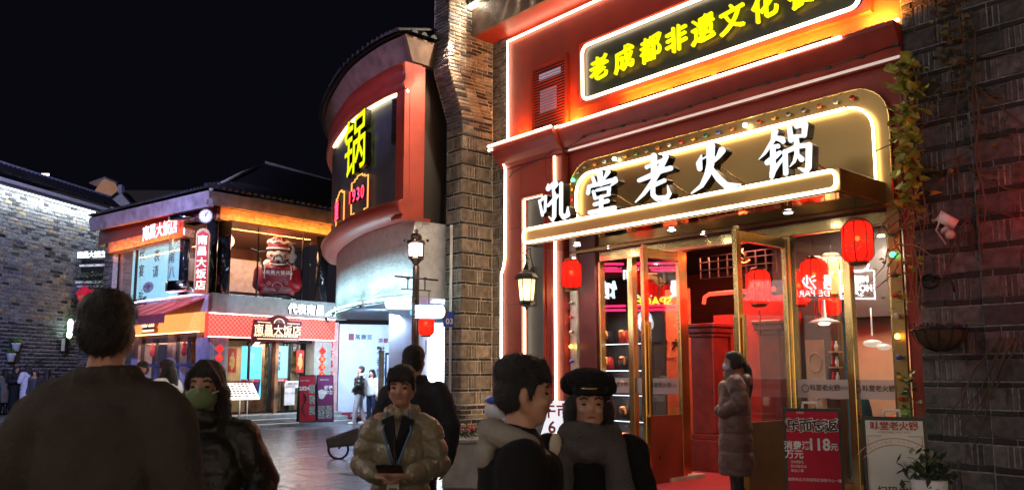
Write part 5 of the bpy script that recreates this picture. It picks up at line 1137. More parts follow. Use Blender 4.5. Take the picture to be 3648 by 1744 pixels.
def aboard(c0, c1, zt_, label, facem, build, handle=False, lean=.28, parent_label='board'):
    c0 = Vector(c0); c1 = Vector(c1); u = (c1-c0); u.z = 0; wdt = u.length; fr = Frame((c0.x, c0.y), (u.x, u.y))
    o = thing('a_frame_board', (c0+c1)/2, label, 'sign board')
    def q(s, z, d=0): return fr.pt(s, z, -z*lean*.5+d)
    mb = MB().hexa([q(0, .03, 0), q(wdt, .03, 0), q(wdt, .03, -.02), q(0, .03, -.02), q(0, zt_, 0), q(wdt, zt_, 0), q(wdt, zt_, -.02), q(0, zt_, -.02)]); mb.build('frame', M['black'], o)
    b2 = lambda s, z, d=0: fr.pt(s, z, -zt_*lean+z*lean*.5+d)
    MB().hexa([b2(0, .03, 0), b2(wdt, .03, 0), b2(wdt, .03, -.02), b2(0, .03, -.02), b2(0, zt_-.02, 0), b2(wdt, zt_-.02, 0), b2(wdt, zt_-.02, -.02), b2(0, zt_-.02, -.02)]).build('rear_leaf', M['black'], o)
    f = MB().add([q(.025, .06, .004), q(wdt-.025, .06, .004), q(wdt-.025, zt_-.03, .004), q(.025, zt_-.03, .004)], [(0, 1, 2, 3)]).build('poster', facem, o)
    if handle: MB().tube([q(wdt*.35, zt_, 0), q(wdt*.36, zt_+.05), q(wdt*.6, zt_+.05), q(wdt*.61, zt_)], .012, 6).build('handle', M['white'], o)
    class Q(Frame): pass
    g = Frame((c0.x, c0.y), (u.x, u.y)); g.pt = lambda s, z, o_=0: q(s, z, .004+o_)
    build(g, wdt, zt_, f); return o
redp = mat('crimson_poster', (.5, .01, .03), .75, var=.08); purp = mat('plum_poster', (.2, .02, .13), .5)
def b1(g, w_, h_, f):
    print_text(g, '2024', w_*.3, h_*.72, .14, .003, wi, f, bold=.005); print_text(g, '南昌大饭店', w_*.33, h_*.88, .05, .003, wi, f)
    MB().tube([g.pt(w_*(.3+.12*math.sin(t*.9)), h_*(.62-.06*t), .004) for t in range(9)], [.012, .03, .025, .02, .015, .02, .015, .01, .008], 5).build('dragon_print', inkm, f)
    for z in (.62, .4, .18): MB().add([g.pt(w_*.6, h_*z, .003), g.pt(w_*.93, h_*z, .003), g.pt(w_*.93, h_*(z+.18), .003), g.pt(w_*.6, h_*(z+.18), .003)], [(0, 1, 2, 3)]).build('photo_print', mat('photo_print_grey', (.4, .42, .38), .5, var=.5, scale=30) if 'phg' not in BC else BC['phg'], f); BC['phg'] = bpy.data.materials['photo_print_grey']
def b2_(g, w_, h_, f):
    print_text(g, '都是\n的士', w_*.7, h_*.68, .12, .003, wi, f, bold=.004); print_text(g, '南昌大饭店', w_*.45, h_*.9, .05, .003, wi, f)
    MB().poly(g, [(w_*.3+.11*math.cos(t*.6)*(1+.3*math.sin(t*2)), h_*.6+.13*math.sin(t*.6)) for t in range(10)], .002, .006).build('rooster_print', wi, f)
    for s in (.08, .52): MB().add([g.pt(w_*s, h_*.1, .003), g.pt(w_*(s+.38), h_*.1, .003), g.pt(w_*(s+.38), h_*.36, .003), g.pt(w_*s, h_*.36, .003)], [(0, 1, 2, 3)]).build('photo_print', BC['phg'], f)
c0 = at_y(1066, 1480, 21.9); c1 = at_y(1128, 1475, 22.1); c2 = at_y(1190, 1470, 22.3)
for c in (c0, c1, c2): c.z = .0
aboard(c0, c1-Vector((.01, 0, 0)), 1.28, 'crimson advertising board with 2024 and a dragon on the dining hall steps', redp, b1)
aboard(c1+Vector((.01, 0, 0)), c2, 1.28, 'plum purple advertising board with a white rooster beside the crimson one', purp, b2_)
for o in [x for x in bpy.data.objects if x.name.startswith('a_frame_board')]: o.location.z += .11
# ================================================= figure in the upper window
def remesh(mb, vox, smooth=3, disp=None):
    me = bpy.data.meshes.new('r'); me.from_pydata([tuple(v) for v in mb.v], [], mb.f); o = bpy.data.objects.new('r', me); COL.objects.link(o)
    m = o.modifiers.new('v', 'REMESH'); m.mode = 'VOXEL'; m.voxel_size = vox; m.use_smooth_shade = True
    if smooth: s = o.modifiers.new('s', 'SMOOTH'); s.factor = .6; s.iterations = smooth
    if disp:
        tx = bpy.data.textures.get('cl%s' % disp[1]) or bpy.data.textures.new('cl%s' % disp[1], 'CLOUDS'); tx.noise_scale = disp[1]; tx.noise_depth = 2
        d = o.modifiers.new('d', 'DISPLACE'); d.texture = tx; d.strength = disp[0]; d.mid_level = .5
    me2 = bpy.data.meshes.new_from_object(o.evaluated_get(bpy.context.evaluated_depsgraph_get())); bpy.data.objects.remove(o); bpy.data.meshes.remove(me); return me2
def cap(mb, a, ra, b, rb, n=12):
    mb.ell(a, ra, n, 8); mb.ell(b, rb, n, 8); mb.tube([a, b], [ra, rb], n); return mb
def rmo(mb, name, m, parent, vox=.02, smooth=3, disp=None):
    me = remesh(mb, vox, smooth, disp); me.name = name; me.materials.clear(); me.materials.append(m)
    for p in me.polygons: p.use_smooth = True
    return link(name, me, parent)
sp = R.pt(R.hit(985, 1050, -.45)[0], 3.52, -.45)
FG = thing('robed_figure', sp, 'large red robed bearded figure in a tall hat holding a banner upstairs', 'statue')
FG.rotation_euler = (0, 0, rad(18)); FG.scale = (1.06, .95, .95)
rd = mat('figure_red_robe', (.3, .008, .015), .45, var=.2); sk2 = mat('figure_painted_skin', (.65, .5, .36), .4, var=.05); wh = mat('figure_cream', (.8, .7, .58), .45)
WL[FG.name] = Vector((0, 0, 0)); Vv = lambda x, y, z: Vector((x, y, z))
mb = MB(); mb.ell((0, 0, .75), (.5, .38, .5), 18, 12); mb.ell((0, 0, .4), (.5, .36, .3), 18, 10); cap(mb, Vv(-.42, -.05, .85), .2, Vv(-.45, -.2, .45), .2); cap(mb, Vv(.42, -.05, .85), .2, Vv(.47, -.2, .45), .2); mb.box(-.46, .46, -.3, .3, .12, .4)
rmo(mb, 'robe', rd, FG, .035, 4)
MB().lathe((0, 0, 0), [(.47, 0), (.47, .16), (.44, .18)], 24).build('plinth', M['black'], FG)
mb = MB(); mb.ell((0, -.05, 1.38), (.25, .24, .26), 18, 12); mb.ell((0, -.3, 1.38), (.05, .05, .045)); mb.ell((-.26, -.02, 1.38), (.045, .05, .12)); mb.ell((.26, -.02, 1.38), (.045, .05, .12)); mb.ell((0, -.15, 1.24), (.2, .15, .12)); cap(mb, Vv(0, 0, 1.2), .15, Vv(0, 0, 1.1), .18)
rmo(mb, 'head', sk2, FG, .018, 2)
MB().lathe((0, -.02, 1.5), [(.27, 0), (.29, .05), (.27, .2), (.25, .28), (.2, .38), (.1, .44)], 20).build('hat', rd, FG)
hb = MB(); hb.tube([(.285*math.sin(t*.25), -.02-.285*math.cos(t*.25), 1.56) for t in range(-6, 7)], .035, 6); hb.tube([(.27*math.sin(t*.25), -.03-.27*math.cos(t*.25), 1.76+.04*math.cos(t*1.5)) for t in range(-6, 7)], .045, 6); hb.ell((0, -.29, 1.84), (.09, .03, .08)); hb.build('hat_trim', wh, FG)
MB().ell((0, -.32, 1.84), (.06, .02, .05)).ell((0, -.32, 1.62), (.04, .02, .03)).build('hat_jewel', rd, FG)
MB().tube([(-.27, .02, 1.5), (-.5, .05, 1.46), (-.72, .05, 1.54)], [.03, .035, .05], 6).tube([(.27, .02, 1.5), (.5, .05, 1.5), (.66, .05, 1.56)], [.03, .035, .05], 6).build('hat_wing', M['black'], FG)
MB().tube([(-.03, -.31, 1.33), (-.1, -.3, 1.3), (-.12, -.27, 1.18)], [.02, .018, .008], 6).tube([(.03, -.31, 1.33), (.1, -.3, 1.3), (.12, -.27, 1.18)], [.02, .018, .008], 6).tube([(0, -.26, 1.2), (0, -.25, 1.1), (0, -.24, .98)], [.05, .045, .01], 8).tube([(-.15, -.265, 1.47), (-.05, -.29, 1.475)], .012, 5).tube([(.15, -.265, 1.47), (.05, -.29, 1.475)], .012, 5).tube([(-.2, -.2, 1.12), (0, -.3, 1.08), (.2, -.2, 1.12)], .015, 5).build('beard', M['black'], FG)
MB().ell((-.17, -.23, 1.34), (.05, .02, .05)).ell((.17, -.23, 1.34), (.05, .02, .05)).build('cheek_spot', rd, FG)
MB().tube([(.24*math.sin(t*.35), -.1-.22*math.cos(t*.35), 1.07-.02*math.cos(t)) for t in range(-6, 7)], .025, 6).build('collar', wh, FG)
hd = MB()
for sg in (-1, 1):
    q = Vv(sg*.33, -.42, .78); hd.ell(q, (.06, .05, .05))
    for k in range(4): hd.tube([q+Vv(-sg*.03, -.03, .035-k*.022), q+Vv(-sg*.09, -.05, .035-k*.022)], .013, 5)
    hd.tube([q+Vv(0, -.02, .04), q+Vv(-sg*.04, -.04, .07)], .014, 5)
hd.build('hands', sk2, FG)
hf = Frame((-.33, -.475), (1, 0), n=Vector((0, -1, 0))); bn = MB().fbox(hf, .0, .66, .66, .92, 0, .015).build('scroll_banner', mat('banner_crimson', (.22, .005, .02), .5), FG)
MB().tube([(-.34, -.475, .6), (-.34, -.475, .98)], .02, 6).tube([(.34, -.475, .6), (.34, -.475, .98)], .02, 6).build('scroll_rod', wh, bn)
letters(hf, '南昌大饭店', .33, .80, .125, .015, .006, wh, bn, bold=.02, n=26); print_text(hf, 'NAN CHANG DINING ROOM', .33, .71, .035, .018, wh, bn)
MB().tube([(-.36, -.35, .85), (-.4, -.33, 1.05), (-.48, -.32, 1.24)], .03, 6).build('black_baton', M['black'], FG)
cr = MB(); cap(cr, Vv(.38, -.3, 1.32), .11, Vv(.36, -.28, 1.2), .08); cr.tube([(.36, -.32, 1.4), (.4, -.34, 1.55), (.33, -.35, 1.66), (.28, -.36, 1.7)], [.06, .035, .035, .05], 8); cr.ell((.3, -.37, 1.71), (.055, .05, .05)); cr.tube([(.34, -.38, 1.72), (.48, -.4, 1.70)], [.02, .006], 5); cr.tube([(.33, -.3, 1.15), (.33, -.33, .9)], .012, 5); cr.tube([(.42, -.3, 1.15), (.42, -.33, .9)], .012, 5)
cr.build('crane', mat('crane_grey', (.45, .38, .32), .5), FG)
ln = MB()
for k in range(9):
    for sg in (-1, 1): ln.tube([Vv(sg*(.03+k*.035), -.385+.01*k*k*.05, .24), Vv(sg*(.11+k*.035), -.385+.01*k*k*.06, .34)], .005, 3)
ln.tube([(.13*math.cos(t*.314), -.40, .38+.13*math.sin(t*.314)) for t in range(11)], .008, 4)
for x, z in ((-.2, .95), (.02, .9), (.25, .92), (-.22, .48), (.24, .5)): ln.tube([(x+.05*a, -.385 if abs(x) > .1 else -.40, z+.05*b) for a, b in ((-1, 0), (0, -1), (1, 0), (0, 1))], .006, 4, closed=True)
ln.build('robe_print', wh, FG)
lamp('SPOT', 'figure_light', R.pt(R.hit(960, 900)[0]-.3, 5.35, -.1), 26, (1, .8, .6), .1, sp+Vector((0, 0, 1.0)), 80)
# ================================================= LEFT GREY BRICK WALL
WF = Frame((-17.6, 28), (.18, 1))
LW = thing('grey_brick_wall', WF.pt(2.5, 0), 'high pale grey brick courtyard wall under a tiled coping, lit by a strip lamp', 'wall')
fbox('mortar_core', M['mortarpale'], LW, WF, -3, 5.3, 0, 7.95, -.5, -.001)
bk = []
for r in running(-.9, 5.28, 0, 7.85, .34, .135, .026, prot=(.006, .03), ms=[(M['brickpale'], 14), (M['brickdark'], 3), (M['bricktan'], 1), (M['brickbrown'], 2)]):
    z = r[2]; 
    if z < 3.2: 
        h = r[3]-r[2]; bk.append((r[0], r[1], z, z+h*.42, r[4], M['brickdark'])); bk.append((r[0]+.05, r[1]+.04, z+h*.52, z+h, r[4], r[5] if r[5] is not M['bricktan'] else M['brick']))
    else: bk.append(r)
lay(WF, bk, LW, limit=300)
fbox('coping_band', M['white'], LW, WF, -3, 5.35, 8.0, 8.12, -.5, .12); fbox('coping_top', M['brick'], LW, WF, -3, 5.35, 7.9, 8.0, -.5, .05)
fbox('ridge', mat('bluish_ridge_plaster', (.3, .32, .4), .7), LW, WF, -3, 5.4, 8.62, 8.74, -.35, -.1)
MB().add([WF.pt(-3, 8.14, .42), WF.pt(5.45, 8.14, .42), WF.pt(5.45, 8.66, -.25), WF.pt(-3, 8.66, -.25)], [(0, 1, 2, 3)]).build('coping_roof', M['tile'], LW)
for k in range(30): link('tile', tile_mesh(.08, .85, M['tile']), LW, WF.pt(-.8+k*.21, 8.17, .46), (rad(37), 0, WF.ang))
stl = MB().fbox(WF, -1.2, 5.2, 7.80, 7.86, .12, .2).build('strip_lamp', M['white'], LW); fbox('tube', emat('cold_white_tube', (.85, .95, 1), 9), stl, WF, -1.2, 5.15, 7.775, 7.80, .13, .19)
lamp('AREA', 'strip_light', WF.pt(1.8, 7.74, .3), 105, (.85, .95, 1), 6.5, WF.pt(1.8, 5.9, .0), size_y=.08)
for s in (1.4, 3.9): MB().fbox(WF, s, s+.06, 7.4, 7.9, .0, .1).build('lamp_bracket', M['white'], LW)
def pot(s, z, lab):
    o = thing('hanging_pot', WF.pt(s, z, .2), lab, 'plant pot', 'white pots on the brick wall')
    MB().lathe(WF.pt(s, z, .2), [(.10, 0), (.14, .24), (.155, .25), (.155, .28)], 14).build('pot', M['white'], o)
    mb = MB()
    for k in range(70):
        p = WF.pt(s+rng.gauss(0, .1), z+.32+abs(rng.gauss(0, .06)), .2+rng.gauss(0, .08)); d = Vector((rng.gauss(0, 1), rng.gauss(0, 1), rng.gauss(0, 1))).normalized()*.05; e = d.cross(Vector((0, .3, 1))).normalized()*.03
        mb.add([p-d, p+e, p+d, p-e], [(0, 1, 2, 3)])
    mb.build('foliage', mat('fresh_green_leaf', (.12, .3, .05), .5, var=.3) if 'fg' not in BC else BC['fg'], o); BC['fg'] = bpy.data.materials['fresh_green_leaf']
bd = fbox('trellis_board', mat('dark_brown_board', (.04, .03, .025), .7), LW, WF, *sorted((WF.hit(30, 1230)[0], WF.hit(68, 1230)[0])), WF.hit(50, 1290)[1], WF.hit(50, 1205)[1], .03, .08)
for (x, y, lab) in ((56, 1250, 'upper white pot with green leaves fixed on the brick wall'), (38, 1287, 'lower white pot with green leaves fixed on the brick wall')):
    s, z = WF.hit(x, y, .2); pot(s, z, lab)
# ================================================= GATE CORNER between wall and dining hall
GF2 = Frame(at_y(225, 1300, 32).to_2d().to_tuple(), (1, -.2))
GW = thing('gate_wall', GF2.pt(.8, 0), 'narrow brick side wall with white tiled gate hood left of the dining hall', 'wall')
gx = lambda x, y, o=0: GF2.hit(x, y, o)
fbox('mortar_core', M['mortardark'], GW, GF2, 0, 2.1, 0, 6.2, -.3, -.002)
lay(GF2, running(0, 2.1, 0, 6.2, .26, .1, .015, ms=[(M['brickdark'], 1), (M['brick'], 2)]), GW, limit=120)
s0, z0 = gx(240, 1005, .5); s1, z1 = gx(382, 955, .5)
for k in range(3): fbox('white_moulding', M['white'], GW, GF2, s0-.1, s1, z0-.05-k*.14, z0+.04-k*.14, 0, .45-k*.12)
for k in range(10): link('tile', tile_mesh(.07, .7, M['tile']), GW, GF2.pt(s0-.15+k*(s1-s0+.3)/10, z0+.08+.012*k, .55), (rad(32), 0, GF2.ang))
fbox('white_lintel', M['white_render'], GW, GF2, s0+.1, s1-.05, z0-.95, z0-.33, 0, .1)
GS = thing('gate_sign', GF2.pt((s0+s1)/2, z0+.5), 'black board with white dining hall name standing on the gate hood', 'sign')
sa, za = gx(275, 962, .6); sb_, zb_ = gx(372, 935, .6)
fbox('board', M['black'], GS, GF2, sa, sb_+.05, za-.05, za+.42, .3, .4)
letters(GF2, '南昌大饭店', (sa+sb_)/2-.12, za+.62, .27, .42, .04, emat('white_gate_letter', (.85, .9, 1), 1.5), GS, bold=.03, n=30, spacing=.92); print_text(GF2, 'NAN CHANG DINING ROOM', (sa+sb_)/2+.03, za+.2, .13, .405, emat('white_small_letter', (.8, .85, 1), .8), GS, squash=.8)
PQ = thing('red_plaque', GF2.pt(*gx(300, 1085, .7), .7), 'crimson scalloped plaque hanging among foliage under the gate hood', 'sign')
pts = [gx(*p, .7) for p in ((285, 1088), (268, 1040), (283, 1030), (287, 1022), (300, 1018), (310, 1022), (315, 1032), (325, 1028), (337, 1075))]
MB().poly(GF2, pts, .62, .68).build('plaque', mat('crimson_plaque', (.4, .01, .04), .4, emit=(1, .02, .08), es=.12), PQ)
print_text(GF2, '南昌大饭店', gx(304, 1055, .7)[0], gx(304, 1055, .7)[1], .13, .684, gdp, PQ, rot=.1)
def leafcloud(name, label, cat, centres, n, size, m, group=None, stem=True):
    o = thing(name, centres[0][0], label, cat, group); mb = MB()
    for k in range(n):
        c, r = rng.choice(centres); p = Vector(c)+Vector((rng.gauss(0, r[0]), rng.gauss(0, r[1]), rng.gauss(0, r[2])))*.6
        d = Vector((rng.gauss(0, 1), rng.gauss(0, 1), rng.gauss(0, .8))).normalized()*size*rng.uniform(.6, 1.3); e = d.cross(Vector((rng.random(), .3, 1))).normalized()*size*.45
        mb.add([p-d, p+e, p+d, p-e], [(0, 1, 2, 3)])
    mb.build('foliage', m, o, kind='stuff')
    if stem:
        s = MB()
        for c, r in centres: s.tube([Vector(c)-Vector((0, 0, r[2]*1.6)), Vector(c), Vector(c)+Vector((r[0]*.5, 0, r[2]))], .015, 5)
        s.build('stem', mat('vine_stem', (.1, .06, .035), .8) if 'vs' not in BC else BC['vs'], o); BC['vs'] = bpy.data.materials['vine_stem']
    return o
lf = mat('ivy_leaf', (.045, .085, .03), .5, var=.35, scale=4)
leafcloud('climbing_plant', 'dark ivy spilling from the gate hood around the red plaque', 'plant', [(GF2.pt(*gx(x, y, .4), .4), (.3, .2, .35)) for x, y in ((260, 1090), (300, 1110), (340, 1050), (360, 1010), (245, 1050), (320, 1010))], 1100, .07, lf)
leafcloud('lit_bush', 'bush glowing yellow in warm light beside the gate pillar', 'plant', [(GF2.pt(*gx(x, y, .6), .6), (.18, .2, .35)) for x, y in ((385, 1050), (375, 1075), (392, 1020))], 500, .05, mat('yellow_green_leaf', (.3, .26, .05), .5, var=.3))
leafcloud('green_vine', 'green plant beside lit white lamps on the left wall corner', 'plant', [(at_y(x, y, 31.2), (.12, .15, .3)) for x, y in ((243, 1130), (240, 1180), (238, 1205))], 420, .05, BC['fg'])
lamp('POINT', 'bush_light', GF2.pt(*gx(378, 1085, 1.0), 1.0), 22, (1, .7, .15), .08)
for i, (x, y) in enumerate(((251, 1150), (250, 1168), (247, 1190))):
    p = at_y(x, y, 30.9); o = MB().ell(p, (.1, .08, .16)).build('globe_lamp', emat('cool_globe_%d' % i, (.7, 1, .85), 4), None); tag(o, ('top', 'middle', 'bottom')[i]+' of three small white wall lamps beside the green plant', 'lamp', 'small lamps at the gate corner')
p = at_y(232, 1225, 30.8); sg = MB().box(p.x-.13, p.x+.1, p.y-.05, p.y+.05, p.z-.3, p.z+.25).build('small_notice', M['black'], None); tag(sg, 'small black notice with white vertical panel below the wall lamps', 'sign'); MB().box(p.x-.11, p.x+.02, p.y-.06, p.y-.051, p.z-.25, p.z+.22).build('panel', mat('cream_panel', (.6, .55, .4), .5), sg)
SA = thing('small_awning', at_y(280, 1150, 27), 'small pink awning with scalloped edge behind the tall man\'s head', 'awning')
q = [at_y(262, 1148, 26.6), at_y(345, 1130, 26.6), at_y(345, 1112, 27.6), at_y(285, 1122, 27.6)]; MB().add(q, [(0, 1, 2, 3)]).build('cloth', M['white'], SA); q2 = [q[0], q[1], q[1]-Vector((0, 0, .28)), q[0]-Vector((.02, 0, .28))]; MB().add(q2, [(0, 1, 2, 3)]).build('valance', mat('pink_valance', (.45, .18, .2), .7, emit=(.6, .2, .25), es=.1), SA)
# far background gable and hill of dark blocks
FGb = thing('far_gable_house', at_y(430, 720, 60), 'pale gable end of a house with upturned dark roof behind the left wall', 'building')
GH = Frame(at_y(430, 720, 40).to_2d().to_tuple(), (1, .1)); g0 = lambda x, y: GH.hit(x, y)
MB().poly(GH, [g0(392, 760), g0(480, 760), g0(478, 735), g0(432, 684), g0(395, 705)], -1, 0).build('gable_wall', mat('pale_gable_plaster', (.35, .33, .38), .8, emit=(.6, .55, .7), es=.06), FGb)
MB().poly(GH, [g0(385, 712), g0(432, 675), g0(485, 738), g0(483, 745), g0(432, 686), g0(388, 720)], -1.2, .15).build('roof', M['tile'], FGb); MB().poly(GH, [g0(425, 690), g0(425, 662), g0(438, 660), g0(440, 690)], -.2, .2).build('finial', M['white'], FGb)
GH3 = Frame(at_y(350, 650, 45).to_2d().to_tuple(), (1, -.05)); g3 = lambda x, y: GH3.hit(x, y)
FG3 = thing('lit_gable_house', at_y(365, 660, 45), 'amber lit gable peak peeping over the left brick wall', 'building')
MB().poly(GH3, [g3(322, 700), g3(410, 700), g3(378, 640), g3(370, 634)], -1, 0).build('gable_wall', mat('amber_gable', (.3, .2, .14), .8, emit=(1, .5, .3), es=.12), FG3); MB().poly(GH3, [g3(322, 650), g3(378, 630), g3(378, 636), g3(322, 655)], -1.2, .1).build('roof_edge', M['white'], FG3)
hb_ = thing('distant_block', (-20, 70, 0), 'dim dark apartment block against the night sky behind the roofs', 'building')
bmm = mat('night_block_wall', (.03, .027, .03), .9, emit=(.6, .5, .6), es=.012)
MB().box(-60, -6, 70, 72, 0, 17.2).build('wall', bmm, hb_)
for k in range(24): MB().box(-42+k*1.6, -41.3+k*1.6, 69.9, 69.98, 14, 15.1).build('window', mat('dim_window', (.02, .02, .03), .5, emit=(.5, .5, .7), es=.03) if 'dw' not in BC else BC['dw'], hb_); BC['dw'] = bpy.data.materials['dim_window']
p = at_y(155, 622, 69.8); MB().box(p.x-.5, p.x+.5, 69.7, 69.8, p.z-.08, p.z+.08).build('lit_window', emat('tiny_lit_window', (1, .9, .8), 3), hb_)
# ================================================= STREET LAMP WITH SIGNS
lp0 = at_y(1478, 1700, 12.0); lx, ly = (1480-1824)/2900*12.0, 12.0
SL = thing('street_lamp', (lx, ly, 0), 'dark bronze street lamp with lit lantern and two glowing direction boards', 'street lamp')
zl = lambda y: CZ+(1320-y)/2900*12.0
MB().lathe((lx, ly, 0), [(.13, 0), (.13, .12), (.08, .2), (.06, .5), (.05, zl(950)), (.04, zl(945))], 14).build('pole', M['darkbronze'], SL)
z0, z1 = zl(920), zl(868)
lc = Vector((lx-.005, ly, 0))
MB().lathe(lc+Vector((0, 0, zl(948))), [(.02, 0), (.07, .07), (.115, .11), (.115, .15)], 8, flat=True, a0=.39).build('lantern_base', M['darkbronze'], SL)
MB().lathe(lc, [(.105, z0+.01), (.11, z1-.0)], 8, flat=True, a0=.39).build('lantern_glass', emat('white_lantern_glass', (1, .93, 1), 5), SL)
for k in range(8): a = .39+k*math.pi/4; MB().tube([lc+Vector((.112*math.cos(a), .112*math.sin(a), z0)), lc+Vector((.117*math.cos(a), .117*math.sin(a), z1))], .008, 4).build('lantern_bar', M['darkbronze'], SL)
MB().lathe(lc+Vector((0, 0, z1)), [(.125, 0), (.15, .02), (.13, .05), (.08, .07), (.09, .12), (.06, .16), (.02, .17), (.035, .2), (.0, .24)], 8, flat=True, a0=.39).build('lantern_roof', M['darkbronze'], SL)
for k in range(4): a = k*math.pi/2; MB().ell(lc+Vector((.17*math.cos(a), .17*math.sin(a), z1+.055)), .024).build('roof_scroll', M['darkbronze'], SL)
lamp('POINT', 'street_lantern_light', lc+Vector((0, 0, (z0+z1)/2)), 0.1, (1, .9, .95), .1); lamp('POINT', 'street_lantern_light', lc+Vector((.0, -.25, (z0+z1)/2)), 14, (1, .9, .92), .12)
xr = lambda px: (px-1824)/2900*12.0
arm = MB(); arm.tube([(xr(1404), ly-.03, zl(984)), (xr(1560), ly-.03, zl(999))], [.014, .016], 6); arm.tube([(xr(1428), ly-.03, zl(1030)), (xr(1535), ly-.03, zl(1037))], .009, 5)
for px in (1452, 1513): arm.tube([(xr(px), ly-.03, zl(988)), (xr(px), ly-.03, zl(1033))], .010, 5); arm.ell((xr(px), ly-.03, zl(992)), (.03, .03, .02))
arm.tube([(xr(1528), ly-.03, zl(1040)), (xr(1528), ly-.03, zl(1082))], .007, 5); arm.build('cross_arm', M['darkbronze'], SL)
def boardsign(x0, x1, y0, y1, rot, name, arrow, capright):
    cx, w_ = (xr(x0)+xr(x1))/2, xr(x1)-xr(x0); fr = Frame((xr(x0), ly-.06), (math.cos(rot), math.sin(rot))); za, zb = zl(y1), zl(y0); r = (zb-za)/2
    if capright: pts = [(0, za), (w_-r*.6, za)]+[(w_-r*.6+r*.6*math.sin(t*.393), za+r-r*math.cos(t*.393)) for t in range(1, 8)]+[(w_-r*.6, zb), (0, zb)]
    else: pts = [(w_, za), (w_, zb), (r*.6, zb)]+[(r*.6-r*.6*math.sin(t*.393), zb-r+r*math.cos(t*.393)) for t in range(1, 8)]+[(r*.6, za)]
    bo = MB().poly(fr, pts, -.07, 0).build('direction_board', M['black'], SL)
    MB().poly(fr, [(s*.97+w_*.015, za+.012+(z-za)*.92) for s, z in pts], 0.001, .008).build('lit_face', emat('direction_board_face', (.88, .95, 1), 2.2) if 'dbf' not in BC else BC['dbf'], bo); BC['dbf'] = bpy.data.materials['direction_board_face']
    a = w_*.82 if capright else w_*.14; d = 1 if capright else -1; m_ = mat('grey_arrow_ink', (.3, .35, .4), .6, emit=(.7, .75, .85), es=.9) if 'ai' not in BC else BC['ai']; BC['ai'] = m_
    MB().tube([fr.pt(a-.04, (za+zb)/2, .012), fr.pt(a+.04, (za+zb)/2, .012)], .004, 4).tube([fr.pt(a+d*.04-d*.025, (za+zb)/2+.02, .012), fr.pt(a+d*.04, (za+zb)/2, .012), fr.pt(a+d*.04-d*.025, (za+zb)/2-.02, .012)], .004, 4).build('arrow_mark', m_, bo)
    if capright: MB().poly(fr, [(w_-r*.5+(s-w_+r*.6), z) for s, z in pts[1:-1]], -.10, -.071).build('end_cap', M['black'], bo)
boardsign(1371, 1466, 1058, 1106, .12, 'a', 0, False); boardsign(1479, 1590, 1088, 1138, -.12, 'b', 0, True)
lamp('POINT', 'board_glow', (xr(1420), ly-.3, zl(1085)), 3, (.85, .93, 1), .15); lamp('POINT', 'board_glow', (xr(1535), ly-.3, zl(1115)), 3, (.85, .93, 1), .15)
for y in (1065, 1085, 1112, 1128): MB().ell((lx, ly-.06, zl(y)), .018).build('clamp_bolt', M['black'], SL)
PRs, PRz = PL.hit(1600, 1142, .03); np_ = MB().fbox(PL, .2, .42, 2.15, 2.4, .03, .04).build('number_plate', mat('blue_number_plate', (.01, .06, .4), .4), None); tag(np_, 'small blue plate with number 03 on the left side of the brick pier', 'sign'); 
PN = Frame(at_y(1590, 1140, 13.9).to_2d().to_tuple(), (1, .25)); q = PN.hit(1595, 1140, 0); pl2 = MB().fbox(PN, q[0]-.08, q[0]+.13, q[1]-.11, q[1]+.15, -.02, 0).build('number_board', bpy.data.materials['blue_number_plate'], None); tag(pl2, 'blue house number board 03 projecting left of the brick pier', 'sign'); print_text(PN, '03', q[0]+.03, q[1]-.02, .13, .004, wi, pl2, bold=.003)
bpy.data.objects.remove(np_)
# planter
pc = Vector((xr(1660)*10.8/12+.0, 10.9, 0)); PLT = thing('stone_planter', pc, 'square concrete planter with red flowers at the foot of the brick pier', 'planter')
cm2 = mat('planter_concrete', (.32, .31, .28), .8, bump=.4); MB().box(pc.x-.28, pc.x+.25, 10.6, 11.4, .01, .58).build('box', cm2, PLT, bevel=.02); MB().box(pc.x-.30, pc.x+.27, 10.58, 11.42, .58, .64).build('rim', cm2, PLT, bevel=.015)
fl_ = MB(); gr = MB()
for k in range(420):
    p = Vector((pc.x+rng.uniform(-.27, .24), rng.uniform(10.6, 11.4), .64+abs(rng.gauss(0, .07)))); d = Vector((rng.gauss(0, 1), rng.gauss(0, 1), rng.gauss(0, 1))).normalized()*.03; e = d.cross(Vector((0, .3, 1))).normalized()*.015
    gr.add([p-d, p+e, p+d, p-e], [(0, 1, 2, 3)])
for k in range(34): p = Vector((pc.x+rng.uniform(-.26, .22), rng.uniform(10.6, 11.0), .72+rng.uniform(0, .07))); fl_.ell(p, (.018, .018, .014), 6, 4)
gr.build('foliage', lf, PLT, kind='stuff'); fl_.build('red_blossoms', mat('red_blossom', (.5, .03, .06), .5), PLT, kind='stuff')
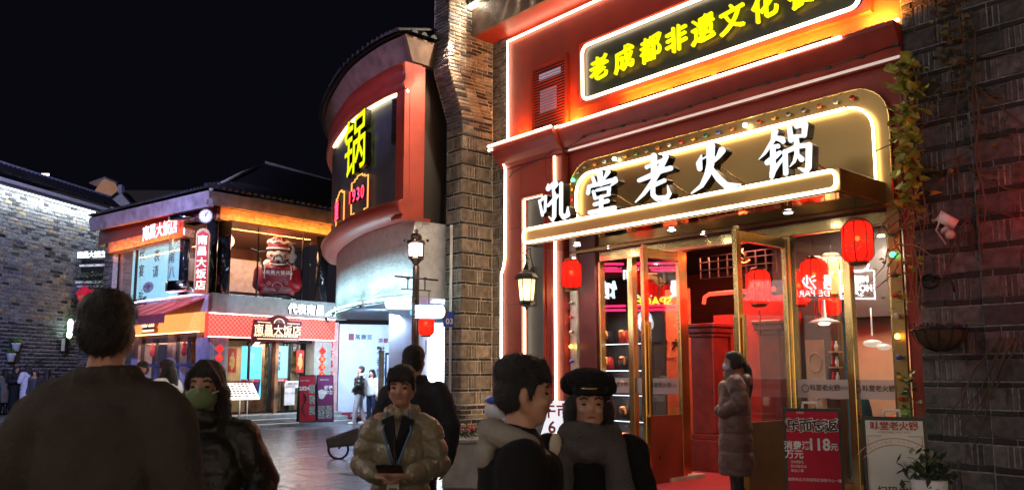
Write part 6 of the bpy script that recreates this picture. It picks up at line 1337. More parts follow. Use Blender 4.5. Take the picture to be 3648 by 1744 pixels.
# ================================================= RIGHT SIDE: boards, camera, basket, vines
c0 = at_y(2760, 1744, 7.1); 
def bc_board(px0, px1, ytop, Ya, Yb, label, m, build, hgt):
    a = Vector(((px0-1824)/2900*Ya, Ya, .0)); b = Vector(((px1-1824)/2900*Yb, Yb, .0)); return aboard(a, b, hgt, label, m, build, True, lean=.22)
crp = mat('crimson_price_poster', (.5, .008, .035), .8, var=.06)
def pb(g, w_, h_, f):
    wo = mat('white_outline_print', (.85, .85, .85), .5); 
    cx = w_*.5
    mb = MB()
    for i, ch in enumerate('乐而忘返'):
        gl = bold_glyph(ch, .085, 40, .12); solid(mb, gl, lambda x, y, d: g.pt(cx+(i-1.5)*.105+x*.115, h_*.875+y*.115, .003), side=False)
    mb.build('lettering', [wo, wo], f, recalc=False); mb = MB()
    for i, ch in enumerate('乐而忘返'):
        gl = bold_glyph(ch, .03, 40, .12); solid(mb, gl, lambda x, y, d: g.pt(cx+(i-1.5)*.105+x*.115, h_*.875+y*.115, .006), side=False)
    mb.build('lettering', [inkm, inkm], f, recalc=False)
    print_text(g, '消费满', w_*.23, h_*.72, .075, .004, wi, f, bold=.002); print_text(g, '118', w_*.6, h_*.73, .14, .004, wi, f, bold=.004, squash=.9); print_text(g, '元', w_*.86, h_*.715, .065, .004, wi, f, bold=.002)
    print_text(g, '万元', w_*.17, h_*.655, .078, .004, wi, f, bold=.002)
    for i, t in enumerate(('活动期间,', '及付款凭证', '单张小票')): print_text(g, t, w_*.1, h_*(.595-i*.032), .027, .004, wi, f, align='LEFT')
    print_text(g, '抽奖地点:万寿宫街区游客中心一楼', w_*.5, h_*.475, .029, .004, wi, f)
    print_text(g, '万寿宫', w_*.3, h_*.965, .022, .004, wi, f); MB().ell(g.pt(w_*.1, h_*.9, .0), (.035, .004, .035)).build('cream_figure_print', mat('cream_print', (.5, .35, .3), .5), f)
bc_board(2775, 2982, 1455, 7.3, 7.15, 'crimson price board with white 118 and black brush characters in the doorway', crp, pb, 1.17)
def wb(g, w_, h_, f):
    rdm = mat('red_print', (.4, .03, .02), .5); pk = mat('salmon_line_print', (.6, .3, .22), .5)
    print_text(g, '吼堂老火锅', w_*.5, h_*.935, .07, .004, rdm, f, bold=.002); print_text(g, 'HOUTANG HOT POT', w_*.5, h_*.895, .024, .004, rdm, f)
    mb = MB()
    for r_ in (.36, .31): mb.tube([g.pt(w_*.5+r_*math.sin(t*.11), h_*.855-.36+r_*math.cos(t*.11)*1.0, .004) for t in range(-8, 9)], .0035, 4)
    for a in ((.07, .5, .07, .72), (.93, .5, .93, .72), (.07, .1, .07, .5), (.93, .1, .93, .5), (.08, .87, .3, .87), (.7, .87, .92, .87), (.08, .87, .08, .8), (.92, .87, .92, .8)): mb.tube([g.pt(w_*a[0], h_*a[1], .004), g.pt(w_*a[2], h_*a[3], .004)], .0025, 4)
    mb.build('ornament_line', pk, f)
    for i, ch in enumerate('HOUTANG HOT POT'):
        t = (i-7)*.095; print_text(g, ch, w_*.5+.335*math.sin(t), h_*.855-.36+.335*math.cos(t), .026, .005, pk, f, rot=-t) if ch != ' ' else None
    print_text(g, '扫码优惠', w_*.5, h_*.5, .075, .004, inkm, f, bold=.001); print_text(g, '领取福利', w_*.5, h_*.42, .075, .004, inkm, f, bold=.001)
bc_board(3055, 3285, 1470, 6.5, 6.35, 'white restaurant board with salmon ornament lines at the foot of the brick wall', mat('white_poster_sheet', (.68, .66, .6), .8, var=.05), wb, 1.14)
pp_ = Vector(((3275-1824)/2900*6.15, 6.15, 0)); PT = thing('potted_plant', pp_, 'white ribbed pot with dark green leaves in front of the white restaurant board', 'plant pot')
MB().tube([pp_+Vector((0, 0, .02)), pp_+Vector((0, 0, .45))], .03, 6).build('stand', M['black'], PT)
MB().lathe(pp_+Vector((0, 0, .44)), [(.08, 0), (.12, .16), (.125, .26), (.12, .27)], 18).build('pot', M['white'], PT)
mb = MB()
for k in range(170):
    p = pp_+Vector((rng.gauss(0, .085), rng.gauss(0, .07), .76+rng.gauss(0, .06))); d = Vector((rng.gauss(0, 1), rng.gauss(0, 1), rng.gauss(0, .8))).normalized()*.045; e = d.cross(Vector((0, .3, 1))).normalized()*.022
    mb.add([p-d, p+e, p+d, p-e], [(0, 1, 2, 3)])
mb.build('foliage', lf, PT, kind='stuff')
# security camera
def onwall(px, py, o): s, z = FA.hit(px, py, o); return FA.pt(s, z, o)
cc = onwall(3375, 785, .35); SCm = thing('security_camera', cc, 'white bullet security camera with a round sensor on the dark brick wall', 'camera')
a, b = onwall(3345, 768, .5), onwall(3405, 800, .42); MB().tube([a, b], .055, 10).tube([a+(a-b)*.05, a], .06, 10).build('housing', M['white'], SCm)
MB().tube([a+(a-b)*.055, a+(a-b)*.06], .04, 10).build('lens', M['black'], SCm); MB().ell(onwall(3385, 835, .35), (.05, .05, .05)).build('sensor_dome', mat('pinkish_dome', (.6, .5, .5), .3), SCm)
MB().tube([onwall(3385, 800, .36), onwall(3370, 815, .3), onwall(3360, 825, .1)], .03, 8).tube([onwall(3350, 780, .3), onwall(3335, 820, .15), onwall(3370, 870, .1)], .01, 5).build('bracket', M['white'], SCm)
# hanging basket
bk0 = onwall(3348, 1190, .34); HBk = thing('wall_basket', bk0, 'round brown wire wall basket with withered flowers on the brick wall', 'planter')
MB().lathe(bk0, [(.03, -.17), (.14, -.13), (.22, -.05), (.25, .03), (.26, .05)], 18).build('coir_liner', mat('brown_coir', (.10, .055, .03), .9, bump=.8), HBk)
for k in range(12): t = k*.524; MB().tube([bk0+Vector((r*math.cos(t), r*math.sin(t), z)) for r, z in ((.04, -.175), (.15, -.135), (.23, -.05), (.265, .05))], .005, 4).build('wire', M['black'], HBk)
MB().tube([bk0+Vector((.265*math.cos(t*.524), .265*math.sin(t*.524), .05)) for t in range(12)], .009, 5, closed=True).build('rim', M['black'], HBk)
fm2 = MB()
for k in range(150): p = bk0+Vector((rng.uniform(-.24, .24), rng.uniform(-.22, .22), .05+abs(rng.gauss(0, .03)))); d = Vector((rng.gauss(0, 1), rng.gauss(0, 1), rng.gauss(0, 1))).normalized()*.025; e = d.cross(Vector((0, .3, 1))).normalized()*.012; fm2.add([p-d, p+e, p+d, p-e], [(0, 1, 2, 3)])
fm2.build('withered_flowers', mat('mauve_withered', (.1, .06, .09), .7, var=.4, scale=30), HBk, kind='stuff')
# iron scroll bracket
scb = MB().tube([onwall(3310+38*math.cos(t*.5)*(1-t*.05), 1000+24*math.sin(t*.5), .1) for t in range(14)], .012, 5).tube([onwall(3330, 985, .08), onwall(3390, 1000, .3), onwall(3400, 1040, .3)], .012, 5).build('scroll_bracket', M['black'], None); tag(scb, 'black wrought iron scroll bracket on the brick wall above the basket', 'bracket')
# vines: leafy vine on the red jamb, bare vine on the brick wall
def vine(name, label, stems, leaves, lm, sr=.012, sm=None):
    o = thing(name, stems[0][0], label, 'plant')
    for st in stems: 
        n = len(st); MB().tube(st, [sr*(1-.6*i/(n-1)) for i in range(n)], 5).build('stem', sm or BC['vs'], o)
    lfm = []
    for v in range(3):
        w_ = [.028, .035, .03][v]; l = [.05, .06, .07][v]
        me = bpy.data.meshes.new('leaf'); me.from_pydata([(0, 0, 0), (w_, l*.35, .008), (w_*.7, l*.75, .0), (0, l*1.1, -.012), (-w_*.7, l*.75, 0), (-w_, l*.35, .008), (0, l*.5, -.006)], [], [(0, 1, 6), (1, 2, 6), (2, 3, 6), (3, 4, 6), (4, 5, 6), (5, 0, 6)]); me.materials.append(lm); lfm.append(me)
    for p, sc in leaves[:290]:
        q = link('leaf', lfm[rng.randrange(3)], o, p, (rng.uniform(-.3, 1.2), rng.uniform(-.8, .8), rng.uniform(0, 6.28))); q.scale = (sc, sc, sc)
    return o
vm = mat('yellow_green_vine_leaf', (.46, .46, .07), .5, var=.3, scale=8, rand=.5, col2=(.14, .18, .03)); vsm = mat('pale_vine_stem', (.3, .2, .12), .7)
def w2(px, py, o): return onwall(px, py, o)
stems = []
for k in range(6):
    x = 3205+k*10; st_ = []
    for i in range(12): y = 240+i*80; st_.append(w2(x+22*math.sin(i*.9+k*1.7)+i*3, y, .14+.05*math.sin(i+k)))
    stems.append(st_)
for k in range(12):
    y = rng.uniform(690, 1000); x = rng.uniform(3160, 3230); st_ = [w2(x, y, .2)]
    dx, dy = rng.uniform(-18, 30), rng.uniform(-25, 25)
    for i in range(5): x += dx; y += dy; dx += rng.uniform(-14, 14); dy += rng.uniform(-16, 16); st_.append(w2(x, y, .2+.03*i))
    stems.append(st_)
lv_ = []
for k in range(215):
    y = rng.uniform(215, 745); c = 3225+(y-215)*.035; wdt = 38 if y > 290 else 22; lv_.append((w2(c+rng.gauss(0, wdt*.75), y, rng.uniform(.12, .38)), rng.uniform(1.3, 2.3)))
for k in range(60):
    y = rng.uniform(720, 1100); lv_.append((w2(3225+rng.gauss(0, 45), y, rng.uniform(.12, .35)), rng.uniform(.6, 1.2)))
vine('leafy_vine', 'yellow green leafy vine climbing the red right edge of the hotpot front', stems, lv_, vm, .010, vsm)
lv3 = [(w2(3245+rng.gauss(0, 22), rng.uniform(1330, 1560), rng.uniform(.1, .25)), rng.uniform(.8, 1.2)) for k in range(40)]
vine('low_vine', 'green vine strand hanging down beside the lit bulbs above the white board', [[w2(3240, 1330, .12), w2(3250, 1450, .14), w2(3255, 1560, .16)]], lv3, mat('green_vine_leaf', (.06, .14, .03), .5, var=.3, rand=.3), .006, vsm)
st2 = [[w2(3395+24*math.sin(i*.8)+i*5, -40+i*95, .16) for i in range(11)], [w2(3460+10*math.sin(i*1.3)+i*4, 40+i*90, .2) for i in range(11)], [w2(3470+12*math.sin(i*1.1)+i*4, 300+i*60, .22) for i in range(11)]]
for k in range(13):
    y = rng.uniform(60, 900); x = rng.uniform(3440, 3480); st_ = [w2(x, y, .16)]; dx, dy = rng.choice((-1, 1))*rng.uniform(15, 38), rng.uniform(-15, 32)
    for i in range(6): x += dx; y += dy; dx += rng.uniform(-14, 14); dy += rng.uniform(-16, 16); st_.append(w2(min(x, 3700), y, .16+.02*i))
    st2.append(st_)
for k in range(5):
    x, y = 3560+k*18, 1200; st_ = [w2(x, y, .2)]
    for i in range(6): x -= rng.uniform(10, 45); y += rng.uniform(30, 80); st_.append(w2(x, y, .2))
    st2.append(st_)
lv2 = [(w2(3390+rng.gauss(0, 45), rng.uniform(-10, 330), rng.uniform(.12, .25)), rng.uniform(.8, 1.4)) for k in range(110)]+[(w2(rng.uniform(3330, 3600), rng.uniform(300, 650), .15), rng.uniform(.6, 1.1)) for k in range(60)]
vine('bare_vine', 'mostly bare brown vine with a few dull leaves on the dark brick wall', st2, lv2, mat('dull_brown_leaf', (.14, .11, .035), .6, var=.3, rand=.5), .014, mat('brown_vine_stem', (.09, .055, .035), .8))
# unseen red lantern assumed beyond the right edge, added for the red glow
rp_ = w2(3790, 700, .8); rl_ = lantern(rp_, 1.0, M['redlantern'], 0, 'red lantern on the dark brick wall at the right edge', True, .4); lamp('POINT', 'red_wall_light', rp_-Vector((0, 0, 0)), 26, (1, .05, .03), .1)
# white and blue rounded figure behind the boy, and lunch sign
wf_ = thing('white_blue_figure', (0.0, 7.2, 0), 'white and blue rounded figure mostly hidden behind the boy in profile', 'statue')
mb = MB(); mb.ell((-.09, 7.4, 1.15), (.16, .15, .13)); mb.ell((.02, 7.4, 1.38), (.17, .15, .17)); mb.tube([(.02, 7.4, 1.5), (.03, 7.4, 1.64)], [.05, .012], 8); mb.tube([(-.02, 7.4, .02), (-.02, 7.4, 1.1)], [.15, .14], 12); mb.build('white_body', M['white'], wf_)
MB().ell((-.08, 7.38, 1.24), (.17, .17, .05)).build('blue_collar', mat('royal_blue', (.02, .1, .55), .4), wf_)
ls = thing('lunch_sign', (.42, 6.6, 0), 'white pointed hand sign with red lunch market characters between boy and woman', 'sign'); LSF = Frame(((1945-1824)/2900*6.6, 6.6), (1, .1))
q = [LSF.hit(x, y) for x, y in ((1937, 1568), (1925, 1555), (1942, 1500), (1965, 1427), (2060, 1427), (2060, 1500), (1990, 1530), (1950, 1568))]
MB().poly(LSF, q, -.02, 0).build('board', mat('white_sign_plate', (.7, .7, .75), .4, emit=(.9, .92, 1), es=.45), ls); s, z = LSF.hit(1972, 1465); print_text(LSF, '午市', s+.02, z, .12, .003, mat('red_sign_ink', (.6, .02, .05), .5), ls, bold=.003); s, z = LSF.hit(1966, 1522); print_text(LSF, '6', s, z, .13, .003, bpy.data.materials['red_sign_ink'], ls, bold=.003); MB().tube([LSF.pt(.1, .01, -.04), LSF.pt(.1, 1.1, -.02)], .015, 6).build('pole', M['black'], ls)
# stroller behind the tan jacket man
stc = Vector((-2.85, 14.2, 0)); ST = thing('baby_stroller', stc, 'dark folded stroller with visible wheel behind the man in tan puffer jacket', 'stroller')
axy = Matrix(((1, 0, 0), (0, 0, -1), (0, 1, 0)))
for dx, r in ((-.12, .17), (.35, .11)): MB().tube([stc+Vector((dx+r*math.cos(t*.4), 0, r+.01+r*math.sin(t*.4))) for t in range(16)], .022, 6, closed=True).build('wheel', M['black'], ST)
MB().tube([stc+Vector((-.12, 0, .18)), stc+Vector((.15, .1, .5)), stc+Vector((.4, .1, .12))], .018, 6).tube([stc+Vector((-.3, .1, .35)), stc+Vector((.1, .1, .4)), stc+Vector((.45, .1, .75))], .018, 6).build('frame', M['black'], ST); MB().hexa([stc+Vector(v) for v in ((-.28, -.15, .2), (.2, -.15, .25), (.2, .2, .25), (-.28, .2, .2), (-.32, -.15, .36), (.25, -.15, .55), (.25, .2, .55), (-.32, .2, .36))]).build('fabric_seat', mat('charcoal_fabric', (.04, .04, .04), .8), ST, bevel=.03)
# ================================================= SHOPS ACROSS THE STREET (outside the frame, names seen in the door glass; billboards and lit windows added as fill light)
OPf = Frame((-9.5, 3), (0, 1)); OP = thing('opposite_shop_row', (-9.5, 8, 0), 'dark shop row across the street mirrored in the door glass with glowing names', 'building')
fbox('wall', M['dark'], OP, OPf, -8, 10.4, 0, 10, -.5, 0)
mirror_n = FA.n
def mir(px, py, X=-9.5):
    s, z = FA.hit(px, py, -.08); P = FA.pt(s, z, -.08); d = (P-Vector((0, 0, CZ))).normalized(); r = d-2*d.dot(mirror_n)*mirror_n; t = (X+.05-P.x)/r.x; return P+r*t
def osign(txt, x0, y0, h_px, m, bold=.03, **k):
    p = mir(x0, y0); q = mir(x0, y0+h_px); size = abs(p.z-q.z)*1.05; letters(OPf, txt, p.y-3, p.z, size, .03, .05, m, OP, 'shop_name', bold=bold, flip=f2_, n=34, **k)
f2_ = 1
osign('漫影馆', 2290, 1030, 62, emat('cyan_sign_letter', (.55, .9, 1), 9), spacing=1.9)
for y in (940, 955, 1090, 1105, 965): a = mir(2165, y); MB().tube([Vector((a.x, a.y-2.6, a.z)), Vector((a.x, a.y+.4, a.z))], .03, 4).build('red_neon_line', emat('red_neon_line', (1, .02, .1), 9) if 'rnl' not in BC else BC['rnl'], OP); BC['rnl'] = bpy.data.materials['red_neon_line']
wn = emat('white_sign_letter', (1, .95, .9), 9)
p = mir(2330, 1075); print_text(OPf, 'SPACE', p.y-3, p.z, .34, .05, emat('yellow_sign_letter', (1, .8, .05), 7), OP, 'shop_name', bold=.01)
p = mir(2920, 1005); letters(OPf, '香遇沙龙', p.y-3, p.z, .42, .03, .05, wn, OP, 'shop_name', bold=.02, n=34, spacing=1.35); p2 = mir(2920, 1045); print_text(OPf, 'SALON DE PARFUMS', p2.y-3, p2.z, .25, .05, wn, OP, 'shop_name')
p = mir(3055, 1010); print_text(OPf, 'MEET\nHOUSE', p.y-3, p.z, .24, .05, wn, OP, 'shop_name', bold=.01)
MB().tube([Vector((p.x, p.y+a, p.z+b)) for a, b in ((-.45, -.4), (.45, -.4), (.45, .35), (-.45, .35))], .03, 4, closed=True).tube([Vector((p.x, p.y+.3*math.cos(t*.5), p.z+.5+.18*math.sin(t*.5))) for t in range(2, 12)], .03, 4).build('house_logo', wn, OP)
sf = emat('cool_billboard', (.95, .88, .82), 2.6); sw = emat('warm_shop_front', (1, .74, .52), 1.1)  # emission for the added fill panels
for k in range(3): fbox('lit_billboard', sf, OP, OPf, -6.0+k*3.6, -3.0+k*3.6, 7.2, 9.6, .002, .01)  # billboards added high on the wall to light the facade and people
OB = Frame((-7, -8), (1, 0), n=Vector((0, 1, 0))); OQ = thing('shop_row_behind', (0, -8, 0), 'lit shop row behind the viewer across the plaza', 'building')
fbox('wall', M['dark'], OQ, OB, -3, 22, 0, 8, -.5, 0)
for k in range(7): fbox('lit_shop_window', sw, OQ, OB, -2.5+k*3.4, .4+k*3.4, .3, 3.4, .002, .01); fbox('lit_fascia_sign', sw if k % 2 else sf, OQ, OB, -2.5+k*3.4, .4+k*3.4, 3.9, 4.6, .002, .01)  # windows and fascias added as soft fill from behind the viewer
# unseen floodlights with masts, assumed from the blue and purple wash
def assumed_flood(p, tgt, e, col, ang, lab):  # builds a prop mast and housing for an assumed spot
    o = thing('plaza_floodlight', (p[0], p[1], 0), lab, 'floodlight'); MB().tube([(p[0], p[1]-.3, 0), (p[0], p[1]-.3, p[2])], .06, 8).build('mast', M['black'], o); MB().box(p[0]-.2, p[0]+.2, p[1]-.35, p[1]-.16, p[2]-.15, p[2]+.15).build('housing', M['black'], o); lamp('SPOT', 'flood_beam', p, e, col, .15, tgt, ang)
assumed_flood((-9.35, 14.0, 7.2), (-15.5, 27.5, 3), 3800, (.45, .48, 1), 85, 'blue floodlight mast beyond the left edge of the view')  # unseen spot added to wash the left wall and plaza blue
lamp('SPOT', 'flood_beam', (-9.0, 9.6, 7.3), 700, (.55, .4, 1), .15, (-2.9, 15, 7.1), 32)  # another assumed violet spot, without mast, tinting the curved eave
assumed_flood((-9.1, 9.5, 7.2), (-10.5, 23.5, 5.8), 1100, (.62, .46, 1), 36, 'violet floodlight mast beyond the left edge of the view')  # unseen spot added to tint the dining hall fascias violet
# ================================================= PEOPLE
eyem = mat('dark_eye', (.02, .012, .01), .25); lipm = mat('lip', (.3, .08, .06), .5)
def limb(mb, pts, rs, n=12):
    for i in range(len(pts)-1): cap(mb, Vector(pts[i]), rs[i], Vector(pts[i+1]), rs[i+1], n)
def handprims(mb, w_, d, up, side, curl=.5):
    """palm at w_ pointing along d; back of the hand faces up; five fingers, thumb leaves the side"""
    w_ = Vector(w_); d = Vector(d).normalized(); up = Vector(up); up = (up-d*up.dot(d)).normalized(); s = d.cross(up)*side
    rot = Matrix((s, d, up)).transposed(); mb.ell(w_+d*.045, (.042, .05, .017), 12, 8, rot=rot)
    for k, (off, l) in enumerate(((-.031, .068), (-.011, .078), (.010, .073), (.029, .056))):
        p0 = w_+d*.08+s*off; a = curl; pts = [p0]
        dd = d.copy()
        for q in range(3):
            dd = (dd*math.cos(a*.9)-up*math.sin(a*.9)).normalized(); pts.append(pts[-1]+dd*l*(.45, .32, .25)[q])
        limb(mb, pts, [.0095, .009, .0085, .0075], 8)
    t0 = w_+d*.02-s*.035; t1 = t0-s*.022+d*.03-up*.012; t2 = t1+d*.028-up*.012+s*.006; limb(mb, [t0, t1, t2], [.013, .011, .009], 8)
def person(x, y, yaw, label, h=1.7, top=None, pants=None, shoes=None, hair='short', hem=.78, puff=0, width=1.0, arms=None, vox=.02, stance=.10, legs=None, hood=None, collar=None, group=None, fold=(.025, .12), z=0, face=True, bodyonly=False, sleeve=1.0, hands=True, flare=0, headturn=0, headtilt=0):
    s = h/1.70; o = thing('person', (x, y, z), label, 'person', group); o.rotation_euler = (0, 0, rad(yaw)); o.scale = (s, s, s); WL[o.name] = Vector((0, 0, 0))
    HT = Matrix.Translation((0, 0, 1.45)) @ Matrix.Rotation(rad(headturn), 4, 'Z') @ Matrix.Rotation(rad(headtilt), 4, 'X') @ Matrix.Translation((0, 0, -1.45)); H3 = HT.to_3x3()
    hp = lambda *a: HT @ Vector(a)
    def hell(mb, c, r, nu=14, nv=10): mb.ell(hp(*c), r, nu, nv, rot=H3)
    A = arms or {}
    aL = A.get('L', [(-.19, 0, 1.39), (-.25, -.02, 1.12), (-.26, .05, .87)]); aR = A.get('R', [(.19, 0, 1.39), (.25, -.02, 1.12), (.26, .05, .87)])
    lg = legs or [[(-.09, 0, .92), (-.10, .01, .50), (-.10, -.01, .09)], [(.09, 0, .92), (.10, .01, .50), (.10, -.01, .09)]]
    b = MB()
    for z_, rx, ry in ((.95, .15, .105), (1.08, .135, .095), (1.2, .14, .10), (1.32, .155, .105)): b.ell((0, 0, z_), (rx, ry, .11), 14, 8)
    limb(b, [(0, -.01, 1.36), (0, 0, 1.5)], [.075, .052]); limb(b, [(-.13, 0, 1.37), (.13, 0, 1.37)], [.06, .06])
    for a in (aL, aR): limb(b, a, [.05, .04, .028])
    for l in lg: limb(b, l, [.085, .055, .038]); limb(b, [l[2], (l[2][0], l[2][1]+.13, .04)], [.04, .03])
    hell(b, (0, .0, 1.605), (.074, .093, .098)); hell(b, (0, .03, 1.555), (.064, .068, .075)); hell(b, (0, .058, 1.505), (.036, .036, .034))
    if face:
        cap(b, hp(0, .088, 1.60), .010, hp(0, .103, 1.562), .013, 8); hell(b, (0, .084, 1.525), (.022, .012, .008), 8, 6); hell(b, (-.035, .078, 1.56), (.024, .018, .02), 8, 6); hell(b, (.035, .078, 1.56), (.024, .018, .02), 8, 6)
        cap(b, hp(-.045, .078, 1.617), .009, hp(.045, .078, 1.617), .009, 8)
        for sg in (-1, 1):
            hell(b, (sg*.010, .094, 1.557), (.008, .010, .007), 8, 6); cap(b, hp(sg*.058, .01, 1.535), .022, hp(sg*.02, .055, 1.498), .022, 8)
    for sg in (-1, 1): hell(b, (sg*.076, -.003, 1.57), (.010, .020, .032), 8, 6)
    if hands:
        for a, sg in ((aL, -1), (aR, 1)):
            a1, a2 = Vector(a[1]), Vector(a[2]); hd_ = A.get('Lh' if sg < 0 else 'Rh'); handprims(b, a2, hd_[0] if hd_ else (a2-a1), hd_[1] if hd_ else (sg, 0, .2), sg if not hd_ or len(hd_) < 3 else hd_[2], .45 if not hd_ or len(hd_) < 4 else hd_[3])
    rmo(b, 'body', M['skin'], o, min(vox, .012) if vox < .02 else vox, 2)
    if face and vox < .02:
        e = MB()
        for sg in (-1, 1): hell(e, (sg*.032, .082, 1.588), (.014, .008, .006), 8, 6)
        e.build('eyes', eyem, o); br_ = MB()
        for sg in (-1, 1): br_.tube([hp(sg*.016, .0885, 1.612), hp(sg*.034, .0875, 1.618), hp(sg*.052, .076, 1.611)], .0045, 5)
        br_.build('eyebrows', M['hair'], o); lp_ = MB(); lp_.tube([hp(-.022, .092, 1.528), hp(0, .101, 1.530), hp(.022, .092, 1.528)], [.003, .006, .003], 6); lp_.build('lips', lipm, o)
    # hair
    hb = MB(); hell(hb, (0, -.012, 1.638), (.084, .103, .078)); hell(hb, (0, -.035, 1.585), (.082, .078, .085))
    if hair in ('long', 'pony', 'bob'):
        if hair == 'long':
            for sg in (-1, 1): limb(hb, [hp(sg*.008, .06, 1.70), hp(sg*.05, .075, 1.655), hp(sg*.072, .045, 1.60)], [.018, .016, .018])
        hell(hb, (-.068, -.005, 1.575), (.024, .05, .085)); hell(hb, (.068, -.005, 1.575), (.024, .05, .085))
        for t in ((-.05, -.02, .02, .05) if hair == 'bob' else ()): cap(hb, hp(t, .065, 1.685), .02, hp(t*1.5, .075, 1.655), .012, 8)
    if hair == 'long':
        for sg in (-1, 1): limb(hb, [hp(sg*.075, -.01, 1.56), hp(sg*.09, .02, 1.42), (sg*.10, .06, 1.27)], [.038, .045, .03])
        limb(hb, [hp(0, -.06, 1.56), hp(0, -.085, 1.42), (0, -.12, 1.22)], [.08, .09, .06])
    if hair == 'bob':
        for sg in (-1, 1): hell(hb, (sg*.085, -.01, 1.54), (.038, .065, .085))
        hell(hb, (0, -.06, 1.54), (.09, .06, .1))
    if hair == 'pony': limb(hb, [hp(0, -.11, 1.6), (0, -.16, 1.5), (.0, -.17, 1.3), (0, -.15, 1.13)], [.03, .045, .045, .02])
    if hair == 'fringe':
        for t in (-.055, -.035, -.012, .012, .035, .055): cap(hb, hp(t, .055, 1.69), .022, hp(t*1.15, .088, 1.642+.006*math.sin(t*99)), .012, 8)
        hell(hb, (0, -.018, 1.652), (.088, .104, .074))
        for sg in (-1, 1): cap(hb, hp(sg*.074, .03, 1.64), .018, hp(sg*.077, .02, 1.575), .010, 8)
    ho = rmo(hb, 'hair', M['hair'], o, min(vox, .012) if vox < .02 else vox, 2, disp=(.012, .02) if vox < .02 else None)
    if vox < .02:
        me = ho.data; nv = len(me.vertices); sb2 = MB(); sb2.v = []
        for k in range(3800):
            v = me.vertices[rng.randrange(nv)]; p = v.co.copy(); n = v.normal
            if p.z < 1.42: continue
            dn = Vector((p.x*2.2, p.y*1.2-.05, -.9+max(0, (p.z-1.66)*8))); t = (dn-n*dn.dot(n)).normalized(); t = (t+n*rng.uniform(.12, .5)+Vector((rng.gauss(0, .2), rng.gauss(0, .2), rng.gauss(0, .1)))).normalized()
            L_ = rng.uniform(.012, .034); sd = t.cross(n).normalized()*.0011 if t.cross(n).length > .01 else Vector((.001, 0, 0))
            sb2.add([p-sd-n*.003, p+sd-n*.003, p+t*L_], [(0, 1, 2)])
        sb2.build('hair_strands', M['hair'], o, kind='stuff', recalc=False)
    # upper garment
    g = MB(); W_ = width; zt_ = 1.33; n_ = int((zt_-hem)/.06)+1
    rows = []
    for i in range(n_+1):
        t = i/n_; z_ = hem+(zt_-hem)*t; rx = .182*W_+flare*(1-t)*.1+.010*min(puff, 1); ry = (.145-.01*t)*W_+flare*(1-t)*.07+.012*min(puff, 1)
        if t > .8: rx *= 1-(t-.8)*.5
        if i == 0: rx *= .93; ry *= .93
        rows.append((z_, rx, ry))
    b0 = len(g.v); ns = 26
    for z_, rx, ry in rows:
        for k in range(ns): a = 2*math.pi*k/ns; g.v.append((rx*math.cos(a), ry*math.sin(a), z_))
    for i in range(len(rows)-1):
        for k in range(ns): l = (k+1) % ns; g.f.append((b0+i*ns+k, b0+i*ns+l, b0+(i+1)*ns+l, b0+(i+1)*ns+k)); g.m.append(0); g.sm.append(True)
    for i, rev in ((0, True), (len(rows)-1, False)):
        q = tuple(b0+i*ns+k for k in range(ns)); g.f.append(q[::-1] if rev else q); g.m.append(0); g.sm.append(False)
    g.ell((0, 0, zt_), (rows[-1][1], rows[-1][2], .06), 20, 8)
    limb(g, [(-.135*W_, -.005, 1.345), (0, -.01, 1.37), (.135*W_, -.005, 1.345)], [.082*W_, .10, .082*W_])
    limb(g, [(0, -.01, 1.36), (0, -.01, 1.415)], [.10, .078])
    for a in (aL, aR):
        a = [Vector(q) for q in a]; e_ = a[2]-(a[2]-a[1])*.06; a[0] = a[0]-Vector((0, 0, .025))
        k = 1.06 if puff else 1
        limb(g, [a[0], a[0].lerp(a[1], .5), a[1], a[1].lerp(e_, .5), e_], [.082*W_*sleeve*k, .080*W_*sleeve*k, .070*W_*sleeve*k, .064*W_*sleeve*k, .052*W_*sleeve*k], 14)
    if collar: 
        for t in range(12): a = t*.5236; g.ell((.078*math.cos(a), .078*math.sin(a)*1.1-.0, 1.445+.0*math.sin(a)), (.034, .034, collar), 8, 6)
    tg = rmo(g, 'jacket', top, o, vox, 3, disp=fold)
    if puff:
        me = tg.data; n = len(me.vertices); co = np.empty(n*3); no = np.empty(n*3); me.vertices.foreach_get('co', co); me.vertices.foreach_get('normal', no); co = co.reshape(-1, 3); no = no.reshape(-1, 3)
        ph_ = co[:, 2]+.006*np.sin(co[:, 0]*17+co[:, 1]*11); pitch = np.full(n, .125 if puff == 1 else .2); vert = 1-no[:, 2]**2
        for a in (aL, aR):
            a = [np.array(Vector(q)) for q in a]; best = np.full(n, 9.); bs = np.zeros(n); l0 = 0
            for p, q in ((a[0], a[1]), (a[1], a[2])):
                d = q-p; L2 = d @ d; t = np.clip(((co-p) @ d)/L2, 0, 1); dd = np.linalg.norm(co-p-t[:, None]*d, axis=1); m_ = dd < best; best[m_] = dd[m_]; bs[m_] = (l0+t*math.sqrt(L2))[m_]; l0 += math.sqrt(L2)
            on = (best < .095*W_) & ((np.abs(co[:, 0]) > .195*W_) | (co[:, 1] > .16)); ph_[on] = bs[on]; pitch[on] = .105 if puff == 1 else .14; vert[on] = 1
        q = np.abs(np.sin(np.pi*ph_/pitch))**.45; co += no*((q-.75)*vert*(.018 if puff == 1 else .013)*np.clip((1.38-co[:, 2])*12, 0, 1))[:, None]; me.vertices.foreach_set('co', co.reshape(-1)); me.update()
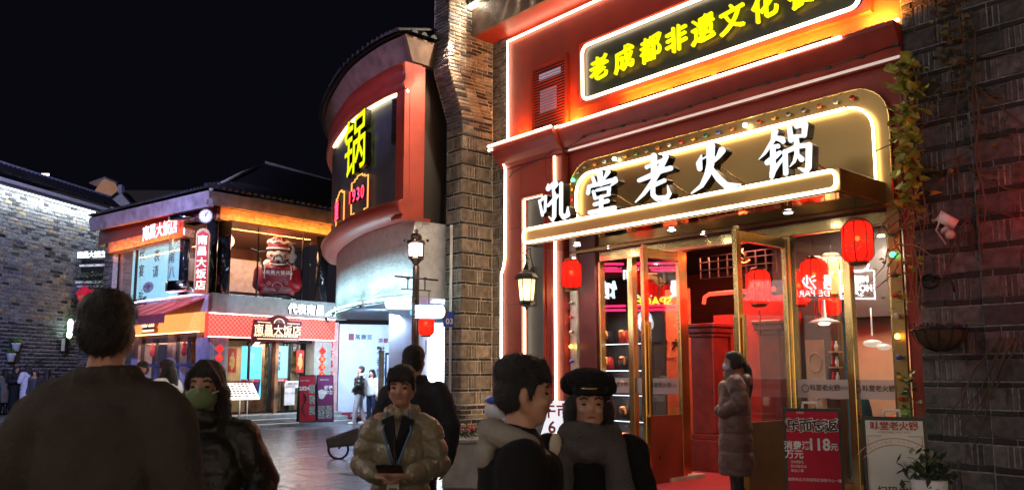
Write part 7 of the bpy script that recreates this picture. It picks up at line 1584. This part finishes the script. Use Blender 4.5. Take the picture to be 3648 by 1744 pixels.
    # trousers and shoes
    if not bodyonly:
        t = MB()
        for l in lg: limb(t, l, [.105, .075, .062]); 
        t.ell((0, 0, .93), (.165, .12, .12), 14, 8); rmo(t, 'trousers', pants, o, max(vox, .016), 2, disp=(.015, .08))
        sh = MB()
        for l in lg: sh.ell((l[2][0], l[2][1]+.06, .045), (.045, .135, .045), 12, 8); sh.ell((l[2][0], l[2][1]-.01, .075), (.044, .055, .055), 10, 6)
        sh.build('shoes', shoes or M['black'], o)
    if hood:
        hm = MB()
        for t in range(16):
            a = math.pi*(-.08+1.16*t/15); q = Vector((.115*math.cos(a), -.02-.10*math.sin(a)+.01, 1.415+.035*math.sin(a))); hm.ell(q, (.052, .05, .045), 10, 7)
        hm.ell((0, -.12, 1.36), (.11, .045, .07), 14, 8); limb(hm, [(.11, .0, 1.41), (.045, .10, 1.33), (.02, .12, 1.24)], [.045, .035, .02]); limb(hm, [(-.11, .0, 1.41), (-.045, .10, 1.33), (-.02, .12, 1.24)], [.045, .035, .02])
        rmo(hm, 'hood', hood, o, max(.01, vox*.8), 2, disp=(.012, .08))
    return o, hp, H3
def garment(name, col, rough=.75, **k): return mat(name, col, rough, var=.10, scale=5, spec=.25 if rough > .6 else .5, bump=k.pop('bump', .35), bscale=k.pop('bscale', 70), **k)
# 1 tall man seen from behind
arms1 = dict(L=[(-.185, 0, 1.34), (-.30, -.03, 1.10), (-.38, .08, .88)], R=[(.185, 0, 1.34), (.25, -.0, 1.08), (.25, .12, .86)])
o, hp, H3 = person((388-1824)/2900*2.6, 2.6, 3, 'big man in dark brown grey coat with cropped black hair seen from behind', 1.745, garment('charcoal_brown_wool', (.05, .042, .036), .95), M['black'], None, 'short', .72, 0, 1.12, arms1, .011, fold=(.035, .12), collar=.035, face=False)
# 2 woman in green mask
arms2 = dict(L=[(-.18, 0, 1.37), (-.27, -.03, 1.14), (-.22, .12, .98)], R=[(.18, 0, 1.37), (.26, -.03, 1.12), (.21, .12, .97)])
o, hp, H3 = person((745-1824)/2900*3.5, 3.5, 188, 'woman with long black hair, green face mask and dark olive jacket', 1.535, garment('dark_olive_nylon', (.016, .016, .011), .45, bump=.2), M['black'], None, 'long', .70, 0, 1.1, arms2, .010, fold=(.035, .11), collar=.045, headturn=-6)
mk = MB(); mk.ell(hp(0, .058, 1.538), (.072, .056, .060), 18, 12, rot=H3); mk.ell(hp(0, .08, 1.548), (.03, .036, .05), 12, 8, rot=H3); rmo(mk, 'face_mask', mat('green_face_mask', (.15, .21, .09), .8, bump=.2), o, .008, 2, disp=(.006, .03))
MB().tube([hp(.06, .09, 1.56), hp(.075, .03, 1.57), hp(.078, 0, 1.58)], .003, 4).tube([hp(-.06, .09, 1.56), hp(-.075, .03, 1.57), hp(-.078, 0, 1.58)], .003, 4).build('mask_strap', M['white'], o)
MB().box(.07, .085, .165, .172, 1.16, 1.18).build('red_badge', mat('orange_badge', (.5, .12, .03), .5), o)
# 3 man in tan puffer with phone
arms3 = dict(L=[(-.165, 0, 1.35), (-.24, .02, 1.12), (-.095, .26, 1.08)], R=[(.165, 0, 1.35), (.24, .02, 1.12), (.095, .26, 1.08)], Lh=((.75, .45, .0), (-.1, .3, 1), -1, .35), Rh=((-.75, .45, .0), (.1, .3, 1), 1, .35))
tanm = garment('khaki_shiny_nylon', (.27, .225, .14), .24, bump=.5, bscale=30)
o, hp, H3 = person((1436-1824)/2900*4.55, 4.55, 178, 'man in shiny khaki puffer jacket holding a phone, with lanyard badge', 1.515, tanm, garment('dark_trousers', (.03, .03, .035)), None, 'fringe', .64, 1, .95, arms3, .0075, fold=(.020, .10), headtilt=-6)
cl = MB()
for t in range(12): a = t*.5236; cl.ell((.092*math.cos(a), .088*math.sin(a)*1.0-.01, 1.42+.012*(math.sin(a) < 0)), (.028, .028, .048), 8, 6)
rmo(cl, 'collar', tanm, o, .009, 1, disp=(.01, .05))
bl_ = garment('black_inner_lining', (.012, .012, .015)); MB().hexa([Vector(v) for v in ((-.10, .14, 1.39), (-.01, .185, 1.15), (-.01, .15, 1.15), (-.10, .10, 1.39), (-.03, .15, 1.42), (.0, .19, 1.25), (.0, .15, 1.25), (-.03, .1, 1.42))]).hexa([Vector(v) for v in ((.01, .185, 1.15), (.10, .14, 1.39), (.10, .10, 1.39), (.01, .15, 1.15), (.0, .19, 1.25), (.03, .15, 1.42), (.03, .1, 1.42), (.0, .15, 1.25))]).build('lapels', bl_, o)
MB().tube([(-.07, .09, 1.44), (-.085, .165, 1.33), (-.03, .215, 1.17), (0, .25, 1.04)], .006, 5).tube([(.07, .09, 1.44), (.085, .165, 1.33), (.03, .215, 1.17), (0, .25, 1.04)], .006, 5).build('lanyard', mat('blue_lanyard', (.08, .2, .4), .4), o)
MB().box(-.035, .035, .255, .26, .93, 1.035).build('badge_card', M['white'], o); MB().box(-.025, .025, .2605, .262, .945, 1.01).build('badge_photo', mat('badge_print', (.25, .15, .15), .5), o)
MB().hexa([Vector(v) for v in ((-.075, .33, 1.10), (.075, .33, 1.10), (.075, .42, 1.15), (-.075, .42, 1.15), (-.075, .325, 1.112), (.075, .325, 1.112), (.075, .415, 1.162), (-.075, .415, 1.162))]).build('phone', M['black'], o, bevel=.004) 
ph = bpy.data.objects[[q.name for q in o.children if q.name.startswith('phone')][0]]; ph.parent = None; ph.matrix_world = Matrix.Translation(o.location) @ Matrix.Rotation(rad(178), 4, 'Z') @ Matrix.Scale(1.515/1.7, 4); tag(ph, 'dark smartphone held in both hands of the khaki jacket man', 'phone')
MB().tube([(0, .205, 1.3), (0, .22, 1.0), (0, .215, .66)], .006, 4).build('zip', M['black'], o)
cb_ = MB().ell((.11, .22, .78), (.05, .035, .035)); cb_.build('bag_clip', M['black'], o)
# 4 man behind him
o, hp, H3 = person((1478-1824)/2900*6.1, 6.1, -14, 'man in plain black jacket seen from behind the khaki jacket man', 1.68, garment('black_jacket', (.02, .02, .024)), M['black'], None, 'short', .72, 0, 1.1, dict(L=[(-.19, 0, 1.36), (-.26, 0, 1.13), (-.24, .1, .9)], R=[(.19, 0, 1.38), (.30, -.02, 1.12), (.27, -.02, .86)]), .012, collar=.05, face=False)
# 5 boy in profile
o, hp, H3 = person((1852-1824)/2900*2.7, 2.7, -86, 'boy in profile with short black hair, pale grey hood and black jacket', 1.535, garment('black_fleece', (.006, .006, .0065), .9), M['black'], None, 'fringe', .72, 0, 1.12, dict(L=[(-.19, 0, 1.37), (-.26, 0, 1.12), (-.22, .14, .92)], R=[(.19, -.01, 1.37), (.27, -.03, 1.12), (.24, .14, .95)]), .009, hood=garment('pale_grey_hoodie', (.27, .245, .21), .9), headtilt=-5)
MB().tube([(.06, .13, 1.3), (.075, .16, 1.15), (.07, .165, 1.0)], .006, 5).tube([(-.06, .13, 1.3), (-.07, .16, 1.15), (-.065, .165, 1.02)], .006, 5).build('drawstring', M['white'], o)
# 6 woman with cap and scarf
o, hp, H3 = person((2094-1824)/2900*3.35, 3.35, 182, 'woman in black newsboy cap with thick grey scarf and black coat', 1.465, garment('black_wool_coat', (.006, .006, .006), .95), M['black'], None, 'bob', .6, 0, 1.08, None, .009)
cpm = garment('black_wool_cap', (.01, .009, .009), .95, bump=.8); c_ = MB(); c_.ell(hp(0, -.02, 1.695), (.13, .135, .06), 20, 10, rot=H3); c_.ell(hp(-.09, -.02, 1.665), (.05, .08, .045), 12, 8, rot=H3); c_.ell(hp(.085, -.03, 1.675), (.05, .08, .05), 12, 8, rot=H3); c_.ell(hp(0, -.1, 1.66), (.09, .06, .055), 12, 8, rot=H3); c_.ell(hp(0, 0, 1.665), (.098, .115, .04), 20, 8, rot=H3); c_.ell(hp(0, .105, 1.640), (.08, .055, .014), 18, 8, rot=H3)
rmo(c_, 'newsboy_cap', cpm, o, .009, 2, disp=(.022, .05)); MB().tube([hp(-.05, .125, 1.66), hp(.05, .125, 1.66)], .004, 5).build('cap_trim', mgold, o)
scm = garment('grey_knit_scarf', (.105, .092, .09), .95, bump=1, bscale=120); s_c = MB()
for t in range(18): a = t*.349; s_c.ell((.095*math.cos(a), .095*math.sin(a)*1.05+.005, 1.44+.012*math.sin(a*2)), (.062, .062, .065), 10, 7)
for t in range(18): a = t*.349; s_c.ell((.125*math.cos(a), .12*math.sin(a)+.005, 1.385+.01*math.cos(a*2)), (.058, .058, .055), 10, 7)
limb(s_c, [(-.10, .10, 1.38), (-.12, .17, 1.2), (-.11, .19, .95), (-.10, .18, .7)], [.06, .065, .065, .06]); limb(s_c, [(.12, .06, 1.38), (.15, .14, 1.2), (.165, .15, .95), (.17, .14, .72)], [.055, .055, .06, .055])
rmo(s_c, 'scarf', scm, o, .010, 1, disp=(.02, .05))
MB().ell((.165, .09, 1.40), (.03, .035, .06)).ell((.17, .1, 1.32), (.025, .03, .05)).build('cream_ribbon', garment('cream_ribbon_cloth', (.55, .45, .33)), o)
MB().tube([hp(-.09, .05, 1.605), hp(-.075, .075, 1.6)], .004, 4).build('glasses_temple', mat('steel_glint', (.6, .65, .8), .1, 1), o)
# 7 woman in long brown puffer at the door
p7 = FA.pt(FA.hit(2618, 1500, 1.32)[0], 0, 1.32)
arms7 = dict(L=[(-.19, 0, 1.37), (-.27, -.04, 1.14), (-.16, .16, 1.02)], R=[(.19, 0, 1.37), (.27, -.04, 1.14), (.16, .16, 1.02)])
o, hp, H3 = person(p7.x, p7.y, 82, 'woman in long brown quilted coat with ponytail waiting at the restaurant door', 1.66, garment('plum_brown_nylon', (.12, .062, .052), .5, bump=.2), M['black'], M['white'], 'pony', .34, 2, 1.15, arms7, .011, fold=(.025, .09), z=.05, flare=.3, collar=.06, hands=False)
hh = MB(); hh.ell((0, -.13, 1.38), (.15, .075, .09)); hh.ell((0, -.1, 1.3), (.12, .05, .06)); rmo(hh, 'coat_hood', bpy.data.materials['plum_brown_nylon'], o, .012, 2)
mk = MB(); mk.ell(hp(0, .066, 1.535), (.062, .05, .045), 14, 10, rot=H3); mk.ell(hp(0, .085, 1.545), (.03, .035, .035), 12, 8, rot=H3); rmo(mk, 'face_mask', mat('pale_blue_mask', (.45, .6, .75), .7), o, .01, 1)
# 8 pair by the banner
bpf = garment('black_glossy_puffer', (.02, .018, .015), .3); gtr = garment('light_grey_trousers', (.4, .42, .45)); 
person(-4.32, 23.3, 100, 'man in black puffer and light grey trousers looking up by the blue banner', 1.64, bpf, gtr, M['white'], 'short', .86, 1, 1.1, dict(L=[(-.19, 0, 1.38), (-.24, .03, 1.14), (-.12, .16, 1.0)], R=[(.19, 0, 1.38), (.24, .0, 1.14), (.22, -.1, .92)]), .02, hood=M['white'], legs=[[(-.09, 0, .92), (-.1, .1, .5), (-.1, .14, .09)], [(.09, 0, .92), (.1, -.04, .5), (.1, -.16, .10)]], headtilt=12)
person(-4.02, 23.6, 150, 'woman in white jacket with long black hair beside the blue banner', 1.54, garment('white_fleece', (.6, .6, .62)), garment('navy_trousers', (.02, .03, .07)), None, 'long', .88, 0, 1.05, None, .02)
# 9 two people passing the dining hall windows
person((515-1824)/2900*12.2, 12.2, 150, 'middle aged man in dark coat behind the shoulder of the big man', 1.635, garment('navy_black_coat', (.015, .015, .02)), M['black'], None, 'short', .8, 0, 1.12, None, .012, headturn=10)
o, hp, H3 = person((604-1824)/2900*11.4, 11.4, 80, 'woman in puffy white vest with long black hair facing left', 1.65, garment('white_down_vest', (.72, .72, .75), .5), M['black'], None, 'long', .85, 1, 1.2, dict(L=[(-.19, 0, 1.37), (-.25, -.05, 1.12), (-.15, .12, 1.0)], R=[(.19, 0, 1.37), (.26, -.06, 1.12), (.2, .1, 1.0)]), .012)
MB().tube([hp(.078, 0, 1.595), hp(.07, .07, 1.6), hp(.03, .098, 1.595)], .003, 4).build('glasses', mat('pale_glasses', (.7, .75, .8), .2), o)
# 10 people by the far left wall
FP = [(4, 1325, 27.5, -60, 'person in bright teal puffer cut by the left edge of the view', garment('teal_puffer', (.03, .3, .42), .5), M['black'], 'short', 1, .7),
      (32, 1312, 28.2, 60, 'person in knee length taupe coat near the left edge by the wall', garment('taupe_coat', (.16, .13, .1)), M['black'], 'long', 0, .45),
      (72, 1302, 28.0, -110, 'woman in long black coat holding a pink phone by the brick wall', garment('long_black_coat', (.012, .012, .015)), M['black'], 'long', 0, .2),
      (113, 1296, 27.2, 75, 'woman in white hooded jacket facing left by the brick wall', garment('white_hood_jacket', (.6, .63, .68)), garment('pale_blue_jeans', (.3, .36, .45)), 'long', 1, .55),
      (141, 1316, 26.0, 165, 'short person in grey coat with tan scarf before the white jacket', garment('grey_coat', (.07, .07, .08)), M['black'], 'bob', 0, .5),
      (182, 1312, 25.5, 20, 'person with dark hair in brown black coat right of the group', garment('brown_black_coat', (.035, .025, .022)), M['black'], 'long', 0, .5),
      (258, 1316, 27.8, 175, 'person in black knit hat standing alone by the blue lit gate', garment('black_hooded_coat', (.02, .02, .022)), M['black'], 'short', 0, .6)]
for px, yt, Y, yaw, lab, tm, pm2, hr, pf2, hem in FP:
    h = 1.5+(1320-yt)/2900*Y
    o, hp, H3 = person((px-1824)/2900*Y, Y, yaw, lab, h, tm, pm2, None, hr, hem, pf2, 1.08, dict(L=[(-.19, 0, 1.38), (-.26, .02, 1.14), (-.1, .22, 1.15)], R=[(.19, 0, 1.38), (.26, .02, 1.14), (.1, .22, 1.15)]) if px in (72, 113) else None, .022, face=False, group=None, hands=px in (72, 113))
    if px == 141: MB().ell((0, .06, 1.42), (.1, .09, .06)).build('scarf', garment('tan_scarf', (.45, .3, .14)), o)
    if px == 258: MB().ell(hp(0, -.01, 1.66), (.1, .115, .085), 14, 8).build('knit_hat', M['black'], o)
    if px == 72: MB().box(-.03, .03, .32, .33, 1.2, 1.32).build('pink_phone_case', mat('pink_case', (.6, .1, .15), .4), o)
print('NOBJ', len(bpy.data.objects))
